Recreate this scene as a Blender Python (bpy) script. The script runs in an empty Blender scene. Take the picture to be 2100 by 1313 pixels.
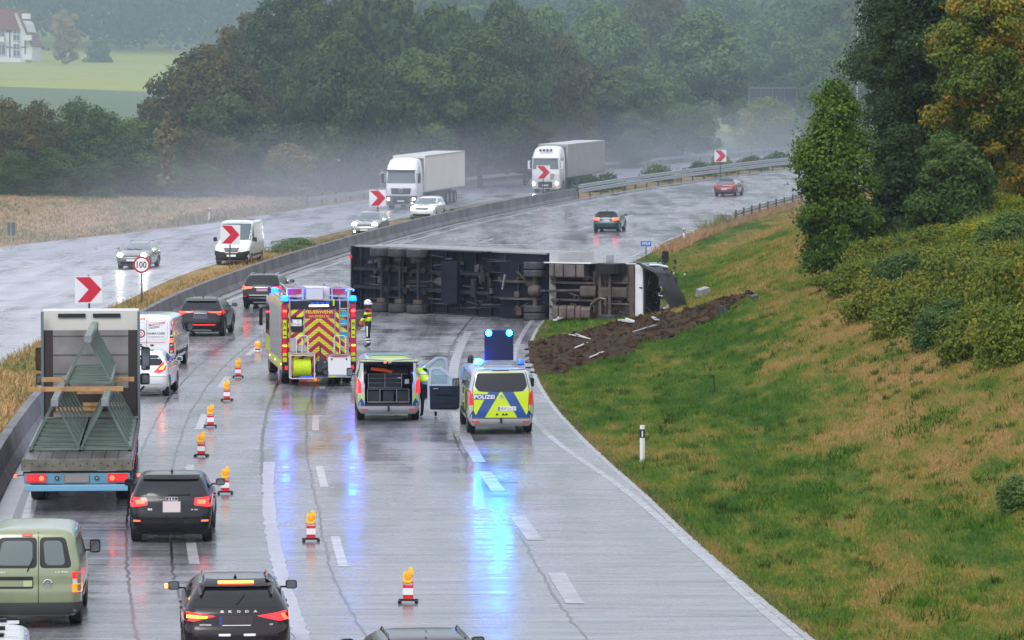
import bpy, bmesh, math, random
import numpy as np
from mathutils import Vector, Matrix, Euler, noise
from mathutils.bvhtree import BVHTree
random.seed(7); RNG = np.random.default_rng(7)
C = bpy.context.scene.collection
SC = bpy.context.scene
R = math.radians
# ------------------------------------------------------------------ camera
cam = bpy.data.objects.new('camera', bpy.data.cameras.new('camera')); C.objects.link(cam)
CAMH, FPX = 9.6, 8650.0
cam.location = (0, 0, CAMH)
cam.rotation_euler = (R(90) - math.atan(448.5/FPX), 0, 0)
cam.data.sensor_width = 36; cam.data.lens = 36*FPX/2100
cam.data.clip_start = 1; cam.data.clip_end = 4000
SC.camera = cam
# ------------------------------------------------------------------ sky, sun, exposure
SUN_EL, SUN_ROT = R(42), R(200)
world = bpy.data.worlds.new('World'); SC.world = world; world.use_nodes = True
nt = world.node_tree; nt.nodes.clear()
sky = nt.nodes.new('ShaderNodeTexSky'); sky.sky_type = 'NISHITA'; sky.sun_disc = False
sky.sun_elevation = SUN_EL; sky.sun_rotation = SUN_ROT; sky.air_density = 1.2; sky.dust_density = 4.0; sky.ozone_density = 1.5
hs = nt.nodes.new('ShaderNodeHueSaturation'); hs.inputs['Saturation'].default_value = 0.2
mx = nt.nodes.new('ShaderNodeMix'); mx.data_type = 'RGBA'; mx.inputs[0].default_value = 0.8
mx.inputs[7].default_value = (6.9, 7.1, 8.2, 1)           # the closed cloud deck: one even pale grey
bg = nt.nodes.new('ShaderNodeBackground'); bg.inputs['Strength'].default_value = 0.135
wo = nt.nodes.new('ShaderNodeOutputWorld')
nt.links.new(sky.outputs[0], hs.inputs['Color']); nt.links.new(hs.outputs[0], mx.inputs[6])
nt.links.new(mx.outputs[2], bg.inputs['Color']); nt.links.new(bg.outputs[0], wo.inputs['Surface'])
sl = bpy.data.lights.new('sun', 'SUN'); sl.energy = 1.1; sl.angle = R(25); sl.color = (1, 0.97, 0.93)
so = bpy.data.objects.new('sun', sl); C.objects.link(so)
so.rotation_euler = (R(90) - SUN_EL, 0, R(180) - SUN_ROT)
SC.view_settings.view_transform = 'Standard'; SC.view_settings.look = 'None'
SC.view_settings.exposure = 0.5; SC.view_settings.gamma = 1; SC.view_settings.use_curve_mapping = False
SC.render.engine = 'CYCLES'
SC.cycles.use_denoising = True; SC.cycles.max_bounces = 6; SC.cycles.diffuse_bounces = 2; SC.cycles.glossy_bounces = 3
SC.cycles.transparent_max_bounces = 8; SC.cycles.volume_bounces = 1; SC.cycles.sample_clamp_indirect = 8
SC.cycles.caustics_reflective = False; SC.cycles.caustics_refractive = False
# ------------------------------------------------------------------ road geometry
KB, YV = 6.8e-4, 158.0
def e0(y):
    if y < 200: return 0.0
    if y < 260: return .0001375*(y-200)**2
    return .495 + .0165*(y-260)
def interp(tab, y):
    n = len(tab)
    if y <= tab[0][0]: return tab[0][1]
    for i in range(n-1):
        (a, b), (c, d) = tab[i], tab[i+1]
        if y <= c:
            m0 = 0 if i == 0 else (d-tab[i-1][1])/(c-tab[i-1][0]); m1 = 0 if i == n-2 else (tab[i+2][1]-b)/(tab[i+2][0]-a)
            L = c-a; t = (y-a)/L; return (2*t**3-3*t*t+1)*b+(t**3-2*t*t+t)*L*m0+(-2*t**3+3*t*t)*d+(t**3-t*t)*L*m1
    return tab[-1][1]
TR = [(60, .5), (90, 1.0), (105, 1.2), (140, .85), (165, .75), (200, 1.2), (250, 1.95), (500, 2.2)]   # right paved edge
TB = [(60, -14.75), (120, -14.8), (165, -15.4), (205, -16.2), (240, -16.7), (500, -17.0)]             # median barrier foot
TN = [(60, -18.4), (170, -18.8), (200, -19.8), (240, -21.8), (500, -22.2)]                          # near edge of left carriageway
TF = [(60, -41), (230, -41), (262, -39.2), (280, -36), (297, -33.8), (330, -33.3), (600, -33.3)]      # far edge
TL0 = [(60, -13.7), (102, -13.75), (200, -15.0), (500, -14.8)]
TE = [(60, .1), (75, .42), (90, .78), (104, .80), (122, .1), (140, -.1), (200, .6), (260, 1.3), (500, 1.5)]
def cx(y):
    d = y-YV
    return KB*d*d if d < 290 else KB*290*290 + 2*KB*290*(d-290)
def XY(u, y): return u + cx(y)
def sm(a, b, x):
    t = min(1, max(0, (x-a)/(b-a))); return t*t*(3-2*t)
def ramp(x, pts):
    if x <= pts[0][0]: return pts[0][1]
    for (a, b), (c, d) in zip(pts, pts[1:]):
        if x <= c: return b+(d-b)*(x-a)/(c-a)
    return pts[-1][1]+(x-pts[-1][0])*(pts[-1][1]-pts[-2][1])/(pts[-1][0]-pts[-2][0])
BANK = [(0, 0), (.8, -.03), (2.5, .1), (5, .38), (6.5, .8), (16, 4.3), (40, 7.5), (120, 14)]
LEFT = [(0, 0), (6, .1), (20, 1.0), (60, 3.5), (200, 10)]
BACK = [(0, 0), (360, 0), (500, 3.5), (800, 5.4), (900, 9), (1100, 36), (1600, 120)]
def GH(x, y):
    """height of the ground at world x, y"""
    u = x - cx(y); ur = interp(TR, y); uf = interp(TF, y)
    h = e0(min(y, 520)) + (y-520)*.012*(y > 520)
    if u > ur:
        v = u-ur; h += ramp(v, BANK)
        if v > .6: h += .06*noise.noise((x*.45, y*.25, 1.3))*min(1, (v-.6)/2)
    elif u < uf:
        v = uf-u; h += ramp(v, LEFT)*(1-sm(330, 420, y)*.7)
    b = 0 if uf <= u <= ur else min(abs(u-ur), abs(u-uf))
    h += ramp(y, BACK)*sm(6, 34, b) if y > 340 else 0
    return h
def gp(px, py, hgt=0.0):
    """the point of the place that a sight line through the photo at px, py meets, hgt above the ground"""
    dx = (px-1050)/FPX; dz = -(py-208)/FPX
    y = 60.0; step = .5
    while y < 1500:
        if CAMH + dz*y - hgt <= GH(dx*y, y): break
        y += step
    lo, hi = y-step, y
    for _ in range(20):
        m = (lo+hi)/2
        if CAMH + dz*m - hgt <= GH(dx*m, m): hi = m
        else: lo = m
    return Vector((dx*hi, hi, GH(dx*hi, hi)))
def heading(y): return -math.atan(2*KB*(min(y, 448)-YV))
# ------------------------------------------------------------------ materials
MATS = {}
def mat(name, col=(.5, .5, .5), rough=.5, metal=0, emit=None, es=0, coat=0, alpha=1, trans=0, spec=None, ior=None, bump=0, bscale=40, var=0, vscale=3):
    if name in MATS: return MATS[name]
    m = bpy.data.materials.new(name); m.use_nodes = True
    t = m.node_tree; p = t.nodes['Principled BSDF']
    p.inputs['Base Color'].default_value = (*col, 1); p.inputs['Roughness'].default_value = rough
    p.inputs['Metallic'].default_value = metal; p.inputs['Coat Weight'].default_value = coat
    p.inputs['Coat Roughness'].default_value = .06
    if ior: p.inputs['IOR'].default_value = ior
    if spec is not None: p.inputs['Specular IOR Level'].default_value = spec
    if trans: p.inputs['Transmission Weight'].default_value = trans
    if emit: p.inputs['Emission Color'].default_value = (*emit, 1); p.inputs['Emission Strength'].default_value = es
    if bump or var:
        tc = t.nodes.new('ShaderNodeTexCoord')
    if var:
        n = t.nodes.new('ShaderNodeTexNoise'); n.inputs['Scale'].default_value = vscale; n.inputs['Detail'].default_value = 6
        t.links.new(tc.outputs['Object'], n.inputs['Vector'])
        mr = t.nodes.new('ShaderNodeMapRange'); mr.inputs[1].default_value = .3; mr.inputs[2].default_value = .7
        mr.inputs[3].default_value = 1-var; mr.inputs[4].default_value = 1+var
        t.links.new(n.outputs[0], mr.inputs[0])
        vm = t.nodes.new('ShaderNodeVectorMath'); vm.operation = 'SCALE'; vm.inputs[0].default_value = col
        t.links.new(mr.outputs[0], vm.inputs['Scale']); t.links.new(vm.outputs[0], p.inputs['Base Color'])
    if bump:
        n2 = t.nodes.new('ShaderNodeTexNoise'); n2.inputs['Scale'].default_value = bscale; n2.inputs['Detail'].default_value = 4
        t.links.new(tc.outputs['Object'], n2.inputs['Vector'])
        b = t.nodes.new('ShaderNodeBump'); b.inputs['Strength'].default_value = bump; b.inputs['Distance'].default_value = .02
        t.links.new(n2.outputs[0], b.inputs['Height']); t.links.new(b.outputs[0], p.inputs['Normal'])
    MATS[name] = m; return m
def nodes(m):
    t = m.node_tree; p = t.nodes['Principled BSDF']; return t, p
def new(t, kind, **kw):
    n = t.nodes.new(kind)
    for k, v in kw.items(): setattr(n, k, v)
    return n
def mathn(t, op, a, b=None, c=None):
    n = t.nodes.new('ShaderNodeMath'); n.operation = op
    for i, v in enumerate((a, b, c)):
        if v is None: continue
        if isinstance(v, (int, float)): n.inputs[i].default_value = v
        else: t.links.new(v, n.inputs[i])
    return n.outputs[0]
def noisen(t, vec, scale=1, detail=4, rough=.5, mul=None):
    if mul is not None:
        mp = t.nodes.new('ShaderNodeVectorMath'); mp.operation = 'MULTIPLY'; mp.inputs[1].default_value = mul
        t.links.new(vec, mp.inputs[0]); vec = mp.outputs[0]
    n = t.nodes.new('ShaderNodeTexNoise'); n.inputs['Scale'].default_value = scale; n.inputs['Detail'].default_value = detail
    n.inputs['Roughness'].default_value = rough; t.links.new(vec, n.inputs['Vector']); return n.outputs[0]
def rampn(t, fac, stops):
    n = t.nodes.new('ShaderNodeValToRGB'); cr = n.color_ramp
    while len(cr.elements) < len(stops): cr.elements.new(.5)
    for el, (p, c) in zip(cr.elements, stops):
        el.position = p; el.color = (*c, 1) if len(c) == 3 else c
    t.links.new(fac, n.inputs[0]); return n.outputs[0]
def mixc(t, fac, a, b):
    n = t.nodes.new('ShaderNodeMix'); n.data_type = 'RGBA'
    if isinstance(fac, (int, float)): n.inputs[0].default_value = fac
    else: t.links.new(fac, n.inputs[0])
    for i, v in ((6, a), (7, b)):
        if isinstance(v, tuple): n.inputs[i].default_value = (*v, 1)
        else: t.links.new(v, n.inputs[i])
    return n.outputs[2]
def position(t): return t.nodes.new('ShaderNodeNewGeometry').outputs['Position']
def bumpn(t, h, strength, dist=.02):
    b = t.nodes.new('ShaderNodeBump'); b.inputs['Strength'].default_value = strength; b.inputs['Distance'].default_value = dist
    t.links.new(h, b.inputs['Height']); return b.outputs[0]
# ------------------------------------------------------------------ objects
def tag(o, label=None, cat=None, group=None, kind=None):
    if label: o['label'] = label
    if cat: o['category'] = cat
    if group: o['group'] = group
    if kind: o['kind'] = kind
    return o
def thing(name, label, cat, loc=(0, 0, 0), rz=0, group=None):
    o = bpy.data.objects.new(name, None); C.objects.link(o); o.empty_display_size = .2
    o.location = loc; o.rotation_euler = (0, 0, rz); return tag(o, label, cat, group)
def raw(name, verts, faces, m, parent=None, smooth=False, mi=None):
    me = bpy.data.meshes.new(name)
    me.from_pydata([tuple(v) for v in verts], [], [tuple(f) for f in faces])
    ms = m if isinstance(m, (list, tuple)) else [m]
    for k in ms: me.materials.append(k)
    if mi is not None: me.polygons.foreach_set('material_index', mi)
    if smooth: me.polygons.foreach_set('use_smooth', [True]*len(me.polygons))
    me.update()
    o = bpy.data.objects.new(name, me); C.objects.link(o)
    if parent is not None: o.parent = parent
    return o
class MB:
    def __init__(s): s.v = []; s.f = []; s.mi = []
    def add(s, vs, fs, mi=0):
        b = len(s.v); s.v += [Vector(v) for v in vs]; s.f += [tuple(b+i for i in f) for f in fs]; s.mi += [mi]*len(fs); return s
    def box(s, c, d, rot=None, mi=0, taper=1.0):
        x, y, z = d[0]/2, d[1]/2, d[2]/2
        vs = [Vector((a*x*(taper if k > 0 else 1), b*y*(taper if k > 0 else 1), k*z)) for k in (-1, 1) for a, b in ((-1, -1), (1, -1), (1, 1), (-1, 1))]
        if rot is not None:
            M = Euler(rot).to_matrix(); vs = [M @ v for v in vs]
        vs = [v+Vector(c) for v in vs]
        return s.add(vs, [(3, 2, 1, 0), (4, 5, 6, 7), (0, 1, 5, 4), (1, 2, 6, 5), (2, 3, 7, 6), (3, 0, 4, 7)], mi)
    def rbox(s, c, d, r=.03, mi=0, axis=2, rot=None):
        """box with its four edges along one axis rounded"""
        x, y, z = d[0]/2, d[1]/2, d[2]/2
        ax = [(1, 2, 0), (0, 2, 1), (0, 1, 2)][axis]; h = (x, y, z); a, b, l = h[ax[0]], h[ax[1]], h[ax[2]]
        pts = []
        for qx, qy, a0 in ((1, 1, 0), (-1, 1, 90), (-1, -1, 180), (1, -1, 270)):
            for k in range(4):
                t = R(a0+30*k); pts.append((qx*(a-r)+r*math.cos(t), qy*(b-r)+r*math.sin(t)))
        M = Euler(rot).to_matrix() if rot is not None else None
        vs = []
        for sgn in (-1, 1):
            for p in pts:
                v = [0, 0, 0]; v[ax[0]] = p[0]; v[ax[1]] = p[1]; v[ax[2]] = sgn*l; v = Vector(v)
                if M: v = M @ v
                vs.append(v+Vector(c))
        n = len(pts)
        return s.add(vs, [tuple(range(n-1, -1, -1)), tuple(range(n, 2*n))]+[(i, (i+1) % n, n+(i+1) % n, n+i) for i in range(n)], mi)
    def cyl(s, p0, p1, r, n=12, r2=None, mi=0, cap=True):
        p0, p1 = Vector(p0), Vector(p1); d = p1-p0
        if d.length < 1e-6: return s
        q = d.to_track_quat('Z', 'Y'); r2 = r if r2 is None else r2
        vs = []
        for p, rr in ((p0, r), (p1, r2)):
            for i in range(n):
                a = 2*math.pi*i/n; vs.append(p + q @ Vector((rr*math.cos(a), rr*math.sin(a), 0)))
        fs = [(i, (i+1) % n, n+(i+1) % n, n+i) for i in range(n)]
        if cap: fs += [tuple(range(n-1, -1, -1)), tuple(range(n, 2*n))]
        return s.add(vs, fs, mi)
    def tube(s, pts, r, n=6, mi=0, close=False):
        pts = [Vector(p) for p in pts]
        if close: pts.append(pts[0])
        for a, b in zip(pts, pts[1:]): s.cyl(a, b, r, n, mi=mi)
        return s
    def lathe(s, prof, c=(0, 0, 0), axis='Z', n=24, mi=0, close=False):
        """profile of (radius, offset along axis)"""
        vs = []; m = len(prof); c = Vector(c)
        for i in range(n):
            a = 2*math.pi*i/n
            for r, h in prof:
                x, y = r*math.cos(a), r*math.sin(a)
                v = {'Z': (x, y, h), 'X': (h, x, y), 'Y': (y, h, x)}[axis]; vs.append(c+Vector(v))
        fs = []
        for i in range(n):
            j = (i+1) % n
            for k in range(m if close else m-1):
                l = (k+1) % m; fs.append((i*m+k, j*m+k, j*m+l, i*m+l))
        return s.add(vs, fs, mi)
    def prism(s, poly, axis, a, b, mi=0):
        """polygon in the two other axes pulled from a to b along axis (0,1,2)"""
        ax = [(1, 2, 0), (0, 2, 1), (0, 1, 2)][axis]; vs = []
        for l in (a, b):
            for p in poly:
                v = [0, 0, 0]; v[ax[0]] = p[0]; v[ax[1]] = p[1]; v[ax[2]] = l; vs.append(v)
        n = len(poly)
        return s.add(vs, [tuple(range(n-1, -1, -1)), tuple(range(n, 2*n))]+[(i, (i+1) % n, n+(i+1) % n, n+i) for i in range(n)], mi)
    def xf(s, M, start=0):
        for i in range(start, len(s.v)): s.v[i] = M @ s.v[i]
        return s
    def obj(s, name, m, parent=None, smooth=False, fix=True):
        o = raw(name, s.v, s.f, m, parent, smooth, s.mi)
        if fix:
            bm = bmesh.new(); bm.from_mesh(o.data); bmesh.ops.recalc_face_normals(bm, faces=bm.faces)
            bm.to_mesh(o.data); bm.free()
        if smooth: auto(o)
        return o
def auto(o, ang=38):
    me = o.data; me.polygons.foreach_set('use_smooth', [True]*len(me.polygons))
    me.set_sharp_from_angle(angle=R(ang))
def dup(o, parent=None, deep=True):
    c = o.copy(); C.objects.link(c)
    if parent is not None:
        c.parent = parent
    if deep:
        for ch in o.children: dup(ch, c)
    return c
_txt = {}
def text2d(s, bold=False):
    """flat mesh of a word, its box scaled to the unit square"""
    if s in _txt: return _txt[s]
    cu = bpy.data.curves.new('word', 'FONT'); cu.body = s; cu.size = 1; cu.resolution_u = 2
    cu.offset = .018 if bold else 0
    ob = bpy.data.objects.new('word', cu); C.objects.link(ob)
    bpy.context.view_layer.update()
    dg = bpy.context.evaluated_depsgraph_get()
    me = bpy.data.meshes.new_from_object(ob.evaluated_get(dg))
    vs = [(v.co.x, v.co.y) for v in me.vertices]; fs = [tuple(p.vertices) for p in me.polygons]
    bpy.data.objects.remove(ob); bpy.data.curves.remove(cu); bpy.data.meshes.remove(me)
    x0 = min(v[0] for v in vs); x1 = max(v[0] for v in vs); y0 = min(v[1] for v in vs); y1 = max(v[1] for v in vs)
    vs = [((a-x0)/(x1-x0), (b-y0)/(y1-y0)) for a, b in vs]
    _txt[s] = (vs, fs); return _txt[s]
def flat_text(mb, s, x0, x1, z0, z1, y, mi=0, bold=False, rot=False, flip=False):
    """a word on a plane facing -y; rot: reads upwards"""
    vs, fs = text2d(s, bold)
    out = []
    for a, b in vs:
        if rot: a, b = 1-b, a
        if flip: a = 1-a
        out.append((x0+(x1-x0)*a, y, z0+(z1-z0)*b))
    mb.add(out, fs, mi)
# ------------------------------------------------------------------ shared materials
BLACK = mat('black_plastic', (.012, .012, .014), .5, spec=.3, var=.25)
RUBBER = mat('wet_rubber', (.012, .012, .013), .5)
DARKMETAL = mat('dark_metal', (.05, .05, .055), .5, .3, var=.4)
STEEL = mat('galvanised_steel', (.42, .43, .45), .38, .8, var=.2, vscale=5)
CHROME = mat('chrome_trim', (.8, .8, .82), .12, 1)
RIM = mat('alloy_rim', (.42, .43, .45), .3, .8)
GLASS = mat('tinted_glass', (.008, .011, .013), .05, coat=0, spec=.55)
GLASSL = mat('misted_glass', (.10, .14, .14), .12, coat=.6)
WHITE = mat('white_paint', (.74, .75, .76), .3, coat=.6, var=.05)
SILVER = mat('silver_paint', (.5, .51, .53), .28, .5, coat=.6)
REDL = mat('tail_lamp_lit', (.5, .01, .01), .2, emit=(1, .015, .02), es=1.3, coat=.5)
REDB = mat('brake_lamp_lit', (.6, .05, .02), .2, emit=(1, .05, .02), es=5, coat=.5)
REDD = mat('tail_lamp', (.35, .01, .012), .15, emit=(1, .02, .02), es=.35, coat=.8)
AMBER = mat('indicator_lit', (.8, .3, .02), .2, emit=(1, .33, .02), es=7)
HEAD = mat('headlamp_lit', (.8, .8, .7), .2, emit=(1, .95, .72), es=150)
HEADW = mat('headlamp_glass', (.6, .62, .62), .15, coat=.6)
BLUEL = mat('blue_lamp_lit', (.02, .1, .8), .2, emit=(.0, .02, 1), es=26)
BLUEC = mat('blue_lamp_core', (.1, .5, .9), .2, emit=(.006, .42, 1), es=55)
BLUED = mat('blue_lamp_cover', (.01, .08, .5), .1, emit=(.0, .1, .9), es=1.2, coat=.8)
NEON = mat('police_yellow', (.50, .66, .0), .35, coat=.3, emit=None)
PBLUE = mat('police_blue', (.004, .06, .24), .3, coat=.4)
MAROON = mat('fire_red', (.36, .01, .05), .35, coat=.3)
WHITEP = mat('print_white', (.8, .8, .8), .5)
BLACKP = mat('print_black', (.01, .01, .012), .5)
REDP = mat('print_red', (.5, .012, .03), .4)
PLATE = mat('plate_white', (.75, .76, .75), .4)
EUB = mat('plate_blue', (.01, .05, .4), .4)
WOOD = mat('raw_timber', (.42, .24, .1), .7, var=.3, vscale=8)
SKIN = mat('skin', (.5, .27, .19), .5)
NAVY = mat('navy_cloth', (.012, .015, .03), .8, bump=.3)
HIVIS = mat('hi_vis_yellow', (.62, .9, .02), .6, bump=.2)
REFLT = mat('reflective_tape', (.75, .78, .72), .3)
# ------------------------------------------------------------------ ground materials
def ground_mat(name, greens, straw, thr=.5, blade=False):
    m = mat(name, (.1, .1, .05), .8, spec=.12); t, p = nodes(m); P = position(t)
    big = noisen(t, P, .22, 3, .6, (1, .22, 1)); mid = noisen(t, P, 1.1, 5, .7, (1, .24, 1)); fine = noisen(t, P, 9, 4, .7)
    v = mathn(t, 'ADD', mathn(t, 'MULTIPLY', big, .5), mathn(t, 'MULTIPLY', mid, .5))
    sx = t.nodes.new('ShaderNodeSeparateXYZ'); t.links.new(P, sx.inputs[0])
    v = mathn(t, 'ADD', v, mathn(t, 'MULTIPLY', mathn(t, 'SUBTRACT', fine, .5), .22))
    if name.startswith('bank'):
        # straw rises up the slope, green stays in the damp strip by the road
        v = mathn(t, 'ADD', v, mathn(t, 'MULTIPLY', mathn(t, 'SUBTRACT', mathn(t, 'MINIMUM', sx.outputs[2], 2.5), .7), .055))
        v = mathn(t, 'ADD', v, mathn(t, 'MULTIPLY', mathn(t, 'MAXIMUM', mathn(t, 'SUBTRACT', 128, sx.outputs[1]), 0), .0007))
    col = rampn(t, v, [(thr-.11, greens[0]), (thr-.035, greens[1]), (thr+.035, straw[0]), (thr+.12, straw[1])])
    var = rampn(t, noisen(t, P, 34, 3, .7), [(.3, (.42, .42, .42)), (.7, (1.5, 1.5, 1.5))])
    mm = t.nodes.new('ShaderNodeMix'); mm.data_type = 'RGBA'; mm.blend_type = 'MULTIPLY'; mm.inputs[0].default_value = 1
    t.links.new(col, mm.inputs[6]); t.links.new(var, mm.inputs[7]); t.links.new(mm.outputs[2], p.inputs['Base Color'])
    if blade:
        p.inputs['Roughness'].default_value = .5
        p.inputs['Subsurface Weight'].default_value = 0
    else: t.links.new(bumpn(t, fine, .9, .12), p.inputs['Normal'])
    return m
G1, G2 = (.036, .088, .006), (.085, .125, .012)
S1, S2 = (.20, .155, .032), (.30, .185, .065)
M_BANK = ground_mat('bank_turf', (G1, G2), (S1, S2), .53)
M_BLADE = ground_mat('bank_grass_blades', ((.042, .115, .007), (.11, .18, .017)), ((.25, .20, .045), (.35, .225, .08)), .53, True)
M_MED = ground_mat('median_turf', ((.07, .09, .02), (.12, .13, .04)), ((.28, .19, .07), (.40, .25, .10)), .45)
M_MEDB = ground_mat('median_blades', ((.09, .13, .025), (.15, .17, .05)), ((.34, .24, .10), (.45, .29, .13)), .46, True)
M_VERGE = ground_mat('verge_turf', ((.12, .14, .05), (.22, .19, .08)), ((.33, .23, .12), (.42, .28, .17)), .46)
M_FIELD = mat('far_meadow', (.22, .27, .06), .8); t, p = nodes(M_FIELD); P_ = position(t)
sx = new(t, 'ShaderNodeSeparateXYZ'); t.links.new(P_, sx.inputs[0])
edge = mathn(t, 'ADD', mathn(t, 'SUBTRACT', sx.outputs[1], 590), mathn(t, 'MULTIPLY', sx.outputs[0], .9))
t.links.new(mixc(t, mathn(t, 'GREATER_THAN', edge, -72), (.085, .13, .05), rampn(t, noisen(t, P_, 1, 4, .6, (.02, .2, .2)), [(.35, (.20, .26, .03)), (.65, (.33, .34, .05))])), p.inputs['Base Color'])
def road_mat(name, base=(.19, .19, .2), streak=.5, wet=.16):
    m = mat(name, base, .2); t, p = nodes(m); P = position(t)
    long_ = noisen(t, P, 1, 4, .6, (.55, .03, 1)); blot = noisen(t, P, 1, 5, .6, (.5, .16, 1)); brush = noisen(t, P, 1, 3, .6, (.8, 7, 1))
    grain = noisen(t, P, 30, 3, .7)
    v = mathn(t, 'ADD', mathn(t, 'MULTIPLY', long_, .5), mathn(t, 'MULTIPLY', blot, .5))
    dashy = noisen(t, P, 1, 5, .7, (.35, 2.6, 1))
    cv = mathn(t, 'ADD', mathn(t, 'MULTIPLY', v, .55), mathn(t, 'MULTIPLY', dashy, .45))
    col = rampn(t, cv, [(.38, tuple(c*.30 for c in base)), (.5, base), (.62, tuple(c*1.5 for c in base))])
    t.links.new(col, p.inputs['Base Color'])
    band = noisen(t, P, 1, 4, .62, (.22, 1.6, 1))
    mr = t.nodes.new('ShaderNodeMapRange'); mr.inputs[1].default_value = .40; mr.inputs[2].default_value = .60; mr.inputs[3].default_value = 0; mr.inputs[4].default_value = streak*.5
    t.links.new(mathn(t, 'ADD', mathn(t, 'MULTIPLY', v, .65), mathn(t, 'MULTIPLY', band, .35)), mr.inputs[0]); r0 = mr.outputs[0]
    r1 = mathn(t, 'ADD', mathn(t, 'ADD', r0, mathn(t, 'MULTIPLY', grain, .03)), wet)
    r1 = mathn(t, 'ADD', r1, mathn(t, 'MULTIPLY', mathn(t, 'SUBTRACT', brush, .5), .10))
    t.links.new(mathn(t, 'MAXIMUM', r1, .05), p.inputs['Roughness'])
    h = mathn(t, 'ADD', mathn(t, 'MULTIPLY', brush, .6), mathn(t, 'MULTIPLY', grain, .12))
    h = mathn(t, 'ADD', h, mathn(t, 'MULTIPLY', blot, 2.0)); h = mathn(t, 'ADD', h, mathn(t, 'MULTIPLY', noisen(t, P, 1, 3, .6, (3.2, 1.9, 1)), .9))
    t.links.new(bumpn(t, h, .22, .006), p.inputs['Normal'])
    p.inputs['IOR'].default_value = 1.45
    return m
M_ROAD = road_mat('wet_concrete', (.18, .18, .195), .58, .055)
M_ROADL = road_mat('wet_asphalt', (.34, .34, .37), .7, .16)
M_APRON = mat('barrier_gutter_concrete', (.3, .3, .31), .3, var=.2, vscale=.6)
M_MARK = mat('road_marking_white', (.42, .42, .44), .22, var=.2, vscale=2)
M_MARKO = mat('worn_marking', (.30, .30, .32), .25, var=.3, vscale=2)
M_TAR = mat('tar_joint', (.012, .012, .014), .2, var=.5, vscale=2)
# ------------------------------------------------------------------ ground sheets
def ys(a, b, s0=2.0, s1=12):
    out = [a]
    while out[-1] < b:
        y = out[-1]; out.append(min(b, y + (s0 if y < 260 else s0*1.5 if y < 420 else s1)))
    return out
def sheet(name, cols, yy, m, zoff=0.0, kind='structure', ground=True, parent=None, smooth=True):
    """strip mesh: cols is a list of functions y -> u; height taken from the ground"""
    vs, fs = [], []; n = len(cols)
    for y in yy:
        for f in cols:
            x = XY(f(y), y); vs.append((x, y, (GH(x, y) if ground else e0(min(y, 520)) + (y-520)*.012*(y > 520))+zoff))
    for i in range(len(yy)-1):
        for k in range(n-1):
            a = i*n+k; fs.append((a, a+1, a+n+1, a+n))
    o = raw(name, vs, fs, m, parent, smooth)
    if kind and parent is None: o['kind'] = kind
    return o
fR = lambda y: interp(TR, y); fB = lambda y: interp(TB, y); fN = lambda y: interp(TN, y); fF = lambda y: interp(TF, y)
Y0 = 45
def off(f, d): return lambda y: f(y)+d
def mixf(f, g, t): return lambda y: f(y)*(1-t)+g(y)*t
YY = ys(Y0, 560)
road = sheet('motorway', [mixf(fB, fR, k/8) for k in range(9)], YY, M_ROAD, 0, ground=False)
lroad = sheet('opposite_carriageway', [mixf(fF, fN, k/8) for k in range(9)], YY, M_ROADL, 0, ground=False)
sheet('median_strip', [mixf(fN, fB, k/4) for k in range(5)], YY, M_MED, 0.02, ground=False)
us = [0, .3, .7, 1.2, 1.8, 2.5, 3.3, 4.2, 5.2, 6.5, 8, 9.5, 11, 13, 16, 20, 27, 36, 50, 80, 130]
sheet('grass_bank', [off(fR, u) for u in us], ys(Y0, 560, 1.0), M_BANK)
sheet('roadside_verge', [off(fF, -u) for u in (60, 45, 30, 22, 16, 11, 7, 4, 2, 1, 0)], ys(Y0, 440), M_VERGE)
vs, fs = [], []
xs = list(np.linspace(-420, 420, 43)); yl = list(np.linspace(440, 1600, 59))
for y in yl:
    for x in xs: vs.append((x, y, GH(x, y)-.15))
for i in range(len(yl)-1):
    for k in range(len(xs)-1):
        a = i*len(xs)+k; fs.append((a, a+1, a+1+len(xs), a+len(xs)))
raw('meadow_hillside', vs, fs, M_FIELD, smooth=True)['kind'] = 'structure'
raw('ground', [(-3000, -3000, -4), (3000, -3000, -4), (3000, 3000, -4), (-3000, 3000, -4)], [(0, 1, 2, 3)], mat('soil', (.1, .08, .05), .9))['kind'] = 'structure'
# ------------------------------------------------------------------ markings and joints
def strip(name, f, y0, y1, w, m, parent, z=.004, wob=0, step=2.0, seed=0):
    n = max(1, int(math.ceil((y1-y0)/step))); vs, fs = [], []
    for i in range(n+1):
        y = y0+(y1-y0)*i/n; u = f(y) + (wob*.45*noise.noise((y*.18, seed, 0)) + wob*.55*noise.noise((y*1.9, seed, 3)) if wob else 0)
        ww = w*(1+(.6*noise.noise((y*2.1, seed+5, 0)) if wob else 0)); x = XY(u, y)
        vs += [(x-ww/2, y, e0(y)+z), (x+ww/2, y, e0(y)+z)]
    for i in range(n): fs.append((2*i, 2*i+1, 2*i+3, 2*i+2))
    return raw(name, vs, fs, m, parent)
K = lambda c: (lambda y: c)
fL0 = lambda y: interp(TL0, y); fE = lambda y: interp(TE, y)
strip('edge_line', fL0, Y0, 520, .26, M_MARK, road)
strip('edge_line', fE, Y0, 520, .20, M_MARKO, road)
strip('edge_grit', lambda y: fR(y)-.06, Y0, 300, .15, mat('wet_grit', (.3, .3, .3), .35, var=.6, vscale=9, bump=.8, bscale=30), road, .0035, .07, .25, 3)
fL1 = lambda y: -10.0-.25*sm(240, 262, y)*(1-sm(300, 330, y)); fL2 = lambda y: interp([(80, -7.0), (105, -6.6), (500, -6.5)], y); fL3 = lambda y: interp([(75, -3.0), (92, -2.45), (120, -2.3), (190, -2.0), (500, -1.9)], y)
for y in [87.2-36+18*k for k in range(26)]:
    if y < 510: strip('lane_dash', fL1, y, y+6, .22, M_MARK, road)
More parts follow.
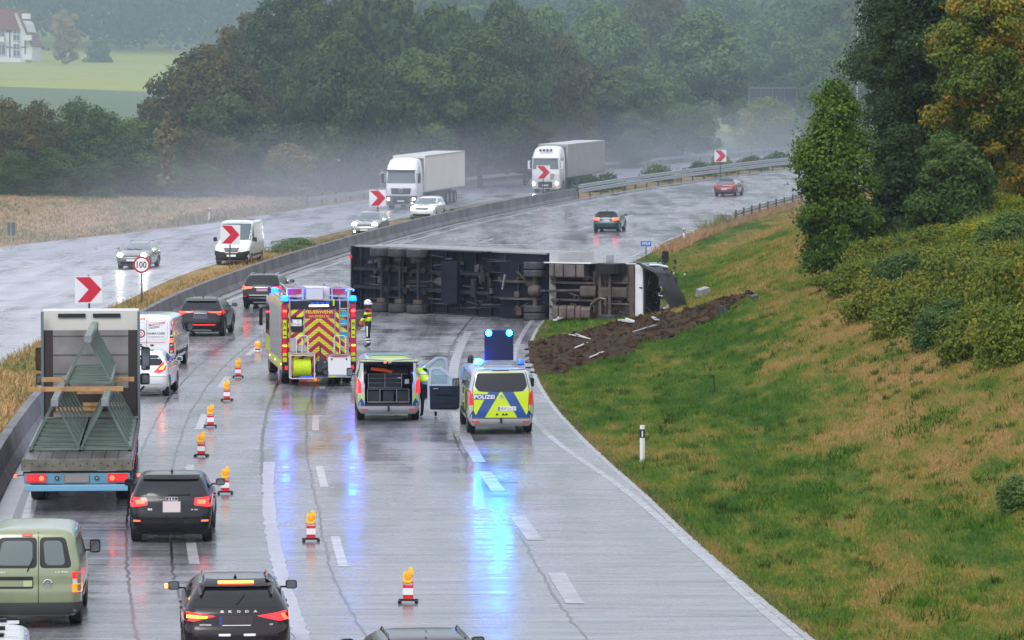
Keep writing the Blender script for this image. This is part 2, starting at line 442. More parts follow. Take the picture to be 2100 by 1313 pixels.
for y in [86.8-36+18*k for k in range(26)]:
    if y < 510: strip('lane_dash', fL2, y, y+6, .2, M_MARK, road)
for y in [80.9-24+11.7*k for k in range(6)]: strip('block_dash', fL3, y, y+5.4, .36, M_MARKO, road, .007)
strip('worn_line', lambda y: fL3(y)+.02, 112, 176, .34, M_MARKO, road)
for k, (f, a, b, w) in enumerate([(lambda y: fL1(y)-.45, 60, 520, .055), (lambda y: fL2(y)-.28, 60, 520, .05), (lambda y: fL3(y)-.3, 60, 520, .05), (lambda y: -8.1, 100, 215, .10), (lambda y: -11.4, 60, 210, .06), (lambda y: fB(y)+.75, Y0, 520, .16)]):
    strip('tar_joint', f, a, b, w, M_TAR, road, .003 if k < 5 else .006, .12 if k < 5 else 0, .5 if k < 5 else 2, k*7.3)
strip('gutter_slab', lambda y: fB(y)+.38, Y0, 520, .66, M_APRON, road, .004)
strip('repair_strip', lambda y: -7.9-.4*(112-y)/28, 74, 112, .30, mat('worn_patch', (.34, .34, .36), .3, var=.2), road, .0055, .03, .5, 4)
for y in np.arange(64, 240, 5.0):     # transverse slab joints
    x0, x1 = XY(fB(y)+.8, y), XY(fR(y)-.1, y)
    raw('slab_joint', [(x0, y, e0(y)+.002), (x1, y, e0(y)+.002), (x1, y+.02, e0(y)+.002), (x0, y+.02, e0(y)+.002)], [(0, 1, 2, 3)], M_TAR, road)
strip('edge_line', lambda y: fN(y)-.5, Y0, 520, .22, M_MARK, lroad)
strip('edge_line', K(-31.7), Y0, 520, .25, M_MARK, lroad)
for y in [187.9-126+18*k for k in range(25)]:
    if y < 510:
        strip('lane_dash', K(-24.2), y, y+6, .2, M_MARK, lroad); strip('lane_dash', K(-27.8), y, y+6, .2, M_MARK, lroad)
for k in range(5):
    y = 226+k*8; a, b = XY(-32.4, y), XY(-35.6+.5*k, y+5)
    raw('hatch_bar', [(a, y, e0(y)+.004), (a+.1, y+1.4, e0(y+1.4)+.004), (b+.1, y+6.4, e0(y+6.4)+.004), (b, y+5, e0(y+5)+.004)], [(0, 1, 2, 3)], M_MARKO, lroad)
# ------------------------------------------------------------------ concrete median barrier
M_CONC = mat('barrier_concrete', (.12, .115, .12), .6, var=.5, vscale=.7, bump=.3, bscale=9)
bt = thing('concrete_barrier', 'long grey concrete median barrier curving beside the left lane', 'barrier', (0, 0, 0))
prof = [(.34, 0), (.34, .08), (.2, .3), (.12, .86), (-.12, .86), (-.2, .3), (-.34, .08), (-.34, 0)]
ya = 47.0
while ya < 338:
    yb = min(ya+6, 338); vs, fs = [], []
    for y in np.linspace(ya+.02, yb-.02, 3):
        for du, z in prof:
            x = XY(fB(y)+du-.1, y); vs.append((x, y, e0(y)+z))
    n = len(prof)
    for i in range(2):
        for k in range(n-1): a = i*n+k; fs.append((a, a+1, a+n+1, a+n))
    fs += [tuple(range(n)), tuple(range(3*n-1, 2*n-1, -1))]
    raw('barrier_segment', vs, fs, M_CONC, bt); ya = yb
# ------------------------------------------------------------------ steel guard rails
WPR = [(.0, .0), (.03, .03), (.07, .03), (.11, -.03), (.19, -.03), (.23, .03), (.27, .03), (.31, 0)]
def rail(label, f, y0, y1, side, double=False, h=.45, post=4.0, g=None):
    t = thing('guard_rail', label, 'guard rail', (0, 0, 0), group=g)
    for hh in ([h, h+.38] if double else [h]):
        y = y0
        while y < y1-.1:
            yb = min(y+4, y1); vs, fs = [], []; n = len(WPR)
            for q in (y, yb+.02):
                for z, d in WPR: vs.append((XY(f(q), q)+side*d, q, e0(min(q, 520))+hh+z-.0))
            for k in range(n-1): fs.append((k, k+1, k+1+n, k+n))
            raw('rail_beam', vs, fs, STEEL, t); y = yb
    me = None; y = y0+.5
    while y < y1:
        if me is None:
            mb = MB().box((0, 0, .42), (.12, .07, .95+(.35 if double else 0))); po = mb.obj('rail_post', DARKMETAL, t); me = po.data
        else:
            po = bpy.data.objects.new('rail_post', me); C.objects.link(po); po.parent = t
        po.location = (XY(f(y), y)-side*.12, y, GH(XY(f(y), y), y)); y += post
    return t
rail('double galvanised guard rail continuing the concrete barrier into the distance', lambda y: fB(y)+.1, 338.4, 470, 1, True)
rail('dark single guard rail along the right edge of the motorway behind the tree', lambda y: fR(y)+.5, 296, 450, -1, h=.4)
rail('far guard rail beyond the opposite carriageway partly lost in spray', lambda y: fF(y)-.6, 322, 470, 1, h=.4)
# ------------------------------------------------------------------ vehicle body builder
def outline(yr, yf, hw, r, br, bf, bs):
    """plan outline at one level, counter-clockwise from the rear left corner; same number of points always"""
    r = min(r, hw*.9, (yf-yr)*.45); pts = []
    NR, NCn, NS = 22, 5, 64
    def rear(x): return yr + br*(x/hw)**2
    def front(x): return yf - bf*(x/hw)**2
    for i in range(NR): pts.append([-(hw-r)+2*(hw-r)*i/(NR-1), yr])
    for i in range(1, NCn): a = R(-90+90*i/NCn); pts.append([hw-r+r*math.cos(a), yr+r+r*math.sin(a)])
    for i in range(NS): pts.append([hw, yr+r+(yf-yr-2*r)*i/(NS-1)])
    for i in range(1, NCn): a = R(90*i/NCn); pts.append([hw-r+r*math.cos(a), yf-r+r*math.sin(a)])
    for i in range(NR): pts.append([(hw-r)-2*(hw-r)*i/(NR-1), yf])
    for i in range(1, NCn): a = R(90+90*i/NCn); pts.append([-(hw-r)+r*math.cos(a), yf-r+r*math.sin(a)])
    for i in range(NS): pts.append([-hw, yf-r-(yf-yr-2*r)*i/(NS-1)])
    for i in range(1, NCn): a = R(180+90*i/NCn); pts.append([-(hw-r)+r*math.cos(a), yr+r+r*math.sin(a)])
    L = yf-yr
    for p in pts:
        t = (p[1]-yr)/L; q = (p[0]/hw)
        p[1] += br*q*q*max(0, 1-t*3) - bf*q*q*max(0, 1-(1-t)*3)
        p[0] *= 1 - bs*(abs(2*t-1)**3)
    return pts
class Body:
    """lofted shell: levels are (z, rear y, front y, half width[, corner radius]); wheel arches cut and snapped round"""
    def __init__(s, name, levels, m, parent, wheels=(), wr=.33, br=.07, bf=.12, bs=.03, skip=None, dz=.045, r0=.16, arch=1.12):
        lv = [tuple(l)+(r0,)*(5-len(l)) for l in levels]; fine = []
        for a, b in zip(lv, lv[1:]):
            d = max(abs(b[0]-a[0]), .35*abs(b[2]-a[2]), .35*abs(b[1]-a[1])); n = max(1, int(round(d/dz)))
            for i in range(n): fine.append([a[k]+(b[k]-a[k])*i/n for k in range(5)])
        fine.append(list(lv[-1]))
        A = np.array(fine)
        for _ in range(2): A[1:-1] = A[1:-1]*.5 + (A[:-2]+A[2:])*.25
        s.A = A; zt = A[-1][0]
        rings = [outline(a[1], a[2], a[3], a[4], br, bf, bs) for a in A]; n = len(rings[0])
        vs = [[p[0], p[1], a[0]] for a, ring in zip(A, rings) for p in ring]; fs = []
        for i in range(len(A)-1):
            for k in range(n): a, b = i*n+k, i*n+(k+1) % n; fs.append((a, b, b+n, a+n))
        fs.append(tuple((len(A)-1)*n+k for k in range(n)))
        full = BVHTree.FromPolygons([Vector(v) for v in vs], fs)
        s.bvh = full; out = []
        Ra = wr*arch
        for f in fs:
            if len(f) == 4:
                c = [sum(vs[i][k] for i in f)/4 for k in range(3)]; nx = abs(c[0]) > .5
                if nx and any(math.hypot(c[1]-wy, c[2]-wr) < Ra for wy in wheels) and abs(c[0]) > A[:, 3].max()*.75: continue
                if skip and skip(c): continue
            out.append(f)
        for v in vs:
            if abs(v[0]) < A[:, 3].max()*.75: continue
            for wy in wheels:
                d = math.hypot(v[1]-wy, v[2]-wr)
                if abs(d-Ra) < .045 and d > 1e-4: v[1] = wy+(v[1]-wy)*Ra/d; v[2] = wr+(v[2]-wr)*Ra/d
        s.obj = raw(name, vs, out, m, parent, True); auto(s.obj, 50)
        s.L = A[:, 2].max(); s.W = A[:, 3].max()
    DIR = {'rear': ((0, -5, 0), (0, 1, 0)), 'front': ((0, 25, 0), (0, -1, 0)), 'left': ((-6, 0, 0), (1, 0, 0)), 'right': ((6, 0, 0), (-1, 0, 0)), 'top': ((0, 0, 9), (0, 0, -1))}
    def pt(s, a, b, face, off=0.0):
        o, d = s.DIR[face]
        o = Vector({'rear': (a, o[1], b), 'front': (a, o[1], b), 'left': (o[0], a, b), 'right': (o[0], a, b), 'top': (a, b, o[2])}[face]); d = Vector(d)
        h = s.bvh.ray_cast(o, d)
        if h[0] is None: h = s.bvh.find_nearest({'rear': Vector((a, .2, b)), 'front': Vector((a, s.L-.2, b)), 'left': Vector((-s.W, a, b)), 'right': Vector((s.W, a, b)), 'top': Vector((a, b, 1.5))}[face])
        nrm = h[1]
        if nrm.dot(d) > 0: nrm = -nrm
        return h[0] + (nrm*.6-d*.4).normalized()*off
    def decal(s, name, poly, face, m, parent, off=.004, skirt=.0, grid=.1, rnd=0, label=None, smooth=True):
        if rnd: poly = rounded(poly, rnd)
        bm = bmesh.new(); vv = [bm.verts.new((p[0], p[1], 0)) for p in poly]; bm.faces.new(vv)
        x0, x1 = min(p[0] for p in poly), max(p[0] for p in poly); y0, y1 = min(p[1] for p in poly), max(p[1] for p in poly)
        for lo, hi, nn in ((x0, x1, (1, 0, 0)), (y0, y1, (0, 1, 0))):
            k = math.ceil(lo/grid+1e-6)*grid
            while k < hi-1e-6:
                bmesh.ops.bisect_plane(bm, geom=bm.verts[:]+bm.edges[:]+bm.faces[:], plane_co=tuple(k*c for c in nn), plane_no=nn); k += grid
        if skirt:
            be = [e for e in bm.edges if len(e.link_faces) == 1]
            r = bmesh.ops.extrude_edge_only(bm, edges=be); low = {v for v in r['geom'] if isinstance(v, bmesh.types.BMVert)}
        else: low = set()
        for v in bm.verts: v.co = s.pt(v.co.x, v.co.y, face, -skirt if v in low else off)
        bmesh.ops.recalc_face_normals(bm, faces=bm.faces)
        me = bpy.data.meshes.new(name); bm.to_mesh(me); bm.free(); me.materials.append(m)
        # faces must look outwards
        d = Vector(s.DIR[face][1]); tot = sum((p.normal.dot(d)*p.area for p in me.polygons))
        if tot > 0: me.flip_normals()
        o = bpy.data.objects.new(name, me); C.objects.link(o); o.parent = parent
        if smooth: auto(o, 40)
        if label: o['label'] = label
        return o
    def line(s, name, pts, w, face, m, parent, off=.005):
        vs, fs = [], []; dense = []
        for a, b in zip(pts, pts[1:]):
            L = math.dist(a, b); n = max(1, int(L/.08))
            for i in range(n): dense.append((a[0]+(b[0]-a[0])*i/n, a[1]+(b[1]-a[1])*i/n))
        dense.append(pts[-1])
        for i, p in enumerate(dense):
            q = dense[min(i+1, len(dense)-1)]; r = dense[max(i-1, 0)]; dx, dy = q[0]-r[0], q[1]-r[1]; l = math.hypot(dx, dy) or 1
            nx, ny = -dy/l*w/2, dx/l*w/2
            vs += [s.pt(p[0]+nx, p[1]+ny, face, off), s.pt(p[0]-nx, p[1]-ny, face, off)]
        for i in range(len(dense)-1): fs.append((2*i, 2*i+1, 2*i+3, 2*i+2))
        return raw(name, vs, fs, m, parent)
    def text(s, name, word, x0, x1, z0, z1, face, m, parent, off=.008, bold=True):
        vs, fs = text2d(word, bold); flip = face in ('front', 'left')
        P = []
        for a, b in vs:
            u = (x1+(x0-x1)*a) if flip else (x0+(x1-x0)*a)
            P.append(s.pt(u, z0+(z1-z0)*b, face, off))
        return raw(name, P, fs, m, parent)
def rounded(poly, r, n=4):
    out = []; N = len(poly)
    for i in range(N):
        p, a, b = Vector(poly[i]), Vector(poly[i-1]), Vector(poly[(i+1) % N])
        u, v = (a-p), (b-p); rr = min(r, u.length*.45, v.length*.45); u = p+u.normalized()*rr; v = p+v.normalized()*rr
        for k in range(n+1):
            t = k/n; out.append(tuple((1-t)**2*u+2*t*(1-t)*p+t*t*v))
    return out
def mir(poly): return [(-a, b) for a, b in poly][::-1]
def rect(x0, x1, z0, z1): return [(x0, z0), (x1, z0), (x1, z1), (x0, z1)]
_whl = {}
def wheel(parent, x, y, r, w, rim=RIM, name='wheel', spokes=10, z=None):
    """tyre with tread shoulders, and a spoked rim as its child; faces outwards on the side of x"""
    sg = 1 if x > 0 else -1; key = (r, w, rim.name, sg, spokes)
    if key not in _whl:
        mb = MB(); h = w/2
        mb.lathe([(r*.66, -h*.8), (r*.8, -h), (r*.94, -h*.96), (r, -h*.72), (r*.985, -h*.4), (r, -h*.36), (r, h*.36), (r*.985, h*.4), (r, h*.72), (r*.94, h*.96), (r*.8, h), (r*.66, h*.8)], axis='X', n=28, close=True)
        ty = mb.obj('wheel', RUBBER, None, True); o1 = ty.data; bpy.data.objects.remove(ty)
        rb = MB(); f = sg*h*.72
        rb.lathe([(r*.68, sg*h*.82), (r*.62, sg*h*.8), (r*.6, f*.2), (.0, f*.1)], axis='X', n=24, mi=1)
        rb.lathe([(r*.68, sg*h*.84), (r*.6, sg*h*.8), (r*.6, sg*h*.6)], axis='X', n=24)
        rb.lathe([(r*.16, f), (r*.14, f+sg*.01), (0, f+sg*.012)], axis='X', n=12)
        for k in range(spokes):
            a = 2*math.pi*k/spokes; c, s_ = math.cos(a), math.sin(a)
            pa, pb, wd = r*.1, r*.63, r*.055
            q = [(f, pa*c-wd*s_, pa*s_+wd*c), (f, pa*c+wd*s_, pa*s_-wd*c), (f+sg*.005, pb*c+wd*1.3*s_, pb*s_-wd*1.3*c), (f+sg*.005, pb*c-wd*1.3*s_, pb*s_+wd*1.3*c)]
            q2 = [(v[0]-sg*.04, v[1], v[2]) for v in q]
            rb.add(q+q2, [(0, 1, 2, 3), (0, 4, 5, 1), (1, 5, 6, 2), (2, 6, 7, 3), (3, 7, 4, 0)])
        ri = rb.obj('rim', [rim, BLACK], None); o2 = ri.data; bpy.data.objects.remove(ri)
        _whl[key] = (o1, o2)
    t = bpy.data.objects.new(name, _whl[key][0]); C.objects.link(t); t.parent = parent; t.location = (x, y, r if z is None else z)
    q = bpy.data.objects.new('rim', _whl[key][1]); C.objects.link(q); q.parent = t
    return t
def mirror_part(parent, x, y, z, side, m=BLACK, w=.2, h=.15):
    mb = MB(); s = side
    mb.rbox((x+s*(.08+w/2), y, z), (w, .12, h), .045, axis=1)
    mb.box((x+s*.04, y+.01, z-h*.3), (.12, .06, .03))
    o = mb.obj('wing_mirror', m, parent, True)
    g = MB().rbox((x+s*(.08+w/2), y-.063, z), (w*.82, .006, h*.78), .035, axis=1).obj('mirror_glass', mat('mirror_glass', (.25, .28, .3), .03, 1), o)
    return o
def plate(parent, x, z, y, w, h, words='', m=None, two=False, front=False, blue=True):
    s = 1 if front else -1
    mb = MB().box((x, y, z), (w, .012, h))
    if words or blue: mb.box((x+s*(w/2-.022), y+s*.007, z), (.042, .004, h*.92), mi=1)
    if words:
        vs, fs = text2d(words); a0, a1 = x-w/2+.055, x+w/2-.02
        mb.add([((a0+(a1-a0)*u) if not front else (x*2-(a0+(a1-a0)*u)), y+s*.009, z-h*.33+h*.66*v) for u, v in vs], fs, 2)
    return mb.obj('number_plate', [m or PLATE, EUB, BLACKP], parent, fix=False)
def place(o, x, y, rz=None, z=None):
    o.location = (x, y, GH(x, y) if z is None else z); o.rotation_euler = (0, 0, heading(y) if rz is None else rz)
    # follow the grade
    d = Vector((-math.sin(o.rotation_euler.z), math.cos(o.rotation_euler.z)))
    g = (GH(x+d.x*4, y+d.y*4)-GH(x, y))/4
    if abs(g) < .06 and z is None: o.rotation_euler.x = math.atan(g)
    return o
# ------------------------------------------------------------------ passenger cars
def hatch_levels(L, W, H, belt, rroof=.45, roofw=.72, hood=.98, cowl=1.2, rbelt=.12, rake=1.0, ff=0):
    w = W/2; hb = H-belt
    return [(.2, .2, L-.28, w*.84, .1), (.27, .08, L-.12, w*.93, .16), (.42, .005, L-.02, w*.975, .2), (.6, 0, L, w*.995, .22), (.74, .03, L-.03, w, .22),
            (hood-.22, .05, L-.10, w, .22), (hood-.12, .06, L-.2, w*.995, .22), (belt-.05, .09, L-cowl*.6, w*.985, .2), (belt, rbelt, L-cowl, w*.96, .18),
            (belt+.06, rbelt+.03, L-cowl-.12, w*.93, .17), (belt+hb*.5, rbelt+(rroof-rbelt)*.45, L-cowl-.55*rake, w*(.93+roofw)/2*1.02, .16),
            (H-.13, rroof-.06, L-cowl-.95*rake, w*roofw*1.07, .15), (H-.06, rroof, L-cowl-1.12*rake, w*roofw, .14), (H-.025, rroof+.14, L-cowl-1.3*rake, w*roofw*.9, .13), (H-.005, rroof+.4, L-cowl-1.6*rake, w*roofw*.66, .12), (H, rroof+.7, L-cowl-1.9*rake, w*roofw*.35, .1)]
def car(name, label, cat, L, W, H, paint, wr=.34, belt=1.0, wb=None, rear_ov=.85, cladding=None, group=None, rear=None, rearwin=None, front=None, mirrors=True, oncoming=False, glass=GLASS, sidewin=None, rails=None, **kw):
    t = thing(name, label, cat, group=group); w = W/2
    wb = wb or L*.6; wy = (rear_ov, rear_ov+wb)
    lv = hatch_levels(L, W, H, belt, **kw)
    b = Body('body', lv, paint, t, wy, wr)
    MB().box((0, L/2, .38), (W*.7, L*.9, .36)).obj('underbody', BLACK, t)
    for y in wy:
        for s in (-1, 1):
            wheel(t, s*(w-.125), y, wr, .225)
            mb = MB(); n = 14; vs = []
            for k in range(n+1):
                a = math.pi*k/n; 
                for rr, xx in ((wr*1.1, w-.02), (wr*1.23, w-.02), (wr*1.1, w-.25)): vs.append((s*(xx+(.02 if rr > wr*1.2 else .012)), y+rr*math.cos(a), wr+rr*math.sin(a)))
            fs = []
            for k in range(n): a = 3*k; fs += [(a, a+1, a+4, a+3), (a, a+3, a+5, a+2)]
            mb.add(vs, fs).obj('wheel_arch', cladding or paint, t)
    rr = kw.get('rroof', .45); cw = kw.get('cowl', 1.2); rk = kw.get('rake', 1.0)
    yb0, yb1 = kw.get('rbelt', .12)+.45, L-cw-.2
    rw = kw.get('roofw', .72)*w
    # side windows: one pane per door opening
    z0, z1 = belt+.05, H-.16
    for s, fc in ((-1, 'left'), (1, 'right')):
        xa, xb = sidewin or (rr+.35, L-cw-.25); m1 = xa+(xb-xa)*.25; m2 = xa+(xb-xa)*.60
        b.decal('side_window', [(xa-.12, z0+.1), (m1-.03, z0+.02), (m1-.03, z1), (xa+.2, z1-.02)], fc, glass, t, rnd=.05)
        b.decal('side_window', [(m1+.03, z0+.01), (m2-.03, z0), (m2-.03, z1), (m1+.03, z1)], fc, glass, t, rnd=.03)
        b.decal('side_window', [(m2+.03, z0), (xb-.02, z0-.01), (xb-.75*rk, z1), (m2+.03, z1)], fc, glass, t, rnd=.03)
        for yy in (m1, m2+.0, xb-.05): b.line('door_gap', [(yy, z0-.02), (yy+.02, .35)], .012, fc, BLACKP, t)
        for yy in (m1+.15, m2+.18): b.decal('door_handle', rect(yy, yy+.2, belt-.14, belt-.1), fc, paint, t, off=.03, skirt=.01)
        if cladding: b.decal('sill_trim', rect(wy[0]+wr*1.3, wy[1]-wr*1.3, .24, .36), fc, cladding, t, off=.012)
    # windscreen and rear window
    ws = rearwin or [(-rw*.98, H-.14), (-w*.86, belt+.07), (-w*.7, belt+.03), (w*.7, belt+.03), (w*.86, belt+.07), (rw*.98, H-.14)]
    b.decal('rear_window', ws, 'rear', glass, t, rnd=.06)
    b.decal('windscreen', [(-rw*.92, H-.11), (-w*.87, belt+.06), (w*.87, belt+.06), (rw*.92, H-.11)], 'front', glass, t, rnd=.06)
    if mirrors:
        for s in (-1, 1): mirror_part(t, s*(w*.93), L-cw-.45, belt+.1, s, BLACK if cladding else paint)
    if rails:
        for s in (-1, 1):
            pts = [b.pt(s*rw*.86, y, 'top', .0)+Vector((0, 0, .05 if 0 < k < 6 else .0)) for k, y in enumerate(np.linspace(rr+.25, L-cw-1.3*rk, 7))]
            MB().tube(pts, .016, 6).obj('roof_rail', rails, t)
    b.decal('shark_fin', [(-.012, rr+.32), (.012, rr+.32), (.012, rr+.5), (-.012, rr+.5)], 'top', BLACK, t, off=.06, skirt=.0, grid=.2)
    if rear: rear(t, b)
    if front: front(t, b)
    return t, b
def fin(t, b, y, h=.07):
    p = b.pt(0, y, 'top'); mb = MB().add([p+Vector((-.03, -.02, 0)), p+Vector((.03, -.02, 0)), p+Vector((.005, -.03, h)), p+Vector((-.005, -.03, h)), p+Vector((-.02, .16, 0)), p+Vector((.02, .16, 0))], [(0, 1, 2, 3), (0, 3, 4), (1, 5, 2), (3, 2, 5, 4)]); mb.obj('roof_aerial', BLACK, t)
def wiper(t, b, x0, z0, x1, z1, face='rear'):
    b.line('wiper', [(x0, z0), (x1, z1)], .025, face, BLACK, t, off=.02)
P_DGREY = mat('paint_dark_grey', (.014, .015, .018), .24, .2, spec=.35, coat=.25, var=.1)
P_BLACK = mat('paint_black', (.005, .005, .007), .2, spec=.35, coat=.25)
P_BROWN = mat('paint_dark_brown', (.018, .013, .015), .2, .2, spec=.35, coat=.3)
P_GREY = mat('paint_mid_grey', (.06, .065, .07), .25, .4, coat=1)
P_GREEN = mat('paint_light_green', (.27, .31, .18), .3, .4, coat=.8, var=.06)
P_TEAL = mat('paint_teal', (.003, .035, .04), .2, .3, coat=.6)
P_CRIM = mat('paint_crimson', (.16, .006, .014), .22, .3, coat=1)
P_WHITE = mat('paint_white', (.68, .7, .7), .25, coat=1, var=.04)
# --- black compact SUV nearest the cones
def rear_q(t, b):
    b.decal('bumper_skirt', [(-.86, .24), (.86, .24), (.87, .5), (.6, .44), (-.6, .44), (-.87, .5)], 'rear', BLACK, t, off=.012)
    b.decal('tail_panel', [(-.62, .86), (.62, .86), (.58, .74), (.42, .66), (-.42, .66), (-.58, .74)], 'rear', P_BLACK, t, off=.006)
    for s in (-1, 1):
        f = (lambda p: p) if s > 0 else mir
        b.decal('tail_lamp', f([(.50, .85), (.86, .80), (.885, .98), (.86, 1.02), (.52, 1.0)]), 'rear', REDL, t, off=.016, skirt=.01, rnd=.03)
        b.decal('lamp_core', f([(.56, .88), (.74, .87), (.76, .96), (.58, .97)]), 'rear', REDB, t, off=.02, rnd=.02)
        b.decal('fog_reflector', f(rect(.66, .80, .50, .53)), 'rear', REDB, t, off=.02)
    b.decal('wiper', rect(-.06, .42, 1.065, 1.09), 'rear', BLACK, t, off=.025)
    b.decal('number_plate', rect(-.17, .21, .70, .93), 'rear', mat('plate_blank', (.55, .47, .47), .5), t, off=.014, skirt=.0, label='pale blank square plate')
    rg = MB()
    for k in range(4):
        c = b.pt(-.09+.06*k+.02, .975, 'rear', .012); n = 16
        pts = [c+Vector((.042*math.cos(2*math.pi*i/n), 0, .042*math.sin(2*math.pi*i/n))) for i in range(n)]; rg.tube(pts, .006, 4, close=True)
    rg.obj('ring_emblem', CHROME, t)
    b.text('model_badge', 'Q2', -.50, -.40, .74, .78, 'rear', CHROME, t); b.text('model_badge', '35 TFSI', .44, .58, .74, .765, 'rear', CHROME, t)
    b.line('hatch_gap', [(-.9, .66), (-.6, .60), (.6, .60), (.9, .66)], .012, 'rear', BLACKP, t); b.line('shoulder_crease', [(-.88, .79), (.88, .79)], .01, 'rear', BLACKP, t)
    b.decal('spoiler', [(-.6, 1.37), (.6, 1.37), (.62, 1.44), (-.62, 1.44)], 'rear', P_DGREY, t, off=.05, skirt=.0); fin(t, b, .95)
    b.decal('skid_plate', [(-.3, .20), (.3, .20), (.26, .28), (-.26, .28)], 'rear', DARKMETAL, t, off=.02)
t, b = car('parked_suv', 'black compact SUV with blank square plate beside the flatbed lorry', 'car', 4.19, 1.80, 1.50, P_DGREY, .35, 1.02, 2.6, .78, BLACK, rear=rear_q, rroof=.42, roofw=.74, hood=1.0, cowl=1.05, group='cars queuing in the left lane')
place(t, -7.40, 91.1, heading(91)-.045)
# --- dark estate with braking lamps, bottom of the frame
def rear_o(t, b):
    for s in (-1, 1):
        f = (lambda p: p) if s > 0 else mir
        b.decal('tail_lamp', f([(.34, .93), (.70, .98), (.90, 1.02), (.90, .86), (.72, .84), (.5, .89)]), 'rear', REDL, t, off=.016, skirt=.01, rnd=.03)
        b.decal('lamp_core', f([(.48, .92), (.82, .95), (.83, .90), (.5, .895)]) if s < 0 else [(.74, .96), (.80, .97), (.86, .87), (.80, .86)], 'rear', AMBER if s < 0 else REDB, t, off=.022, label='orange indicator strip' if s < 0 else None)
    b.decal('brake_light', rect(-.30, .30, 1.395, 1.425), 'rear', mat('brake_strip', (.8, .1, .02), .3, emit=(1, .12, .02), es=10), t, off=.07)
    b.decal('spoiler', [(-.62, 1.36), (.62, 1.36), (.66, 1.45), (-.66, 1.45)], 'rear', P_BROWN, t, off=.055)
    for k, ch in enumerate('SKODA'): b.text('brand_letters', ch, -.27+.14*k, -.21+.14*k, .985, 1.02, 'rear', CHROME, t)
    b.text('model_badge', 'OCTAVIA', -.62, -.42, .77, .80, 'rear', CHROME, t); b.text('model_badge', 'iV', .56, .62, .77, .80, 'rear', CHROME, t)
    b.decal('number_plate', rect(-.28, .28, .78, .93), 'rear', mat('plate_dark', (.03, .02, .024), .4), t, off=.014, label='dark blanked number plate')
    b.line('plate_edge', [(-.27, .79), (-.27, .92)], .03, 'rear', EUB, t, off=.018); b.line('plate_edge', [(-.24, .775), (.24, .775)], .012, 'rear', WHITEP, t, off=.018)
    wiper(t, b, .0, 1.12, .14, 1.26)
    b.line('hatch_gap', [(-.9, .6), (.9, .6)], .012, 'rear', BLACKP, t)
    for x in (-.3, .12): b.decal('chrome_insert', rect(x, x+.2, .60, .64), 'rear', CHROME, t, off=.012, rnd=.01)
    fin(t, b, 1.0)
    mb = MB().box((-.03-1.13, 2.93, 1.13), (.05, .05, .07)); mb.obj('mirror_indicator', AMBER, t)
t, b = car('estate_car', 'dark brown estate car with lit brake strip and orange indicator in the foreground', 'car', 4.69, 1.83, 1.48, P_BROWN, .34, 1.02, 2.69, .95, None, rear=rear_o, rroof=.55, roofw=.70, hood=.95, cowl=1.15, rails=P_BLACK, group='cars queuing in the left lane', rearwin=[(-.60, 1.36), (-.74, 1.13), (-.70, 1.07), (.70, 1.07), (.74, 1.13), (.60, 1.36)])
place(t, -4.64, 70.7, heading(71)-.03)
# --- dark SUV behind the white van (queue)
def rear_e(t, b):
    for s in (-1, 1):
        f = (lambda p: p) if s > 0 else mir
        b.decal('tail_lamp', f([(.30, 1.02), (.90, 1.05), (.92, .94), (.76, .88), (.62, .97), (.32, .99)]), 'rear', REDL, t, off=.016, rnd=.02)
        b.decal('lamp_core', f([(.40, 1.01), (.84, 1.03), (.86, .99), (.42, .99)]), 'rear', REDB, t, off=.02)
    b.decal('number_plate', rect(-.29, .29, .74, .92), 'rear', mat('plate_bluegrey', (.05, .055, .09), .5), t, off=.014, label='blue grey blanked number plate')
    b.decal('chrome_strip', rect(-.26, .26, .96, .975), 'rear', CHROME, t, off=.012)
    b.decal('reflector_strip', rect(-.40, .62, .475, .51), 'rear', REDL, t, off=.016)
    b.decal('bumper_skirt', [(-.86, .24), (.86, .24), (.88, .55), (.6, .5), (-.6, .5), (-.88, .55)], 'rear', BLACK, t, off=.01)
    b.decal('diffuser', [(-.5, .26), (.5, .26), (.4, .31), (-.4, .31)], 'rear', SILVER, t, off=.02)
    b.decal('spoiler', [(-.6, 1.42), (.6, 1.42), (.64, 1.51), (-.64, 1.51)], 'rear', P_GREY, t, off=.07); fin(t, b, 1.0); b.line('hatch_gap', [(-.9, .64), (.9, .64)], .012, 'rear', BLACKP, t)
t, b = car('suv', 'dark grey SUV ahead of the white panel van in the left lane', 'car', 4.6, 1.86, 1.58, P_DGREY, .37, 1.08, 2.7, .85, BLACK, rear=rear_e, rroof=.5, roofw=.72, hood=1.04, cowl=1.15, group='cars queuing in the left lane', rails=P_BLACK)
place(t, -12.72, 171.8, heading(172)-.04)
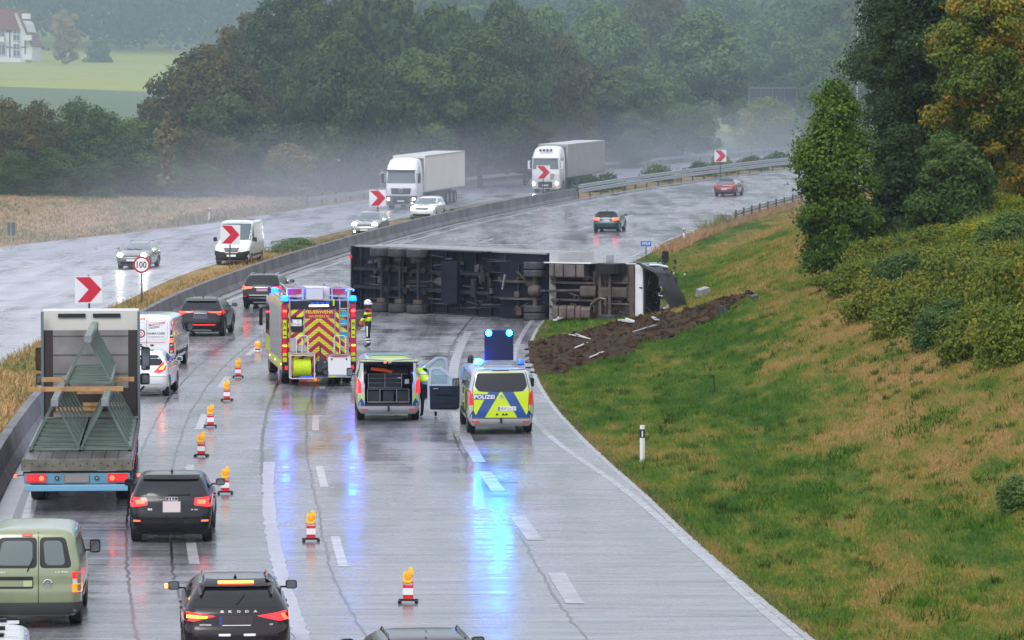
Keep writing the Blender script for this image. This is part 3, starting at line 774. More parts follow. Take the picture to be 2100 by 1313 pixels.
# --- black SUV by the barrier
def rear_x(t, b):
    for s in (-1, 1):
        f = (lambda p: p) if s > 0 else mir
        b.decal('tail_lamp', f([(.40, .99), (.88, 1.06), (.90, .93), (.86, .90), (.46, .95)]), 'rear', REDB if s < 0 else REDL, t, off=.016, rnd=.02)
        b.decal('fog_reflector', f(rect(.68, .86, .56, .60)), 'rear', REDD, t, off=.016)
    b.decal('number_plate', rect(-.22, .30, .82, .95), 'rear', mat('plate_pink', (.42, .22, .33), .5), t, off=.014, label='pink blanked number plate')
    for z in (.50, .63): b.decal('chrome_strip', rect(-.56, .66, z, z+.018), 'rear', CHROME, t, off=.018)
    b.decal('chrome_strip', rect(-.3, .3, .985, 1.0), 'rear', CHROME, t, off=.018)
    b.decal('bumper_skirt', [(-.86, .24), (.86, .24), (.88, .5), (-.88, .5)], 'rear', BLACK, t, off=.01)
    b.decal('diffuser', rect(-.36, .36, .28, .34), 'rear', SILVER, t, off=.02); fin(t, b, 1.0)
    mb = MB(); n = 12; c = b.pt(0, 1.06, 'rear', .01); mb.cyl(c, c+Vector((0, -.008, 0)), .035, 14); mb.obj('round_badge', EUB, t)
t, b = car('suv', 'black SUV with chrome roof rails and pink plate beside the concrete barrier', 'car', 4.44, 1.84, 1.60, P_BLACK, .36, 1.08, 2.67, .82, BLACK, rear=rear_x, rroof=.46, roofw=.74, hood=1.04, cowl=1.15, rails=CHROME, group='cars queuing in the left lane')
place(t, -11.62, 195.0, heading(195)-.05)
# --- white small hatchback half hidden by the lorry
def rear_c(t, b):
    for s in (-1, 1):
        f = (lambda p: p) if s > 0 else mir
        b.decal('tail_lamp', f([(.40, .80), (.60, .78), (.78, .90), (.80, 1.10), (.70, 1.13), (.56, .98)]), 'rear', REDL, t, off=.018, rnd=.03)
        b.decal('lamp_core', f([(.56, .88), (.70, .90), (.74, 1.0), (.66, 1.0)]), 'rear', AMBER, t, off=.022, rnd=.03)
    p = b.pt(0, .55, 'rear', .01); plate(t, 0, .55, p.y, .52, .13, 'W C 167')
    b.line('hatch_gap', [(-.8, .66), (.8, .66)], .014, 'rear', BLACKP, t); b.line('bumper_crease', [(-.8, .42), (.8, .42)], .012, 'rear', mat('grey_shut', (.3, .3, .3), .5), t)
t, b = car('small_hatchback', 'small white hatchback half hidden behind the flatbed lorry', 'car', 3.99, 1.74, 1.49, P_WHITE, .32, 1.0, 2.5, .72, None, rear=rear_c, rroof=.5, roofw=.70, hood=.95, cowl=1.0, rake=1.1, group='cars queuing in the left lane', rearwin=[(-.5, 1.34), (-.68, 1.12), (-.62, 1.02), (.62, 1.02), (.68, 1.12), (.5, 1.34)])
g = gp(292, 812); place(t, g.x, g.y-.7, heading(g.y)-.05)
# --- teal hatchback driving away
def rear_a(t, b):
    for s in (-1, 1):
        f = (lambda p: p) if s > 0 else mir
        b.decal('tail_lamp', f([(.42, .80), (.84, .84), (.86, 1.0), (.46, .98)]), 'rear', REDB, t, off=.016, rnd=.02)
    p = b.pt(0, .78, 'rear', .01); plate(t, 0, .80, p.y-.005, .5, .12, 'W A 1')
    b.decal('bumper_skirt', [(-.8, .24), (.8, .24), (.8, .36), (-.8, .36)], 'rear', BLACK, t, off=.01); fin(t, b, .85)
    b.decal('spoiler', [(-.55, 1.30), (.55, 1.30), (.6, 1.37), (-.6, 1.37)], 'rear', P_BLACK, t, off=.05)
t, b = car('hatchback', 'teal green hatchback driving away past the wreck', 'car', 4.03, 1.76, 1.42, P_TEAL, .33, .98, 2.55, .75, None, rear=rear_a, rroof=.42, roofw=.72, hood=.92, cowl=1.05, group='cars driving away')
place(t, XY(-4.2, 282), 281.6)
# --- crimson cabriolet
def rear_r(t, b):
    for s in (-1, 1):
        f = (lambda p: p) if s > 0 else mir
        b.decal('tail_lamp', f([(.50, .80), (.84, .82), (.85, .94), (.56, .92)]), 'rear', REDD, t, off=.016, rnd=.02)
    b.decal('fabric_roof', [(-.58, .62), (.58, .62), (.6, 2.3), (-.6, 2.3)], 'top', mat('soft_top', (.03, .035, .045), .5), t, off=.012)
    p = b.pt(0, .62, 'rear', .01); plate(t, 0, .6, p.y, .5, .11, 'ME 42'); b.decal('bumper_skirt', rect(-.8, .8, .22, .34), 'rear', BLACK, t, off=.01)
t, b = car('cabriolet', 'crimson cabriolet with dark soft top driving away near the bend', 'car', 4.42, 1.79, 1.42, P_CRIM, .33, 1.0, 2.58, .9, None, rear=rear_r, rroof=.85, roofw=.68, hood=.9, cowl=1.2, rbelt=.35, glass=mat('sky_glass', (.12, .15, .17), .06, coat=1), group='cars driving away')
place(t, XY(-6.3, 344), 343)
# --- oncoming cars
def front_lights(t, b, zz=.72, x0=.50, x1=.84, h=.12, grille=True, fog=False, plate_=True, pr=.16):
    w = b.W
    for s in (-1, 1):
        f = (lambda p: p) if s > 0 else mir
        b.decal('headlight', f([(x0, zz), (x1, zz+.04), (x1, zz+h+.02), (x0, zz+h*.8)]), 'front', HEADW, t, off=.016, rnd=.02)
        p = b.pt(s*(x0+x1)/2, zz+h*.5, 'front', .03); MB().lathe([(.0, .012), (.10, .01), (.13, 0)], p, 'Y', 14).obj('headlamp_bulb', HEAD, t)
        if fog: q = b.pt(s*.62, .42, 'front', .02); MB().cyl(q, q+Vector((0, .02, 0)), .05, 10).obj('fog_lamp', HEAD, t)
    if grille:
        g = b.decal('grille', [(-.44, zz-.02), (.44, zz-.02), (.47, zz+h*.8), (-.47, zz+h*.8)], 'front', BLACK, t, off=.01, rnd=.02)
        for k in range(3): b.line('grille_bar', [(-.43, zz+.02+k*.035), (.43, zz+.02+k*.035)], .012, 'front', CHROME, t, off=.018)
    b.decal('air_intake', [(-.6, .30), (.6, .30), (.66, .46), (-.66, .46)], 'front', BLACK, t, off=.01, rnd=.03)
    if plate_: b.decal('number_plate', rect(-.26, .26, .47, .58), 'front', PLATE, t, off=.02)
    for x in (-.35, .1): b.line('wiper', [(x, 1.05), (x+.42, 1.10)], .02, 'front', BLACK, t, off=.02)
def oncoming(t, px, py, hw_y, L):
    """stand the vehicle so that its nose is at the sight line of the photo"""
    g = gp(px, py); y = g.y; h = heading(y)
    d = Vector((math.sin(-h), math.cos(h))); t.location = (g.x+d.x*L, g.y+d.y*L, GH(g.x+d.x*L, g.y+d.y*L)); t.rotation_euler = (0, 0, h+math.pi)
    gr = (GH(g.x+d.x*L, g.y+d.y*L)-g.z)/L; t.rotation_euler.x = -math.atan(gr)
P_SLATE = mat('paint_slate', (.16, .17, .17), .25, .4, coat=1)
GW = mat('windscreen_bluish', (.06, .10, .11), .06, coat=1)
t, b = car('oncoming_estate', 'grey estate car with glaring headlights behind the speed limit sign', 'car', 4.6, 1.81, 1.47, P_SLATE, .33, 1.0, 2.65, .95, None, front=lambda t, b: front_lights(t, b), rroof=.5, hood=.92, glass=GW, rails=P_BLACK, group='oncoming traffic')
oncoming(t, 268, 553, 0, 4.6)
t, b = car('oncoming_suv', 'silver grey SUV with round fog lamps partly behind the chevron board', 'car', 4.5, 1.84, 1.66, mat('paint_champagne', (.3, .3, .28), .25, .5, coat=1), .35, 1.08, 2.68, .9, None, front=lambda t, b: front_lights(t, b, .80, fog=True), rroof=.5, hood=1.02, glass=GW, group='oncoming traffic', rails=CHROME)
oncoming(t, 746, 488, 0, 4.5)
t, b = car('oncoming_car', 'white car with bright headlights in front of the white lorry', 'car', 4.5, 1.85, 1.62, P_WHITE, .34, 1.06, 2.7, .9, None, front=lambda t, b: front_lights(t, b, .78), rroof=.5, hood=1.0, glass=GW, group='oncoming traffic')
oncoming(t, 864, 452, 0, 4.5)
# --- white roof of a car beyond the overturned trailer
t, b = car('hidden_car', 'white car whose roof just shows behind the overturned trailer', 'car', 4.3, 1.8, 1.48, P_WHITE, .33, 1.0, 2.6, .85, None, rroof=.5, group='cars driving away')
place(t, -5.3, 222.5, heading(222)-.05)
# --- dark roof at the bottom edge
t, b = car('foreground_car', 'dark car roof cut off by the bottom edge right of the estate car', 'car', 4.6, 1.84, 1.46, P_BLACK, .34, .99, 2.7, .85, None, rroof=.5, roofw=.74, rails=P_BLACK, group='cars at the lower edge')
place(t, -1.2, 63.2, heading(66))
# ------------------------------------------------------------------ vans
def van_levels(L, W, H, nose=.9, ws=.75, lean=.16, roofw=.80, hood=1.15, belt=1.28):
    w = W/2
    return [(.24, .12, L-.25, w*.86, .1), (.34, .02, L-.08, w*.95, .14), (.48, .0, L, w*.99, .16), (.7, .01, L-.02, w, .16), (hood-.25, .03, L-.08, w, .16), (hood-.08, .04, L-.25, w*.995, .16),
            (belt-.05, .06, L-nose, w*.985, .15), (belt, .07, L-nose-.08, w*.975, .15), (belt+(H-belt)*.5, .07+lean*.45, L-nose-.08-ws*.5, w*(1+roofw)/2*.99, .14),
            (H-.16, .07+lean*.85, L-nose-ws, w*(roofw+.06), .13), (H-.07, .07+lean, L-nose-ws-.12, w*roofw, .12), (H-.02, .15+lean, L-nose-ws-.3, w*roofw*.85, .1), (H, .4+lean, L-nose-ws-.6, w*roofw*.5, .1)]
def van(name, label, cat, L, W, H, paint, wr=.34, rear_ov=.95, wb=3.2, skip=None, group=None, clad=BLACK, mir_=True, loc=None, sides=True, z0=1.3, nwin=2, **kw):
    t = thing(name, label, cat, group=group); w = W/2; wy = (rear_ov, rear_ov+wb)
    b = Body('body', van_levels(L, W, H, **kw), paint, t, wy, wr, br=.05, bf=.14, bs=.02, skip=skip)
    MB().box((0, L/2, .40), (W*.7, L*.88, .34)).obj('underbody', BLACK, t)
    for y in wy:
        for s in (-1, 1): wheel(t, s*(w-.14), y, wr, .24, rim=STEEL)
    no = kw.get('nose', .9); ws = kw.get('ws', .75)
    for s, fc in ((-1, 'left'), (1, 'right')):
        xb = L-no-.15
        if sides:
            b.decal('side_window', [(xb-.95, z0), (xb-.05, z0-.03), (xb-ws*.85, H-.2), (xb-.95, H-.2)], fc, GLASS, t, rnd=.06)
            if nwin > 1: b.decal('side_window', rect(xb-2.2, xb-1.15, z0, H-.2), fc, GLASS, t, rnd=.06)
            if nwin > 2: b.decal('side_window', rect(.35, xb-2.4, z0, H-.22), fc, GLASS, t, rnd=.06)
        for yy in (xb-1.05, xb-.0, xb-2.3): b.line('door_gap', [(yy, H-.2), (yy, .4)], .012, fc, BLACKP, t)
        b.decal('side_trim', rect(rear_ov+wr*1.3, rear_ov+wb-wr*1.3, .5, .62), fc, clad, t, off=.02, skirt=.0)
        if mir_: mirror_part(t, s*(w*.96), L-no-.35, z0+.05, s, BLACK, .2, .25)
    rw = W/2*kw.get('roofw', .8)
    b.decal('windscreen', [(-rw*.95, H-.13), (-w*.9, kw.get('belt', 1.28)+.05), (w*.9, kw.get('belt', 1.28)+.05), (rw*.95, H-.13)], 'front', GW, t, rnd=.08)
    return t, b
# --- white panel van with lettering
t, b = van('panel_van', 'white panel van lettered on its rear doors beside the concrete barrier', 'van', 5.1, 1.96, 1.97, P_WHITE, .33, 1.0, 3.1, group='vans in the left lane', roofw=.86, nwin=1, lean=.10)
for s in (-1, 1):
    f = (lambda p: p) if s > 0 else mir
    b.decal('lamp_column', f([(.80, .60), (.955, .60), (.93, 1.78), (.86, 1.78)]), 'rear', BLACKP, t, off=.008)
    b.decal('tail_lamp', f(rect(.83, .93, .98, 1.14)), 'rear', REDB, t, off=.014); b.decal('tail_lamp', f(rect(.83, .93, .70, .82)), 'rear', REDD, t, off=.014)
    for z in (.64, .86, 1.2, 1.48): b.decal('clear_lens', f(rect(.84, .925, z, z+.06)), 'rear', HEADW, t, off=.014)
b.line('door_gap', [(0, .5), (0, 1.84)], .014, 'rear', BLACKP, t)
for x in (-.42, .40):
    q = rounded(rect(x-.34, x+.34, 1.10, 1.70), .08); b.line('door_pressing', q+[q[0]], .010, 'rear', mat('shut_line', (.3, .31, .32), .5), t)
b.decal('brake_light', rect(-.32, -.06, 1.80, 1.86), 'rear', REDD, t, off=.012)
b.decal('grey_slash', [(-.80, 1.18), (-.64, 1.18), (-.24, 1.70), (-.46, 1.70)], 'rear', mat('print_slate', (.09, .13, .14), .4), t, off=.006)
n = 18; ring = [(-.20+.15*math.cos(2*math.pi*k/n), 1.31+.15*math.sin(2*math.pi*k/n)) for k in range(n)]
b.decal('round_logo', ring, 'rear', mat('print_plum', (.16, .02, .06), .4), t, off=.007)
b.decal('logo_centre', [(-.20+.10*math.cos(2*math.pi*k/n), 1.31+.10*math.sin(2*math.pi*k/n)) for k in range(n)], 'rear', WHITEP, t, off=.009)
for ax, az in ((-.05, 0), (.05, 0), (0, .05), (0, -.05)): b.decal('logo_mark', rect(-.20+ax-.022, -.20+ax+.022, 1.31+az-.03, 1.31+az+.03), 'rear', REDP, t, off=.011)
b.text('lettering', 'HAMACHER', .03, .66, 1.27, 1.36, 'rear', mat('print_grey', (.08, .09, .1), .5), t)
b.text('lettering', 'GLASREINIGUNG', .05, .64, 1.17, 1.22, 'rear', mat('print_lightgrey', (.25, .26, .27), .5), t)
b.decal('red_sticker', [(.08, 1.57), (.64, 1.66), (.64, 1.73), (.08, 1.64)], 'rear', REDP, t, off=.007)
b.text('lettering', 'WIR SUCHEN DICH', .12, .60, 1.605, 1.69, 'rear', WHITEP, t, off=.011)
for z in (1.52, 1.48): b.line('small_print', [(.10, z), (.46, z+.06)], .016, 'rear', BLACKP, t)
b.line('small_print', [(-.7, .99), (.66, .99)], .014, 'rear', REDP, t)
b.decal('door_handle', rect(-.46, -.16, .90, .94), 'rear', BLACK, t, off=.02); b.decal('maker_badge', rect(.14, .26, .86, .93), 'rear', DARKMETAL, t, off=.015, rnd=.03)
b.decal('rear_bumper', rect(-.9, .9, .36, .5), 'rear', BLACK, t, off=.02, skirt=.0)
tube = b.pt(-.3, 4.0-1.4, 'top'); MB().cyl(tube, tube+Vector((0, -.1, .5)), .008, 5).obj('aerial', BLACK, t)
g = gp(303, 757); place(t, g.x, g.y-.8, heading(g.y)-.05)
# --- light green van
t, b = van('small_van', 'light green small van with two misted rear windows at the lower left', 'van', 4.4, 1.79, 1.83, P_GREEN, .33, .9, 2.68, group='vans in the left lane', lean=.14, roofw=.82, hood=1.05, belt=1.16, nwin=1, z0=1.15)
b.line('door_gap', [(.11, .48), (.11, 1.76)], .014, 'rear', BLACKP, t)
for x0, x1 in ((-.74, .085), (.135, .68)):
    k = 1 if x0 < 0 else 0
    b.decal('rear_window', [(x0+.14*k, 1.67), (x0-.0, 1.12), (x1+.04*(1-k), 1.12), (x1-.08*(1-k), 1.67)], 'rear', BLACKP, t, off=.006, rnd=.09)
    b.decal('window_pane', [(x0+.2*k+.06*(1-k), 1.61), (x0+.1, 1.17), (x1-.08, 1.17), (x1-.08*k-.15*(1-k), 1.61)], 'rear', GLASSL, t, off=.011, rnd=.09)
b.decal('brake_light', rect(-.19, .0, 1.69, 1.735), 'rear', REDD, t, off=.02, rnd=.01)
for s in (-1, 1):
    f = (lambda p: p) if s > 0 else mir
    b.decal('tail_lamp', f(rect(.72, .885, .92, 1.04)), 'rear', REDL, t, off=.014, rnd=.02); b.decal('reverse_lamp', f(rect(.725, .88, .83, .92)), 'rear', HEADW, t, off=.014)
    b.decal('indicator', f(rect(.72, .885, .68, .83)), 'rear', mat('orange_lamp', (.6, .12, .01), .2, emit=(1, .16, .01), es=1.6, coat=.6), t, off=.014, rnd=.02)
b.decal('plate_recess', rect(-.68, .02, .75, .97), 'rear', BLACKP, t, off=.005, rnd=.03)
b.decal('number_plate', rect(-.63, -.17, .79, .90), 'rear', mat('plate_olive', (.25, .29, .17), .5), t, off=.014, label='olive blanked number plate'); b.decal('number_plate', rect(-.165, .0, .79, .90), 'rear', mat('plate_pale', (.42, .5, .28), .5), t, off=.014)
c = b.pt(.28, .83, 'rear', .012); rg = MB(); n = 20; rp = lambda a, r: c+Vector((r*math.cos(a), 0, r*math.sin(a)))
rg.tube([rp(2*math.pi*k/n, .082) for k in range(n)], .010, 5, close=True)
for pts in ([(-.05, .05), (-.018, -.0), (.018, -.0), (.05, .05)], [(-.065, .02), (-.035, -.06), (0, .0), (.035, -.06), (.065, .02)]): pass
rg.tube([c+Vector((x, 0, z)) for x, z in ((-.035, .068), (0, .012), (.035, .068))], .008, 5)
rg.tube([c+Vector((x, 0, z)) for x, z in ((-.068, .035), (-.032, -.062), (0, -.005), (.032, -.062), (.068, .035))], .008, 5); rg.obj('round_emblem', CHROME, t)
b.text('model_badge', 'CADDY', -.68, -.48, 1.035, 1.06, 'rear', CHROME, t); b.text('model_badge', '1.9 TDI', .42, .64, 1.035, 1.06, 'rear', CHROME, t)
wiper(t, b, -.09, 1.06, .02, 1.3)
b.decal('rear_bumper', [(-.885, .28), (.885, .28), (.89, .50), (-.89, .50)], 'rear', mat('bumper_grey', (.055, .06, .06), .5), t, off=.03, skirt=.0, rnd=.04)
place(t, -8.72, 76.3, heading(76)-.045)
# --- white roof at the lower left corner
t, b = van('white_van', 'white van roof with roof bars cut off at the lower left corner', 'van', 4.9, 1.92, 1.95, P_WHITE, .33, 1.0, 3.0, group='vans in the left lane', roofw=.88, nwin=1, mir_=False)
for y in (.5, 1.3, 2.2): MB().box((0, y, 2.02), (1.5, .06, .04)).obj('roof_bar', mat('white_bar', (.6, .61, .62), .4), t); MB().box((.5, y, 2.05), (.14, .09, .05)).obj('bar_clamp', BLACK, t)
place(t, -7.72, 58.9, heading(65)-.03)
# --- oncoming white panel van
t, b = van('oncoming_van', 'oncoming white high roof panel van behind a chevron board', 'van', 5.4, 2.05, 2.52, P_WHITE, .34, 1.0, 3.45, group='oncoming traffic', roofw=.86, nose=.95, ws=.9, hood=1.2, belt=1.38, lean=.05, nwin=1, z0=1.4)
for s in (-1, 1):
    f = (lambda p: p) if s > 0 else mir
    b.decal('headlight', f([(.52, .92), (.92, .98), (.96, 1.3), (.62, 1.12)]), 'front', HEADW, t, off=.016, rnd=.03); p = b.pt(s*.76, 1.06, 'front', .03); MB().lathe([(0, .014), (.06, .012), (.08, 0)], p, 'Y', 14).obj('headlamp_bulb', HEAD, t)
b.decal('bumper', [(-1.0, .3), (1.0, .3), (1.0, .86), (.6, .78), (-.6, .78), (-1.0, .86)], 'front', BLACK, t, off=.02)
gq = rounded([(-.48, 1.02), (-.36, .74), (.36, .74), (.48, 1.02)], .05); b.decal('grille', gq, 'front', mat('grille_grey', (.1, .1, .11), .5), t, off=.03); b.line('grille_frame', gq+[gq[0]], .035, 'front', P_WHITE, t, off=.04)
b.decal('number_plate', rect(-.26, .26, .52, .63), 'front', PLATE, t, off=.035)
oncoming(t, 474, 545, 0, 5.4)
# ------------------------------------------------------------------ police vans
def vito(label, openback):
    W, H, L = 1.93, 1.92, 5.14
    sk = (lambda c: c[1] < .4 and abs(c[0]) < .70 and .50 < c[2] < 1.70) if openback else None
    t, b = van('police_van', label, 'police van', L, W, H, SILVER, .34, .95, 3.2, skip=sk, group='police vans', lean=.15, roofw=.82, nwin=3, mir_=False, hood=1.12, belt=1.26)
    for s in (-1, 1): mirror_part(t, s*.93, 3.55, 1.28, s, BLACK, .2, .26) if not openback or s < 0 else None
    for fc in ('left', 'right'):
        b.decal('livery_band', rect(.25, 4.6, .66, 1.22), fc, NEON, t, off=.005)
        for k in range(3): b.decal('livery_block', [(.5+1.3*k, .66), (1.1+1.3*k, .66), (1.35+1.3*k, 1.22), (.75+1.3*k, 1.22)], fc, PBLUE, t, off=.008)
        b.text('lettering', 'POLIZEI', 1.6, 3.0, .82, 1.06, fc, WHITEP, t, off=.012)
    yb = b.pt(0, .41, 'rear').y
    for s in (-1, 1):
        f = (lambda p: p) if s > 0 else mir
        b.decal('tail_lamp', f([(.80, .86), (.955, .86), (.94, 1.28), (.90, 1.30), (.83, 1.2)]), 'rear', REDD if not openback else REDL, t, off=.018, skirt=.01, rnd=.03)
        b.decal('livery_corner', f([(.76, .50), (.955, .50), (.955, .86), (.76, .86)]), 'rear', NEON, t, off=.006)
        b.decal('livery_corner', f([(.86, 1.32), (.93, 1.30), (.87, 1.62), (.80, 1.64)]), 'rear', NEON, t, off=.006) if openback else None
        b.decal('livery_corner', f([(.70, .5), (.95, .5), (.80, .72)]), 'rear', PBLUE, t, off=.010)
        b.decal('reflector', f(rect(.62, .84, .36, .395)), 'rear', REDD, t, off=.02)
    MB().box((0, yb-.03, .40), (.06, .10, .14)).cyl((0, yb-.08, .34), (0, yb-.08, .48), .025, 8).obj('tow_hitch', BLACKP, t)
    if not openback:
        b.decal('tailgate_livery', [(-.79, .50), (.79, .50), (.80, .84), (.83, 1.25), (.80, 1.34), (.68, 1.26), (-.68, 1.26), (-.80, 1.34), (-.83, 1.25), (-.80, .84)], 'rear', NEON, t, off=.006)
        b.decal('tailgate_livery', [(-.70, 1.79), (.70, 1.79), (.66, 1.865), (-.66, 1.865)], 'rear', NEON, t, off=.006)
        for q in ([(-.77, .50), (-.47, .50), (-.03, 1.235), (-.36, 1.235)],): b.decal('livery_stripe', q, 'rear', PBLUE, t, off=.010); b.decal('livery_stripe', mir(q), 'rear', PBLUE, t, off=.010)
        b.decal('livery_stripe', [(-.78, 1.02), (-.16, 1.02), (-.07, 1.17), (-.78, 1.17)], 'rear', PBLUE, t, off=.013)
        b.decal('rear_window', [(-.68, 1.77), (-.76, 1.40), (-.64, 1.25), (-.3, 1.235), (.3, 1.235), (.64, 1.25), (.76, 1.40), (.68, 1.77)], 'rear', GLASS, t, off=.014, rnd=.06)
        q = [(-.83, .48), (-.79, .84), (-.82, 1.3), (-.70, 1.86), (.70, 1.86), (.82, 1.3), (.79, .84), (.83, .48), (-.83, .48)]; b.line('tailgate_gap', q, .014, 'rear', BLACKP, t, off=.012)
        b.text('lettering', 'POLIZEI', -.77, -.19, 1.04, 1.15, 'rear', WHITEP, t, off=.018)
        p = b.pt(.17, .75, 'rear', .02); plate(t, .17, .76, p.y, .52, .12, 'NRW 5-6139')
        c = b.pt(.02, 1.10, 'rear', .016); st = MB(); st.cyl(c, c+Vector((0, -.006, 0)), .055, 20)
        for k in range(3): a = R(90+120*k); st.cyl(c+Vector((0, -.008, 0)), c+Vector((.05*math.cos(a), -.008, .05*math.sin(a))), .006, 5, mi=1)
        st.obj('star_badge', [SILVER, CHROME], t)
        for x in (-.12, .06, .15): b.decal('pictogram', [(x-.035, .555), (x-.022, .555), (x-.02, .57), (x+.02, .57), (x+.022, .555), (x+.035, .555), (x+.035, .59), (x+.02, .62), (x-.02, .62), (x-.035, .59)], 'rear', BLACKP, t, off=.014)
        b.decal('brake_light', rect(-.24, .24, 1.835, 1.86), 'rear', mat('dull_red', (.12, .01, .01), .3), t, off=.02)
        wiper(t, b, -.1, 1.22, -.12, 1.28)
    b.line('bumper_gap', [(-.9, .485), (.9, .485)], .012, 'rear', BLACKP, t)
    return t, b
def door_part(parent, hinge, ang, side, z0=.42, z1=1.74):
    """front door standing open: dark inner lining, pale window, grey frame; local x runs from hinge to latch"""
    ho = bpy.data.objects.new('front_door', None); C.objects.link(ho)
    Lw = 1.02; zs = 1.18
    out = [(0, z0+.10), (.12, z0), (Lw-.04, z0), (Lw, z0+.1), (Lw, zs), (Lw-.05, z1-.04), (Lw-.18, z1), (.62, z1), (.28, zs+.28), (0, zs)]
    win = [(.13, zs+.03), (Lw-.10, zs+.03), (Lw-.13, z1-.09), (.64, z1-.08), (.38, zs+.28)]
    bm = MB(); lower = [(0, z0+.10), (.12, z0), (Lw-.04, z0), (Lw, z0+.1), (Lw, zs+.03), (0, zs+.03)]
    bm.prism(lower, 1, -.05, .05)
    A = [(0, zs+.03), (Lw, zs+.03), (Lw-.05, z1-.04), (Lw-.18, z1), (.62, z1), (.28, zs+.30)]; I = [(.13, zs+.04), (Lw-.10, zs+.04), (Lw-.125, z1-.12), (Lw-.19, z1-.07), (.66, z1-.07), (.36, zs+.26)]
    for k in range(6): j = (k+1) % 6; bm.prism([A[k], A[j], I[j], I[k]], 1, -.03, .03)
    d = bm.obj('front_door', SILVER, parent)
    bpy.data.objects.remove(ho)
    inner = MB().prism([(.07, z0+.12), (.16, z0+.06), (Lw-.08, z0+.06), (Lw-.06, zs), (.06, zs)], 1, -.075, -.05).box((.5, -.10, zs-.22), (.55, .06, .06)).box((.45, -.10, z0+.16), (.6, .06, .12)).obj('door_lining', mat('door_lining', (.008, .014, .022), .6, spec=.2), d)
    MB().tube([(.70, -.1, zs-.08), (.84, -.11, zs-.08)], .014, 5).obj('door_handle', CHROME, d)
    gl = MB().prism(I, 1, -.006, .006).obj('door_window', DOORG, d)
    M = Matrix.Translation(hinge) @ Matrix.Rotation(ang, 4, 'Z')
    if side < 0: M = M @ Matrix.Scale(-1, 4, (1, 0, 0))
    for o in (d, inner, gl) + tuple(c for c in d.children if c not in (inner, gl)):
        if o.type == 'MESH': o.data.transform(M); (o.data.flip_normals() if side < 0 else None)
    return d
DOORG = mat('door_glass', (.5, .62, .6), .03, alpha=1); _t, _p = nodes(DOORG)
_tr = new(_t, 'ShaderNodeBsdfTransparent'); _tr.inputs[0].default_value = (.72, .84, .82, 1); _mx = new(_t, 'ShaderNodeMixShader'); _mx.inputs[0].default_value = .32
_t.links.new(_tr.outputs[0], _mx.inputs[1]); _t.links.new(_p.outputs[0], _mx.inputs[2]); _t.links.new(_mx.outputs[0], _t.nodes['Material Output'].inputs[0])
def blue_lamp(parent, c, r=.09, h=.14, on=True, name='blue_beacon', power=30):
    mb = MB().lathe([(r, 0), (r, h*.7), (r*.7, h), (0, h*1.05)], c, 'Z', 14); o = mb.obj(name, (BLUEL if on else BLUED), parent, True)
    MB().cyl(Vector(c)-Vector((0, 0, .03)), c, r*1.1, 14).obj('beacon_base', BLACK, o)
    if on and power: lamp(parent, Vector(c)+Vector((0, -.02, h*1.6)), power, (.0, .12, 1))
    return o
def lamp(parent, c, power, col=(.05, .25, 1), r=.08):
    l = bpy.data.lights.new('beacon_light', 'POINT'); l.energy = power; l.color = col; l.shadow_soft_size = r
    o = bpy.data.objects.new('beacon_light', l); C.objects.link(o); o.parent = parent; o.location = c; return o
# --- police van on the right, raised warning board on its roof
t, b = vito('police van with raised blue lit warning board and yellow blue tailgate', False)
bar = MB().rbox((0, .95, 1.99), (1.02, .30, .06), .03, axis=2); [bar.box((x, .95, 1.95), (.07, .3, .08)) for x in (-.5, .5)]; bar.box((0, .80, 2.03), (1.2, .05, .05)).box((0, 1.12, 2.05), (1.2, .05, .05)).box((0, .9, 2.08), (.9, .1, .03)); bar.obj('roof_light_bar', STEEL, t)
bo = MB().rbox((0, 1.0, 2.53), (.84, .07, .88), .03, axis=1); [bo.box((x, 1.0, 2.1), (.05, .05, .1)) for x in (-.3, .3)]
PANEL_GLOW = mat('warning_board', (.003, .009, .05), .35, coat=.3)  # black board; the blue glow of its lamps is put into the colour
bo = bo.obj('warning_board', PANEL_GLOW, t)
for x in (-.30, .30):
    MB().cyl((x, .962, 2.89), (x, .91, 2.89), .085, 18).obj('board_lamp', BLUEC, bo); MB().lathe([(.085, 0), (.105, 0), (.105, -.03)], (x, .95, 2.89), 'Y', 18).obj('lamp_ring', BLACK, bo)
blue_lamp(t, (-.60, .95, 1.98), .11, .15, power=60).data.materials[0] = BLUEC
blue_lamp(t, (.62, .95, 1.98), .11, .15, False)
lamp(t, (0, 1.0, 3.35), 160, (.0, .2, 1), .1)
lf = door_part(t, Vector((-.93, 3.55, 0)), R(-8), -1)
g = gp(1030, 888); place(t, g.x-.03, g.y-.9, heading(g.y)+.02)
POL_R = t
# --- police van on the left, tailgate up, load bay open
t, b = vito('police van with open tailgate showing equipment shelves', True)
y0_ = .12
bay = MB()
for s in (-1, 1): bay.box((s*.735, .9, 1.12), (.03, 1.5, 1.2))
bay.box((0, .9, .50), (1.5, 1.5, .03)).box((0, 1.66, 1.05), (1.5, .03, 1.1)).box((0, .9, 1.74), (1.5, 1.5, .03)); bay.obj('load_bay', mat('bay_lining', (.015, .016, .018), .7), t)
sh = MB(); a = .014; ys_ = .30
def bar_(x0, z0, x1, z1, y=ys_): sh.cyl((x0, y, z0), (x1, y, z1), a, 6)
for z in (.58, .97): bar_(-.62, z, .62, z)
for x in (-.62, -.25, .25, .62): bar_(x, .58, x, .97)
for z in (1.02, 1.16, 1.30, 1.43): bar_(-.60, z, .40, z) if z != 1.43 else bar_(-.60, z, .60, z)
for x in (-.60, -.10, .40): bar_(x, 1.02, x, 1.43)
sh.obj('shelf_frame', STEEL, t)
bx = mat('equipment_case', (.03, .032, .035), .5, var=.3)
for x in (-.43, 0, .43): MB().rbox((x, .62, .76), (.32, .5, .30), .03, axis=1).obj('equipment_case', bx, t)
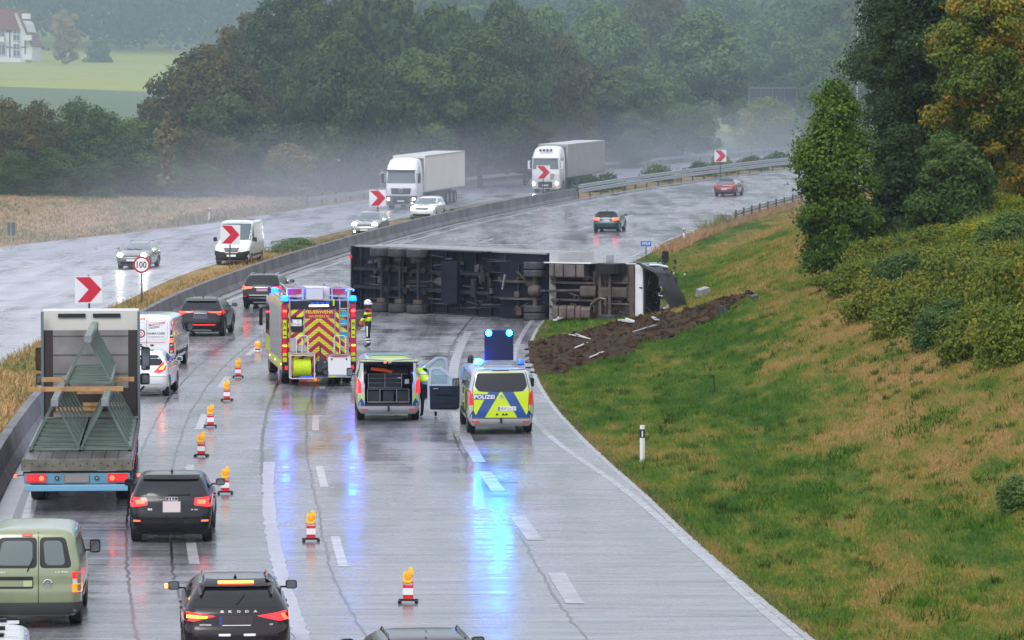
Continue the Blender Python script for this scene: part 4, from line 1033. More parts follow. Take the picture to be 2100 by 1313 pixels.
for x in (-.35, .15):
    for z in (1.09, 1.23, 1.36): MB().rbox((x, .62, z), (.44, .5, .10), .02, axis=1).obj('drawer', bx, t)
MB().box((.56, .30, 1.2), (.13, .02, .14)).obj('paper_label', PLATE, t); MB().box((.33, .28, 1.31), (.1, .01, .04)).obj('paper_label', PLATE, t)
ORR = mat('orange_jacket', (.75, .08, .01), .5, emit=(1, .12, .01), es=.12)
MB().cyl((-.52, .36, 1.58), (-.05, .42, 1.52), .05, 8).cyl((-.3, .4, 1.56), (.12, .4, 1.48), .045, 8).obj('orange_bag', ORR, t)
for x in (-.42, .06, .44): MB().rbox((x, 1.2, 1.56), (.26, .1, .2), .06, axis=1).obj('headrest', BLACK, t)
MB().rbox((.28, .6, 1.51), (.3, .2, .14), .05, axis=1).rbox((.52, .6, 1.51), (.2, .2, .16), .05, axis=1).obj('brown_bag', mat('bag_brown', (.06, .035, .025), .8), t)
me_ = MB()
for k in range(14): me_.cyl((-.36+.055*k, 1.0, 1.50), (-.36+.055*k, 1.0, 1.72), .003, 4)
for k in range(5): me_.cyl((-.36, 1.0, 1.5+.05*k), (.36, 1.0, 1.5+.05*k), .003, 4)
me_.obj('cargo_grid', STEEL, t)
fr = [(-.72, .49), (-.735, .9), (-.72, 1.3), (-.64, 1.72), (.64, 1.72), (.72, 1.3), (.735, .9), (.72, .49)]
mbf = MB()
for q0, q1 in zip(fr, fr[1:]+fr[:1]): mbf.cyl((q0[0], .10+max(0, q0[1]-1.26)*.3, q0[1]), (q1[0], .10+max(0, q1[1]-1.26)*.3, q1[1]), .028, 6)
mbf.obj('opening_seal', BLACKP, t)
for s in (-1, 1): MB().cyl((s*.74, .2, 1.25), (s*.72, -.35, 1.86), .012, 6).obj('gas_strut', BLACKP, t)
tg = MB(); pf = [(-.86, -.95), (.86, -.95), (.9, -.85), (.82, .15), (-.82, .15), (-.9, -.85)]
tg.prism(pf, 2, 1.87, 1.90); tgo = tg.obj('tailgate', SILVER, t)
tgo.data.transform(Matrix.Translation((0, 0, 0)))
MB().prism([(x*.96, y*.97) for x, y in pf], 2, 1.835, 1.872).box((0, -.4, 1.82), (1.3, .5, .03)).obj('tailgate_lining', BLACK, tgo)
MB().prism([(-.84, -.93), (.84, -.93), (.84, -.70), (-.84, -.70)], 2, 1.9, 1.906).prism([(-.6, -.6), (.6, -.6), (.75, .1), (-.75, .1)], 2, 1.9, 1.906).obj('tailgate_livery', NEON, tgo)
for s in (-1, 1): MB().prism([(s*.1, -.93), (s*.35, -.93), (s*.8, -.2), (s*.5, -.2)], 2, 1.907, 1.912).obj('livery_stripe', PBLUE, tgo)
MB().box((-.12, -.93, 1.85), (.07, .02, .04)).obj('tailgate_lamp', REDB, tgo); MB().box((.02, -.93, 1.855), (.1, .02, .05)).obj('tailgate_handle', CHROME, tgo)
MB().cyl((-.2, -.96, 1.82), (.3, -.96, 1.80), .012, 5).obj('wiper', BLACK, tgo)
rf = MB().rbox((0, 1.2, 1.97), (1.3, .28, .06), .03); rf.obj('roof_light_bar', mat('bar_bluegrey', (.2, .3, .4), .3, coat=.5), t); b.decal('roof_livery', [(-.6, .5), (.6, .5), (.6, 2.4), (-.6, 2.4)], 'top', NEON, t, off=.006)
rd = door_part(t, Vector((.93, 3.55, 0)), R(6), 1)
g = gp(798, 862); place(t, g.x, g.y-.9, heading(g.y)+.01)
POL_L = t
# ------------------------------------------------------------------ fire engines
CHEV = mat('chevron_red_yellow', (.5, .5, 0), .35, coat=.3); _t, _p = nodes(CHEV)
_tc = new(_t, 'ShaderNodeTexCoord'); _s = new(_t, 'ShaderNodeSeparateXYZ'); _t.links.new(_tc.outputs['Object'], _s.inputs[0])
_v = mathn(_t, 'ADD', _s.outputs[2], mathn(_t, 'MULTIPLY', mathn(_t, 'ABSOLUTE', _s.outputs[0]), .82)); _v = mathn(_t, 'ADD', _v, mathn(_t, 'MULTIPLY', _s.outputs[1], .8))
_f = mathn(_t, 'GREATER_THAN', mathn(_t, 'FRACT', mathn(_t, 'MULTIPLY', _v, 1/.33)), .5)
_t.links.new(mixc(_t, _f, (.36, .01, .055), (.66, .74, .01)), _p.inputs['Base Color'])
TUBEW = mat('white_tube', (.65, .65, .65), .35)
HOSE = mat('hose_yellow', (.55, .72, .02), .45, var=.15, vscale=20, bump=.6, bscale=60)
SHUT = mat('roller_shutter', (.36, .37, .39), .4, .5)
GREYB = mat('locker_grey', (.35, .36, .37), .45, var=.1)
def fire_engine(label, lit=True):
    t = thing('fire_engine', label, 'fire engine', group='fire engines')
    L = 8.2
    MB().rbox((0, 2.95, 1.68), (2.5, 5.9, 2.36), .05, axis=2).obj('body', CHEV, t)
    MB().box((0, L/2, .62), (1.9, L*.95, .3)).obj('chassis', BLACK, t)
    # cab
    cb = MB(); pr = [(5.95, .5), (8.1, .5), (8.15, 1.3), (7.95, 2.5), (7.6, 2.75), (5.95, 2.75)]; cb.prism([(a, b) for a, b in pr], 0, -1.22, 1.22); cab = cb.obj('cab', mat('fire_body', (.42, .008, .02), .25, coat=1), t)
    for s in (-1, 1):
        MB().prism([(6.9, 1.5), (7.9, 1.5), (7.8, 2.45), (6.9, 2.45)], 0, s*1.222, s*1.232).obj('side_window', GLASS, cab); MB().prism([(6.05, 1.6), (6.75, 1.6), (6.75, 2.4), (6.05, 2.4)], 0, s*1.222, s*1.232).obj('side_window', GLASS, cab)
        MB().prism([(6.0, .8), (8.0, .8), (8.0, 1.35), (6.0, 1.35)], 0, s*1.222, s*1.230).obj('reflective_band', NEON, cab)
        mb = MB().rbox((s*1.42, 7.75, 1.95), (.12, .1, .62), .04, axis=1); mb.tube([(s*1.2, 7.8, 2.3), (s*1.42, 7.75, 2.25)], .02, 5); mb.obj('wing_mirror', BLACK, t)
        for y in (1.35, 6.9):
            wheel(t, s*1.05, y, .5, .3, rim=STEEL)
            if y < 2: wheel(t, s*.72, y, .5, .26, rim=STEEL)
        for k in range(3):
            mb = MB().box((s*1.253, 1.2+1.75*k, 1.75), (.012, 1.45, 1.75)); so = mb.obj('roller_shutter', SHUT, t)
            sl = MB()
            for j in range(16): sl.box((s*1.262, 1.2+1.75*k, .93+.108*j), (.01, 1.42, .05))
            sl.obj('shutter_slats', SHUT, so)
        MB().box((s*1.256, 2.9, .72), (.01, 5.6, .22)).obj('side_band', NEON, t)
        for y in (.3, 3.0, 5.5): MB().box((s*1.262, y, .72), (.012, .12, .05)).obj('marker_lamp', AMBER, t)
    Y = -.012
    MB().box((0, Y, 2.72), (2.0, .02, .28)).obj('rear_header', BLACKP, t)
    MB().box((.0, -.035, 2.70), (.66, .02, .05)).obj('work_light', mat('work_light', (.8, .8, .8), .3, emit=(.95, .97, 1), es=5), t)
    for k in range(4): MB().box((-.22+.17*k, -.03, 2.79), (.12, .02, .035)).obj('led_module', BLUED, t)
    # centre shutter with lettering
    MB().box((.02, Y-.005, 1.72), (1.0, .02, 1.62)).obj('rear_shutter', CHEV, t)
    sl = MB()
    for k in range(24): sl.box((.02, -.0285, .95+.055*k), (.97, .008, .012))
    sl.obj('shutter_slats', MAROON, t)
    MB().box((.02, -.034, 2.42), (.99, .012, .30)).obj('name_board', MAROON, t)
    YEL = mat('print_yellow', (.8, .62, .02), .4)
    q = MB(); flat_text(q, 'FEUERWEHR', -.45, .49, 2.44, 2.545, -.044, bold=True); flat_text(q, 'WUPPERTAL', -.34, .38, 2.30, 2.385, -.044); q.obj('lettering', YEL, t, fix=False)
    for x in (-.50, .54): MB().box((x, -.03, 1.75), (.03, .03, 1.7)).obj('shutter_rail', STEEL, t)
    # corner light columns
    for s in (-1, 1):
        MB().rbox((s*1.16, -.02, 1.7), (.22, .06, 2.1), .03).obj('light_column', MAROON, t)
        MB().box((s*1.16, -.055, 1.92), (.13, .012, .62)).obj('reflective_panel', NEON, t)
        q = MB(); flat_text(q, '112', s*1.16-.045, s*1.16+.045, 1.68, 2.16, -.064, bold=True, rot=True); q.obj('lettering', BLACKP, t, fix=False)
        for z, h, m in ((2.46, .30, REDD), (2.53, .07, REDB), (1.22, .22, REDD), (1.36, .05, AMBER), (1.06, .1, NEON), (.88, .16, NEON)):
            MB().rbox((s*1.16, -.062 if m not in (REDB, AMBER) else -.072, z), (.14, .03, h), .02, axis=1).obj('lamp_cluster' if m in (REDD, REDB, AMBER) else 'reflective_panel', m, t)
        MB().tube([(s*.99, -.1, .55), (s*.99, -.1, 2.85), (s*.99, .15, 2.95)], .025, 6).obj('grab_rail', STEEL, t)
        blue_lamp(t, (s*1.16, -.0, 2.86), .12, .17, lit, power=(80 if lit else 0))
        MB().rbox((s*1.1, -.05, .62), (.3, .25, .38), .04).obj('rear_skirt', BLACK, t)
        MB().rbox((s*1.12, -.19, .62), (.09, .02, .14), .02, axis=1).obj('rear_lamp', REDL, t)
    # plate
    MB().box((-.74, -.02, 2.07), (.38, .02, .5)).obj('plate_panel', BLACKP, t)
    mb = MB().box((-.76, -.04, 2.13), (.34, .012, .22)); q = mb; flat_text(q, 'W', -.76, -.66, 2.15, 2.22, -.049, 1); flat_text(q, 'FW 6636', -.90, -.62, 2.04, 2.12, -.049, 1); q.box((-.915, -.049, 2.18), (.04, .004, .1), mi=2); q.obj('number_plate', [PLATE, BLACKP, EUB], t, fix=False)
    MB().cyl((-.8, -.02, 2.36), (-.8, -.05, 2.36), .035, 10).obj('reversing_camera', BLACK, t)
    # ladder at the rear right
    ld = MB(); [ld.tube([(x, -.13, .95), (x, -.13, 2.75), (x, .1, 2.98), (x, .4, 3.0)], .022, 6) for x in (.70, .97)]; [ld.cyl((.70, -.13, 1.05+.26*k), (.97, -.13, 1.05+.26*k), .016, 6) for k in range(7)]; ld.obj('ladder', STEEL, t)
    for z in (2.42, 2.12, 1.72): MB().box((.83, -.03, z), (.24, .012, .22)).obj('blue_reflector', mat('light_blue_panel', (.05, .42, .6), .3, coat=.4), t)
    # folded steps
    for x in (-.62, .65):
        st = MB(); [st.tube([(x+a, -.62, 1.12), (x+a, -.62, 1.66)], .016, 6) for a in (-.19, 0, .19)]; st.tube([(x-.19, -.62, 1.66), (x-.15, -.62, 1.72), (x+.15, -.62, 1.72), (x+.19, -.62, 1.66)], .016, 6); st.obj('push_handle', TUBEW, t)
        MB().cyl((x+.22, -.64, 1.1), (x+.22, -.64, 1.7), .014, 6).obj('grip_tube', TUBEW, t); [MB().cyl((x+.22, -.64, 1.12+.1*k), (x+.22, -.64, 1.16+.1*k), .018, 6).obj('grip_ring', REDP, t) for k in range(6)]
    # hose reel
    rl = MB(); prof_ = [(.12, -.32)]
    for k in range(15): prof_ += [(.285, -.30+.04*k), (.30, -.28+.04*k)]
    prof_.append((.12, .32)); rl.lathe(prof_, (-.62, -.55, .64), 'X', 26); rl.obj('hose_reel', HOSE, t, True)
    for x in (-.97, -.27): MB().lathe([(.33, -.015), (.33, .015), (.27, .015), (.27, -.015)], (x, -.55, .66), 'X', 26, close=True).obj('reel_flange', MAROON, t)
    fr = MB()
    for x in (-1.02, -.22): fr.tube([(x, -.85, .3), (x, -.85, 1.08), (x, -.25, 1.10), (x, -.25, .3), (x, -.85, .3)], .018, 6)
    fr.tube([(-1.02, -.85, 1.08), (-.22, -.85, 1.08)], .018, 6).tube([(-1.02, -.85, .3), (-.22, -.85, .3)], .018, 6); fr.obj('reel_frame', TUBEW, t)
    MB().box((-.62, -.5, 1.13), (.84, .5, .03)).obj('tray', GREYB, t)
    MB().box((-.9, -.45, 1.42), (.2, .2, .42)).box((-.62, -.45, 1.3), (.26, .2, .2)).obj('tool_case', GREYB, t)
    # pump trolley
    pm = MB().cyl((.05, -.5, .78), (.05, -.75, .78), .19, 14).box((.05, -.4, .55), (.36, .35, .4)).cyl((-.06, -.6, .6), (-.06, -.8, .6), .1, 10).cyl((.0, -.5, .95), (.0, -.5, 1.45), .025, 6).cyl((.16, -.5, .5), (.16, -.85, .5), .09, 10).box((.05, -.5, .36), (.44, .5, .05)); pm.obj('pump_unit', DARKMETAL, t)
    for x, z in ((.13, .84), (-.08, .9)): MB().cyl((x, -.76, z), (x, -.775, z), .022, 8).obj('pump_lamp', HEADW, t)
    # white locker trolley
    MB().rbox((.62, -.5, .72), (.76, .62, .62), .02, axis=1).obj('trolley_box', mat('locker_white', (.72, .73, .74), .35, coat=.3), t)
    for x in (.36, .86): MB().box((x, -.82, .94), (.05, .02, .05)).obj('box_latch', BLACK, t)
    MB().box((.62, -.5, 1.06), (.8, .66, .03)).box((.62, -.5, .36), (.78, .64, .08)).obj('trolley_frame', STEEL, t); MB().box((.62, -.84, 1.045), (.5, .01, .04)).obj('reflector_tape', REDP, t)
    MB().box((.42, -.83, .36), (.18, .01, .05)).obj('yellow_tag', NEON, t)
    MB().box((-.3, -.3, .32), (.7, .04, .05)).obj('blue_underlight', BLUED, t)
    MB().box((0, -.1, .5), (1.9, .12, .12)).obj('under_run_bar', BLACK, t)
    # roof load
    MB().box((0, 2.9, 2.885), (2.3, 5.6, .03)).obj('roof_deck', GREYB, t)
    MB().rbox((-.14, .9, 3.1), (.56, 1.7, .38), .03, axis=1).obj('roof_box', mat('roof_box_grey', (.55, .56, .57), .35, coat=.3), t)
    MB().box((-.14, .9, 3.30), (.58, 1.72, .02)).obj('box_lid', mat('box_lid', (.62, .58, .5), .4), t); MB().rbox((.28, 1.1, 3.14), (.26, 1.2, .3), .02, axis=1).obj('small_box', TUBEW, t)
    MB().box((.27, .52, 3.0), (.26, .03, .12)).obj('red_panel', MAROON, t)
    for x0 in (-.80, .72):
        MB().box((x0, 1.5, 3.12), (.42, 2.6, .22), rot=(R(-3), 0, 0)).obj('hose_tray', mat('tray_red', (.5, .02, .04), .4), t)
        fr = MB()
        for dx in (-.27, .27): fr.tube([(x0+dx, -.0, 2.9), (x0+dx, .1, 3.28), (x0+dx, 3.2, 3.34), (x0+dx, 3.3, 2.9)], .022, 6).tube([(x0+dx, .05, 3.08), (x0+dx, 3.2, 3.12)], .016, 6)
        for k in range(4): fr.tube([(x0-.27, .1+k, 3.28), (x0+.27, .1+k, 3.28)], .016, 6)
        fr.tube([(x0-.27, .05, 3.0), (x0+.27, .05, 3.0)], .016, 6); fr.obj('tray_rail', STEEL, t)
    MB().rbox((0, .25, 2.95), (.75, .3, .1), .03, axis=1).obj('rear_gantry', GREYB, t); MB().cyl((.5, -.04, 2.7), (.5, -.04, 2.92), .03, 8).obj('yellow_handle', NEON, t)
    lad = MB(); [lad.box((1.12+dx, 3.0, 3.2), (.04, 5.0, .07)) for dx in (-.16, .1)]; [lad.cyl((.96, .7+.3*k, 3.2), (1.22, .7+.3*k, 3.2), .015, 6) for k in range(16)]; lad.obj('roof_ladder', STEEL, t)
    for s in (-1, 1): blue_lamp(t, (s*.95, 7.3, 2.8), .13, .2, lit, power=0)
    return t
t = fire_engine('fire engine with red yellow chevron rear and yellow hose reel')
g = gp(654, 786); place(t, g.x+.05, g.y-1.3, heading(g.y)+.11)
FE = t
t, b = van('command_van', 'red and yellow emergency van ahead of the fire engine, mostly hidden by it', 'emergency van', 5.2, 1.98, 2.1, mat('fire_body'), .34, 1.0, 3.3, lean=.1, roofw=.86, nwin=3)
for s in (-1, 1):
    f = (lambda p: p) if s > 0 else mir
    b.decal('tail_lamp', f(rect(.80, .94, 1.25, 1.45)), 'rear', REDL, t, off=.02); b.decal('indicator', f(rect(.80, .94, 1.12, 1.2)), 'rear', AMBER, t, off=.022)
    for k in range(3): b.decal('reflective_stripe', f([(.55, .55+.22*k), (.95, .42+.22*k), (.95, .53+.22*k), (.55, .66+.22*k)]), 'rear', NEON, t, off=.01)
    blue_lamp(t, (s*.7, .8, 2.08), .1, .14, True, power=0)
b.decal('rear_window', rect(-.7, .7, 1.35, 1.85), 'rear', GLASS, t, rnd=.06); b.decal('side_band', rect(.4, 4.6, .7, .95), 'left', NEON, t, off=.01)
mirror_part(t, -.95, 3.9, 1.45, -1, BLACK, .25, .4)
place(t, -8.48, 163.5, heading(163))
# ------------------------------------------------------------------ oncoming lorries (built nose at y=0 facing -y, so placed straight at the camera)
BOXW = mat('trailer_cream', (.66, .64, .58), .5, var=.06, vscale=.6)
CURT = mat('curtain_grey', (.33, .32, .32), .55, var=.12, vscale=.8)
LW = mat('lorry_white', (.72, .74, .77), .3, coat=.7, var=.05)
def lorry(label, px, py, trailer_mat, spots, grille_col, L=16.2):
    t = thing('lorry', label, 'lorry', group='oncoming lorries')
    w = 1.22
    lv = [(.35, .08, 2.2, w*.97, .12), (.55, .0, 2.25, w, .18), (1.1, .0, 2.25, w, .2), (1.7, .03, 2.25, w, .2), (2.0, .06, 2.25, w*.99, .2), (2.9, .16, 2.25, w*.985, .2), (3.05, .22, 2.25, w*.98, .22), (3.3, .35, 2.2, w*.95, .25), (3.75, .75, 2.15, w*.86, .25), (3.88, 1.05, 2.1, w*.7, .2), (3.9, 1.3, 2.0, w*.4, .15)]
    b = Body('cab', lv, LW, t, (1.35,), .5, br=.12, bf=.0, bs=.01, dz=.09)
    cab = b.obj
    b.decal('windscreen', [(-1.1, 1.98), (1.1, 1.98), (1.02, 2.85), (-1.02, 2.85)], 'rear', GW, cab, off=.012, rnd=.08)
    MB().rbox((0, .05, 2.93), (2.2, .22, .13), .04, axis=0).obj('sun_visor', BLACK if not spots else LW, cab)
    b.decal('grille', [(-.72, 1.15), (.72, 1.15), (.8, 1.62), (-.8, 1.62)], 'rear', grille_col, cab, off=.012, rnd=.05)
    gb = MB()
    for k in range(5): gb.box((0, -.02, 1.2+.09*k), (1.45, .02, .03))
    gb.obj('grille_bars', DARKMETAL if not spots else LW, cab)
    st = MB(); n = 20; c = Vector((0, -.04, 1.45)); st.tube([c+Vector((.16*math.cos(2*math.pi*k/n), 0, .16*math.sin(2*math.pi*k/n))) for k in range(n)], .02, 5, close=True)
    for k in range(3): a = R(90+120*k); st.cyl(c, c+Vector((.16*math.cos(a), 0, .16*math.sin(a))), .018, 5)
    st.obj('star_emblem', CHROME, cab)
    b.decal('bumper', [(-1.2, .38), (1.2, .38), (1.2, 1.05), (-1.2, 1.05)], 'rear', mat('bumper_anthracite', (.07, .07, .075), .5) if not spots else LW, cab, off=.02)
    b.decal('air_intake', rect(-.6, .6, .45, .95), 'rear', BLACK, cab, off=.03, rnd=.05)
    b.decal('number_plate', rect(-.27, .27, .6, .71), 'rear', PLATE, cab, off=.04)
    for s in (-1, 1):
        b.decal('headlight', [(s*.75, .66), (s*1.15, .70), (s*1.15, .92), (s*.78, .9)][::s], 'rear', HEADW, cab, off=.03)
        p = b.pt(s*.98, .79, 'rear', .04); MB().lathe([(0, -.014), (.07, -.012), (.095, 0)], p, 'Y', 14).obj('headlamp_bulb', HEAD if spots else mat('headlamp_warm', (.8, .7, .5), .2, emit=(1, .75, .38), es=26), cab)
        fc = 'left' if s < 0 else 'right'
        b.decal('side_window', [(.55, 1.95), (1.35, 1.95), (1.35, 2.75), (.75, 2.75), (.5, 2.3)], fc, GLASS, cab, rnd=.06)
        b.line('door_gap', [(.45, .9), (.42, 2.85), (1.5, 2.85), (1.5, .9)], .02, fc, BLACKP, cab)
        MB().rbox((s*1.42, .15, 2.35), (.16, .14, .7), .05, axis=1).box((s*1.3, .2, 2.66), (.2, .06, .05)).box((s*1.3, .2, 2.02), (.2, .06, .05)).obj('wing_mirror', BLACK if not spots else LW, t)
        wheel(t, s*1.05, 1.35, .5, .3, rim=STEEL)
        for y in (4.9, 10.6, 11.9, 13.2): wheel(t, s*1.02, y, .5, .34, rim=STEEL)
        MB().box((s*1.15, 7.6, .75), (.05, 4.2, .5)).obj('side_guard', DARKMETAL, t)
    if spots:
        for x in (-.45, -.15, .15, .45): MB().cyl((x, .30, 3.55), (x, .2, 3.55), .11, 14).obj('spot_lamp', DARKMETAL, t)
    for x in (-.8, .8): MB().box((x, .35, 3.5), (.12, .05, .05)).obj('marker_lamp', mat('marker_white', (.8, .8, .7), .3, emit=(1, .95, .8), es=4), t)
    MB().box((0, 8.5, .95), (.9, 13, .25)).cyl((-1.0, 3.6, .6), (-1.0, 2.7, .6), .33, 12).obj('chassis', BLACK, t)
    bx = MB().rbox((0, 9.45, 2.6), (2.52, 13.5, 2.75), .02, axis=2).obj('trailer_body', trailer_mat, t)
    ed = MB(); [ed.box((s*1.265, 9.45, z), (.03, 13.5, .1)) for s in (-1, 1) for z in (1.26, 3.93)]; [ed.box((s*1.262, y, 2.6), (.03, .08, 2.75)) for s in (-1, 1) for y in (2.75, 16.15)]; ed.obj('trailer_edge_rail', STEEL, bx)
    MB().box((0, 9.45, 3.985), (2.5, 13.4, .02)).obj('trailer_roof', mat('roof_sheet', (.6, .6, .6), .4, var=.1), bx)
    if spots:
        for k in range(9): MB().box((-1.262, 3.8+1.4*k, 2.6), (.012, .03, 2.6)).obj('curtain_strap', mat('strap_grey', (.16, .16, .16), .6), bx)
    MB().box((0, 2.73, 2.6), (2.3, .06, 2.4)).obj('front_bulkhead', DARKMETAL, bx)
    g = gp(px, py); h = heading(g.y); t.location = g; t.rotation_euler = (math.atan(.0165), 0, h)
    return t
lorry('white lorry with cream box trailer behind the white car', 822, 430, BOXW, False, mat('grille_anthracite', (.045, .045, .05), .5))
lorry('white lorry with roof spotlights and grey curtain trailer near the bend', 1118, 396, CURT, True, mat('grille_pale', (.25, .26, .28), .4))
# ------------------------------------------------------------------ flatbed lorry with lattice girders
FB = thing('flatbed_lorry', 'flatbed articulated lorry carrying three green steel lattice girders', 'lorry')
DECK = mat('wet_deck_boards', (.035, .026, .024), .25, var=.4, bump=.3); RUSTY = mat('dirty_steel', (.10, .095, .085), .55, .3, var=.4)
BLUEP = mat('lorry_blue', (.10, .26, .38), .35, coat=.5, var=.15)
for k in range(8): MB().box((-1.09+.3114*k, 6.8, 1.19), (.300, 13.5, .06)).obj('deck_board', DECK, FB)
MB().box((0, .0, 1.13), (2.56, .06, .26)).box((0, .035, 1.25), (2.5, .04, .04)).obj('rear_beam', mat('beam_olive', (.13, .125, .10), .5, var=.35), FB)
bolts = MB(); [bolts.cyl((-1.2+.16*k, -.03, 1.12+.05*(k % 2)), (-1.2+.16*k, -.045, 1.12+.05*(k % 2)), .018, 6) for k in range(16)]; bolts.obj('beam_bolts', BLACKP, FB)
MB().box((0, .05, .93), (2.5, .06, .10)).obj('upper_cross_member', BLACK, FB)
MB().box((0, .03, .82), (2.46, .08, .24)).obj('lamp_bar', BLUEP, FB)
MB().rbox((0, -.03, .60), (2.36, .10, .15), .02, axis=0).obj('under_run_bar', mat('lorry_blue_light', (.16, .38, .55), .3, coat=.5), FB)
for s in (-1, 1):
    mb = MB().rbox((s*.94, -.03, .83), (.46, .06, .19), .02, axis=1); ho = mb.obj('lamp_housing', REDD, FB)
    for x, m in ((.82, REDB), (.98, REDL), (1.1, REDL)): MB().cyl((s*(x), -.06, .83), (s*x, -.075, .83), .06, 14).obj('rear_lamp', m, ho)
    MB().cyl((s*.46, -.01, .83), (s*.46, -.05, .83), .05, 12).obj('coupling_socket', BLACK, FB); MB().cyl((s*.46, -.05, .83), (s*.46, -.056, .83), .028, 10).obj('socket_cap', mat('brass_cap', (.4, .35, .2), .4, .5), FB)
    MB().cyl((s*1.25, .05, .9), (s*1.42, .05, .88), .012, 6).obj('marker_stalk', BLACK, FB); MB().box((s*1.43, .04, .88), (.06, .05, .06)).obj('marker_lamp', REDB, FB)
    MB().box((s*1.27, 6.8, 1.12), (.05, 13.5, .2)).obj('side_rail', RUSTY, FB)
    for y in (3.6, 4.9, 6.2): wheel(FB, s*1.02, y, .5, .36, rim=STEEL)
    wheel(FB, s*1.02, 13.0, .5, .36, rim=STEEL); wheel(FB, s*1.05, 16.6, .5, .3, rim=STEEL)
    for y in np.arange(1.0, 7.5, .8): MB().box((s*1.285, y, .98), (.02, .10, .05)).obj('side_marker', REDL if int(y*10) % 3 else BLUED, FB)
MB().box((0, .005, .82), (.60, .03, .20)).box((0, -.03, .82), (.56, .03, .19)).obj('number_plate', mat('plate_taupe', (.24, .22, .21), .5), FB, fix=True)['label'] = 'taupe blanked number plate'
MB().box((0, 7, .9), (.8, 13, .3)).obj('chassis', BLACK, FB)
# headboard, side posts, cab
HB = MB().box((0, 13.5, 2.40), (1.98, .06, 2.3)).obj('headboard', mat('headboard_metal', (.22, .215, .21), .4, .2, var=.25, vscale=1.5), FB)
for z in (1.9, 2.4, 2.9, 3.4): MB().box((0, 13.46, z), (1.96, .02, .02)).obj('headboard_seam', RUSTY, HB)
DB = mat('dark_curtain', (.03, .022, .02), .5)
for s in (-1, 1):
    MB().box((s*1.12, 13.5, 2.40), (.26, .05, 2.3)).obj('headboard_side', DB, HB)
    MB().box((s*1.27, 13.45, 2.6), (.07, .10, 2.9)).obj('corner_post', mat('post_bluegrey', (.13, .18, .21), .4, .3), FB)
MB().box((0, 13.44, 1.72), (2.4, .03, .6)).obj('lower_panel', DB, FB)
cb = MB(); cb.prism([(13.9, .6), (16.2, .6), (16.25, 2.2), (16.0, 3.0), (15.3, 3.8), (13.9, 4.02)], 0, -1.24, 1.24); cab = cb.obj('cab', LW, FB)
MB().prism([(13.75, 3.2), (14.0, 3.2), (14.4, 4.08), (13.72, 4.05)], 0, -1.26, 1.26).obj('roof_deflector', mat('deflector_cream', (.6, .6, .55), .4, coat=.4), cab)
for x in (-.5, .42): MB().box((x, 13.70, 3.93), (.72, .06, .10)).obj('louvre', BLACKP, cab)
for s in (-1, 1): MB().prism([(13.6, 3.3), (14.0, 3.3), (14.0, 3.9), (13.74, 3.9)], 0, s*1.26, s*1.29).obj('side_fin', BLACK, cab)
MB().box((.18, 13.71, 3.6), (.015, .02, .3)).obj('rear_seam', BLACKP, cab)
for s in (-1, 1):
    mb = MB().rbox((s*1.42, 15.8, 2.65), (.24, .12, .62), .05, axis=1).rbox((s*1.40, 15.8, 2.1), (.26, .14, .3), .05, axis=1).tube([(s*1.2, 15.85, 3.0), (s*1.4, 15.8, 2.95)], .02, 5).tube([(s*1.2, 15.85, 1.7), (s*1.38, 15.8, 1.9)], .03, 5); mo = mb.obj('wing_mirror', BLACK, FB)
    MB().rbox((s*1.42, 15.735, 2.65), (.2, .006, .54), .04, axis=1).rbox((s*1.40, 15.725, 2.1), (.2, .006, .22), .04, axis=1).obj('mirror_glass', mat('mirror_glass'), mo)
FB.location = (0, 0, 0)
g = gp(146, 1055); RY = g.y
place(FB, g.x+.10, g.y, heading(105)+.003)
# the girders, the timbers they lie on (each rests on the lorry: a thing of its own)
GRN = mat('girder_green', (.105, .155, .125), .42, coat=.3, var=.2, vscale=2.5); GGREY = mat('girder_grey', (.26, .28, .31), .4, .3, var=.15)
FM = Matrix.Translation(FB.location) @ Matrix.Rotation(FB.rotation_euler.z, 4, 'Z')
def girder(label, x, y0, y1, z, w=1.16, h=1.16, bluish=False):
    t = thing('lattice_girder', label, 'steel girder', group='green lattice girders on the flatbed lorry')
    A, B_, T = (x-w/2, z+.05), (x+w/2, z+.05), (x, z+h)
    for (a, b), nm, s in ((A, 'chord', .09), (B_, 'chord', .09)): MB().box((a, (y0+y1)/2, b), (s, y1-y0, s)).obj(nm, GRN, t)
    MB().box((T[0], (y0+y1)/2-.1, T[1]), (.16, y1-y0+.3, .16)).obj('chord', GRN, t); MB().box((T[0], y0-.26, T[1]), (.17, .03, .17)).obj('end_plate', GGREY, t)
    n = 6
    for k in range(n+1):
        y = y0+.1+k*(y1-y0-.2)/n
        for P, Q in ((A, T), (B_, T)):
            mb = MB(); d = Vector((Q[0]-P[0], 0, Q[1]-P[1])); L = d.length; ang = math.atan2(d.x, d.z)
            mb.box(((P[0]+Q[0])/2, y, (P[1]+Q[1])/2), (.05, .09, L), rot=(0, ang, 0)); mb.obj('lacing_bar', GRN, t)
        for q_ in (0, .62): MB().box((x, y+q_, z+.02), (w, .14, .04), rot=(0, 0, .10*(1 if q_ else -1))).obj('base_batten', GRN, t)
    t.matrix_world = FM; t.location = FM.to_translation(); t.rotation_euler = (0, 0, FB.rotation_euler.z)
    return t
girder('lower left green lattice girder on the flatbed lorry', -.60, 2.9, 11.6, 1.24)
girder('lower right green lattice girder on the flatbed lorry', .60, 2.9, 11.6, 1.24)
girder('top green lattice girder stacked on two timber beams', .12, 6.2, 12.6, 2.62, 1.1, 1.12)
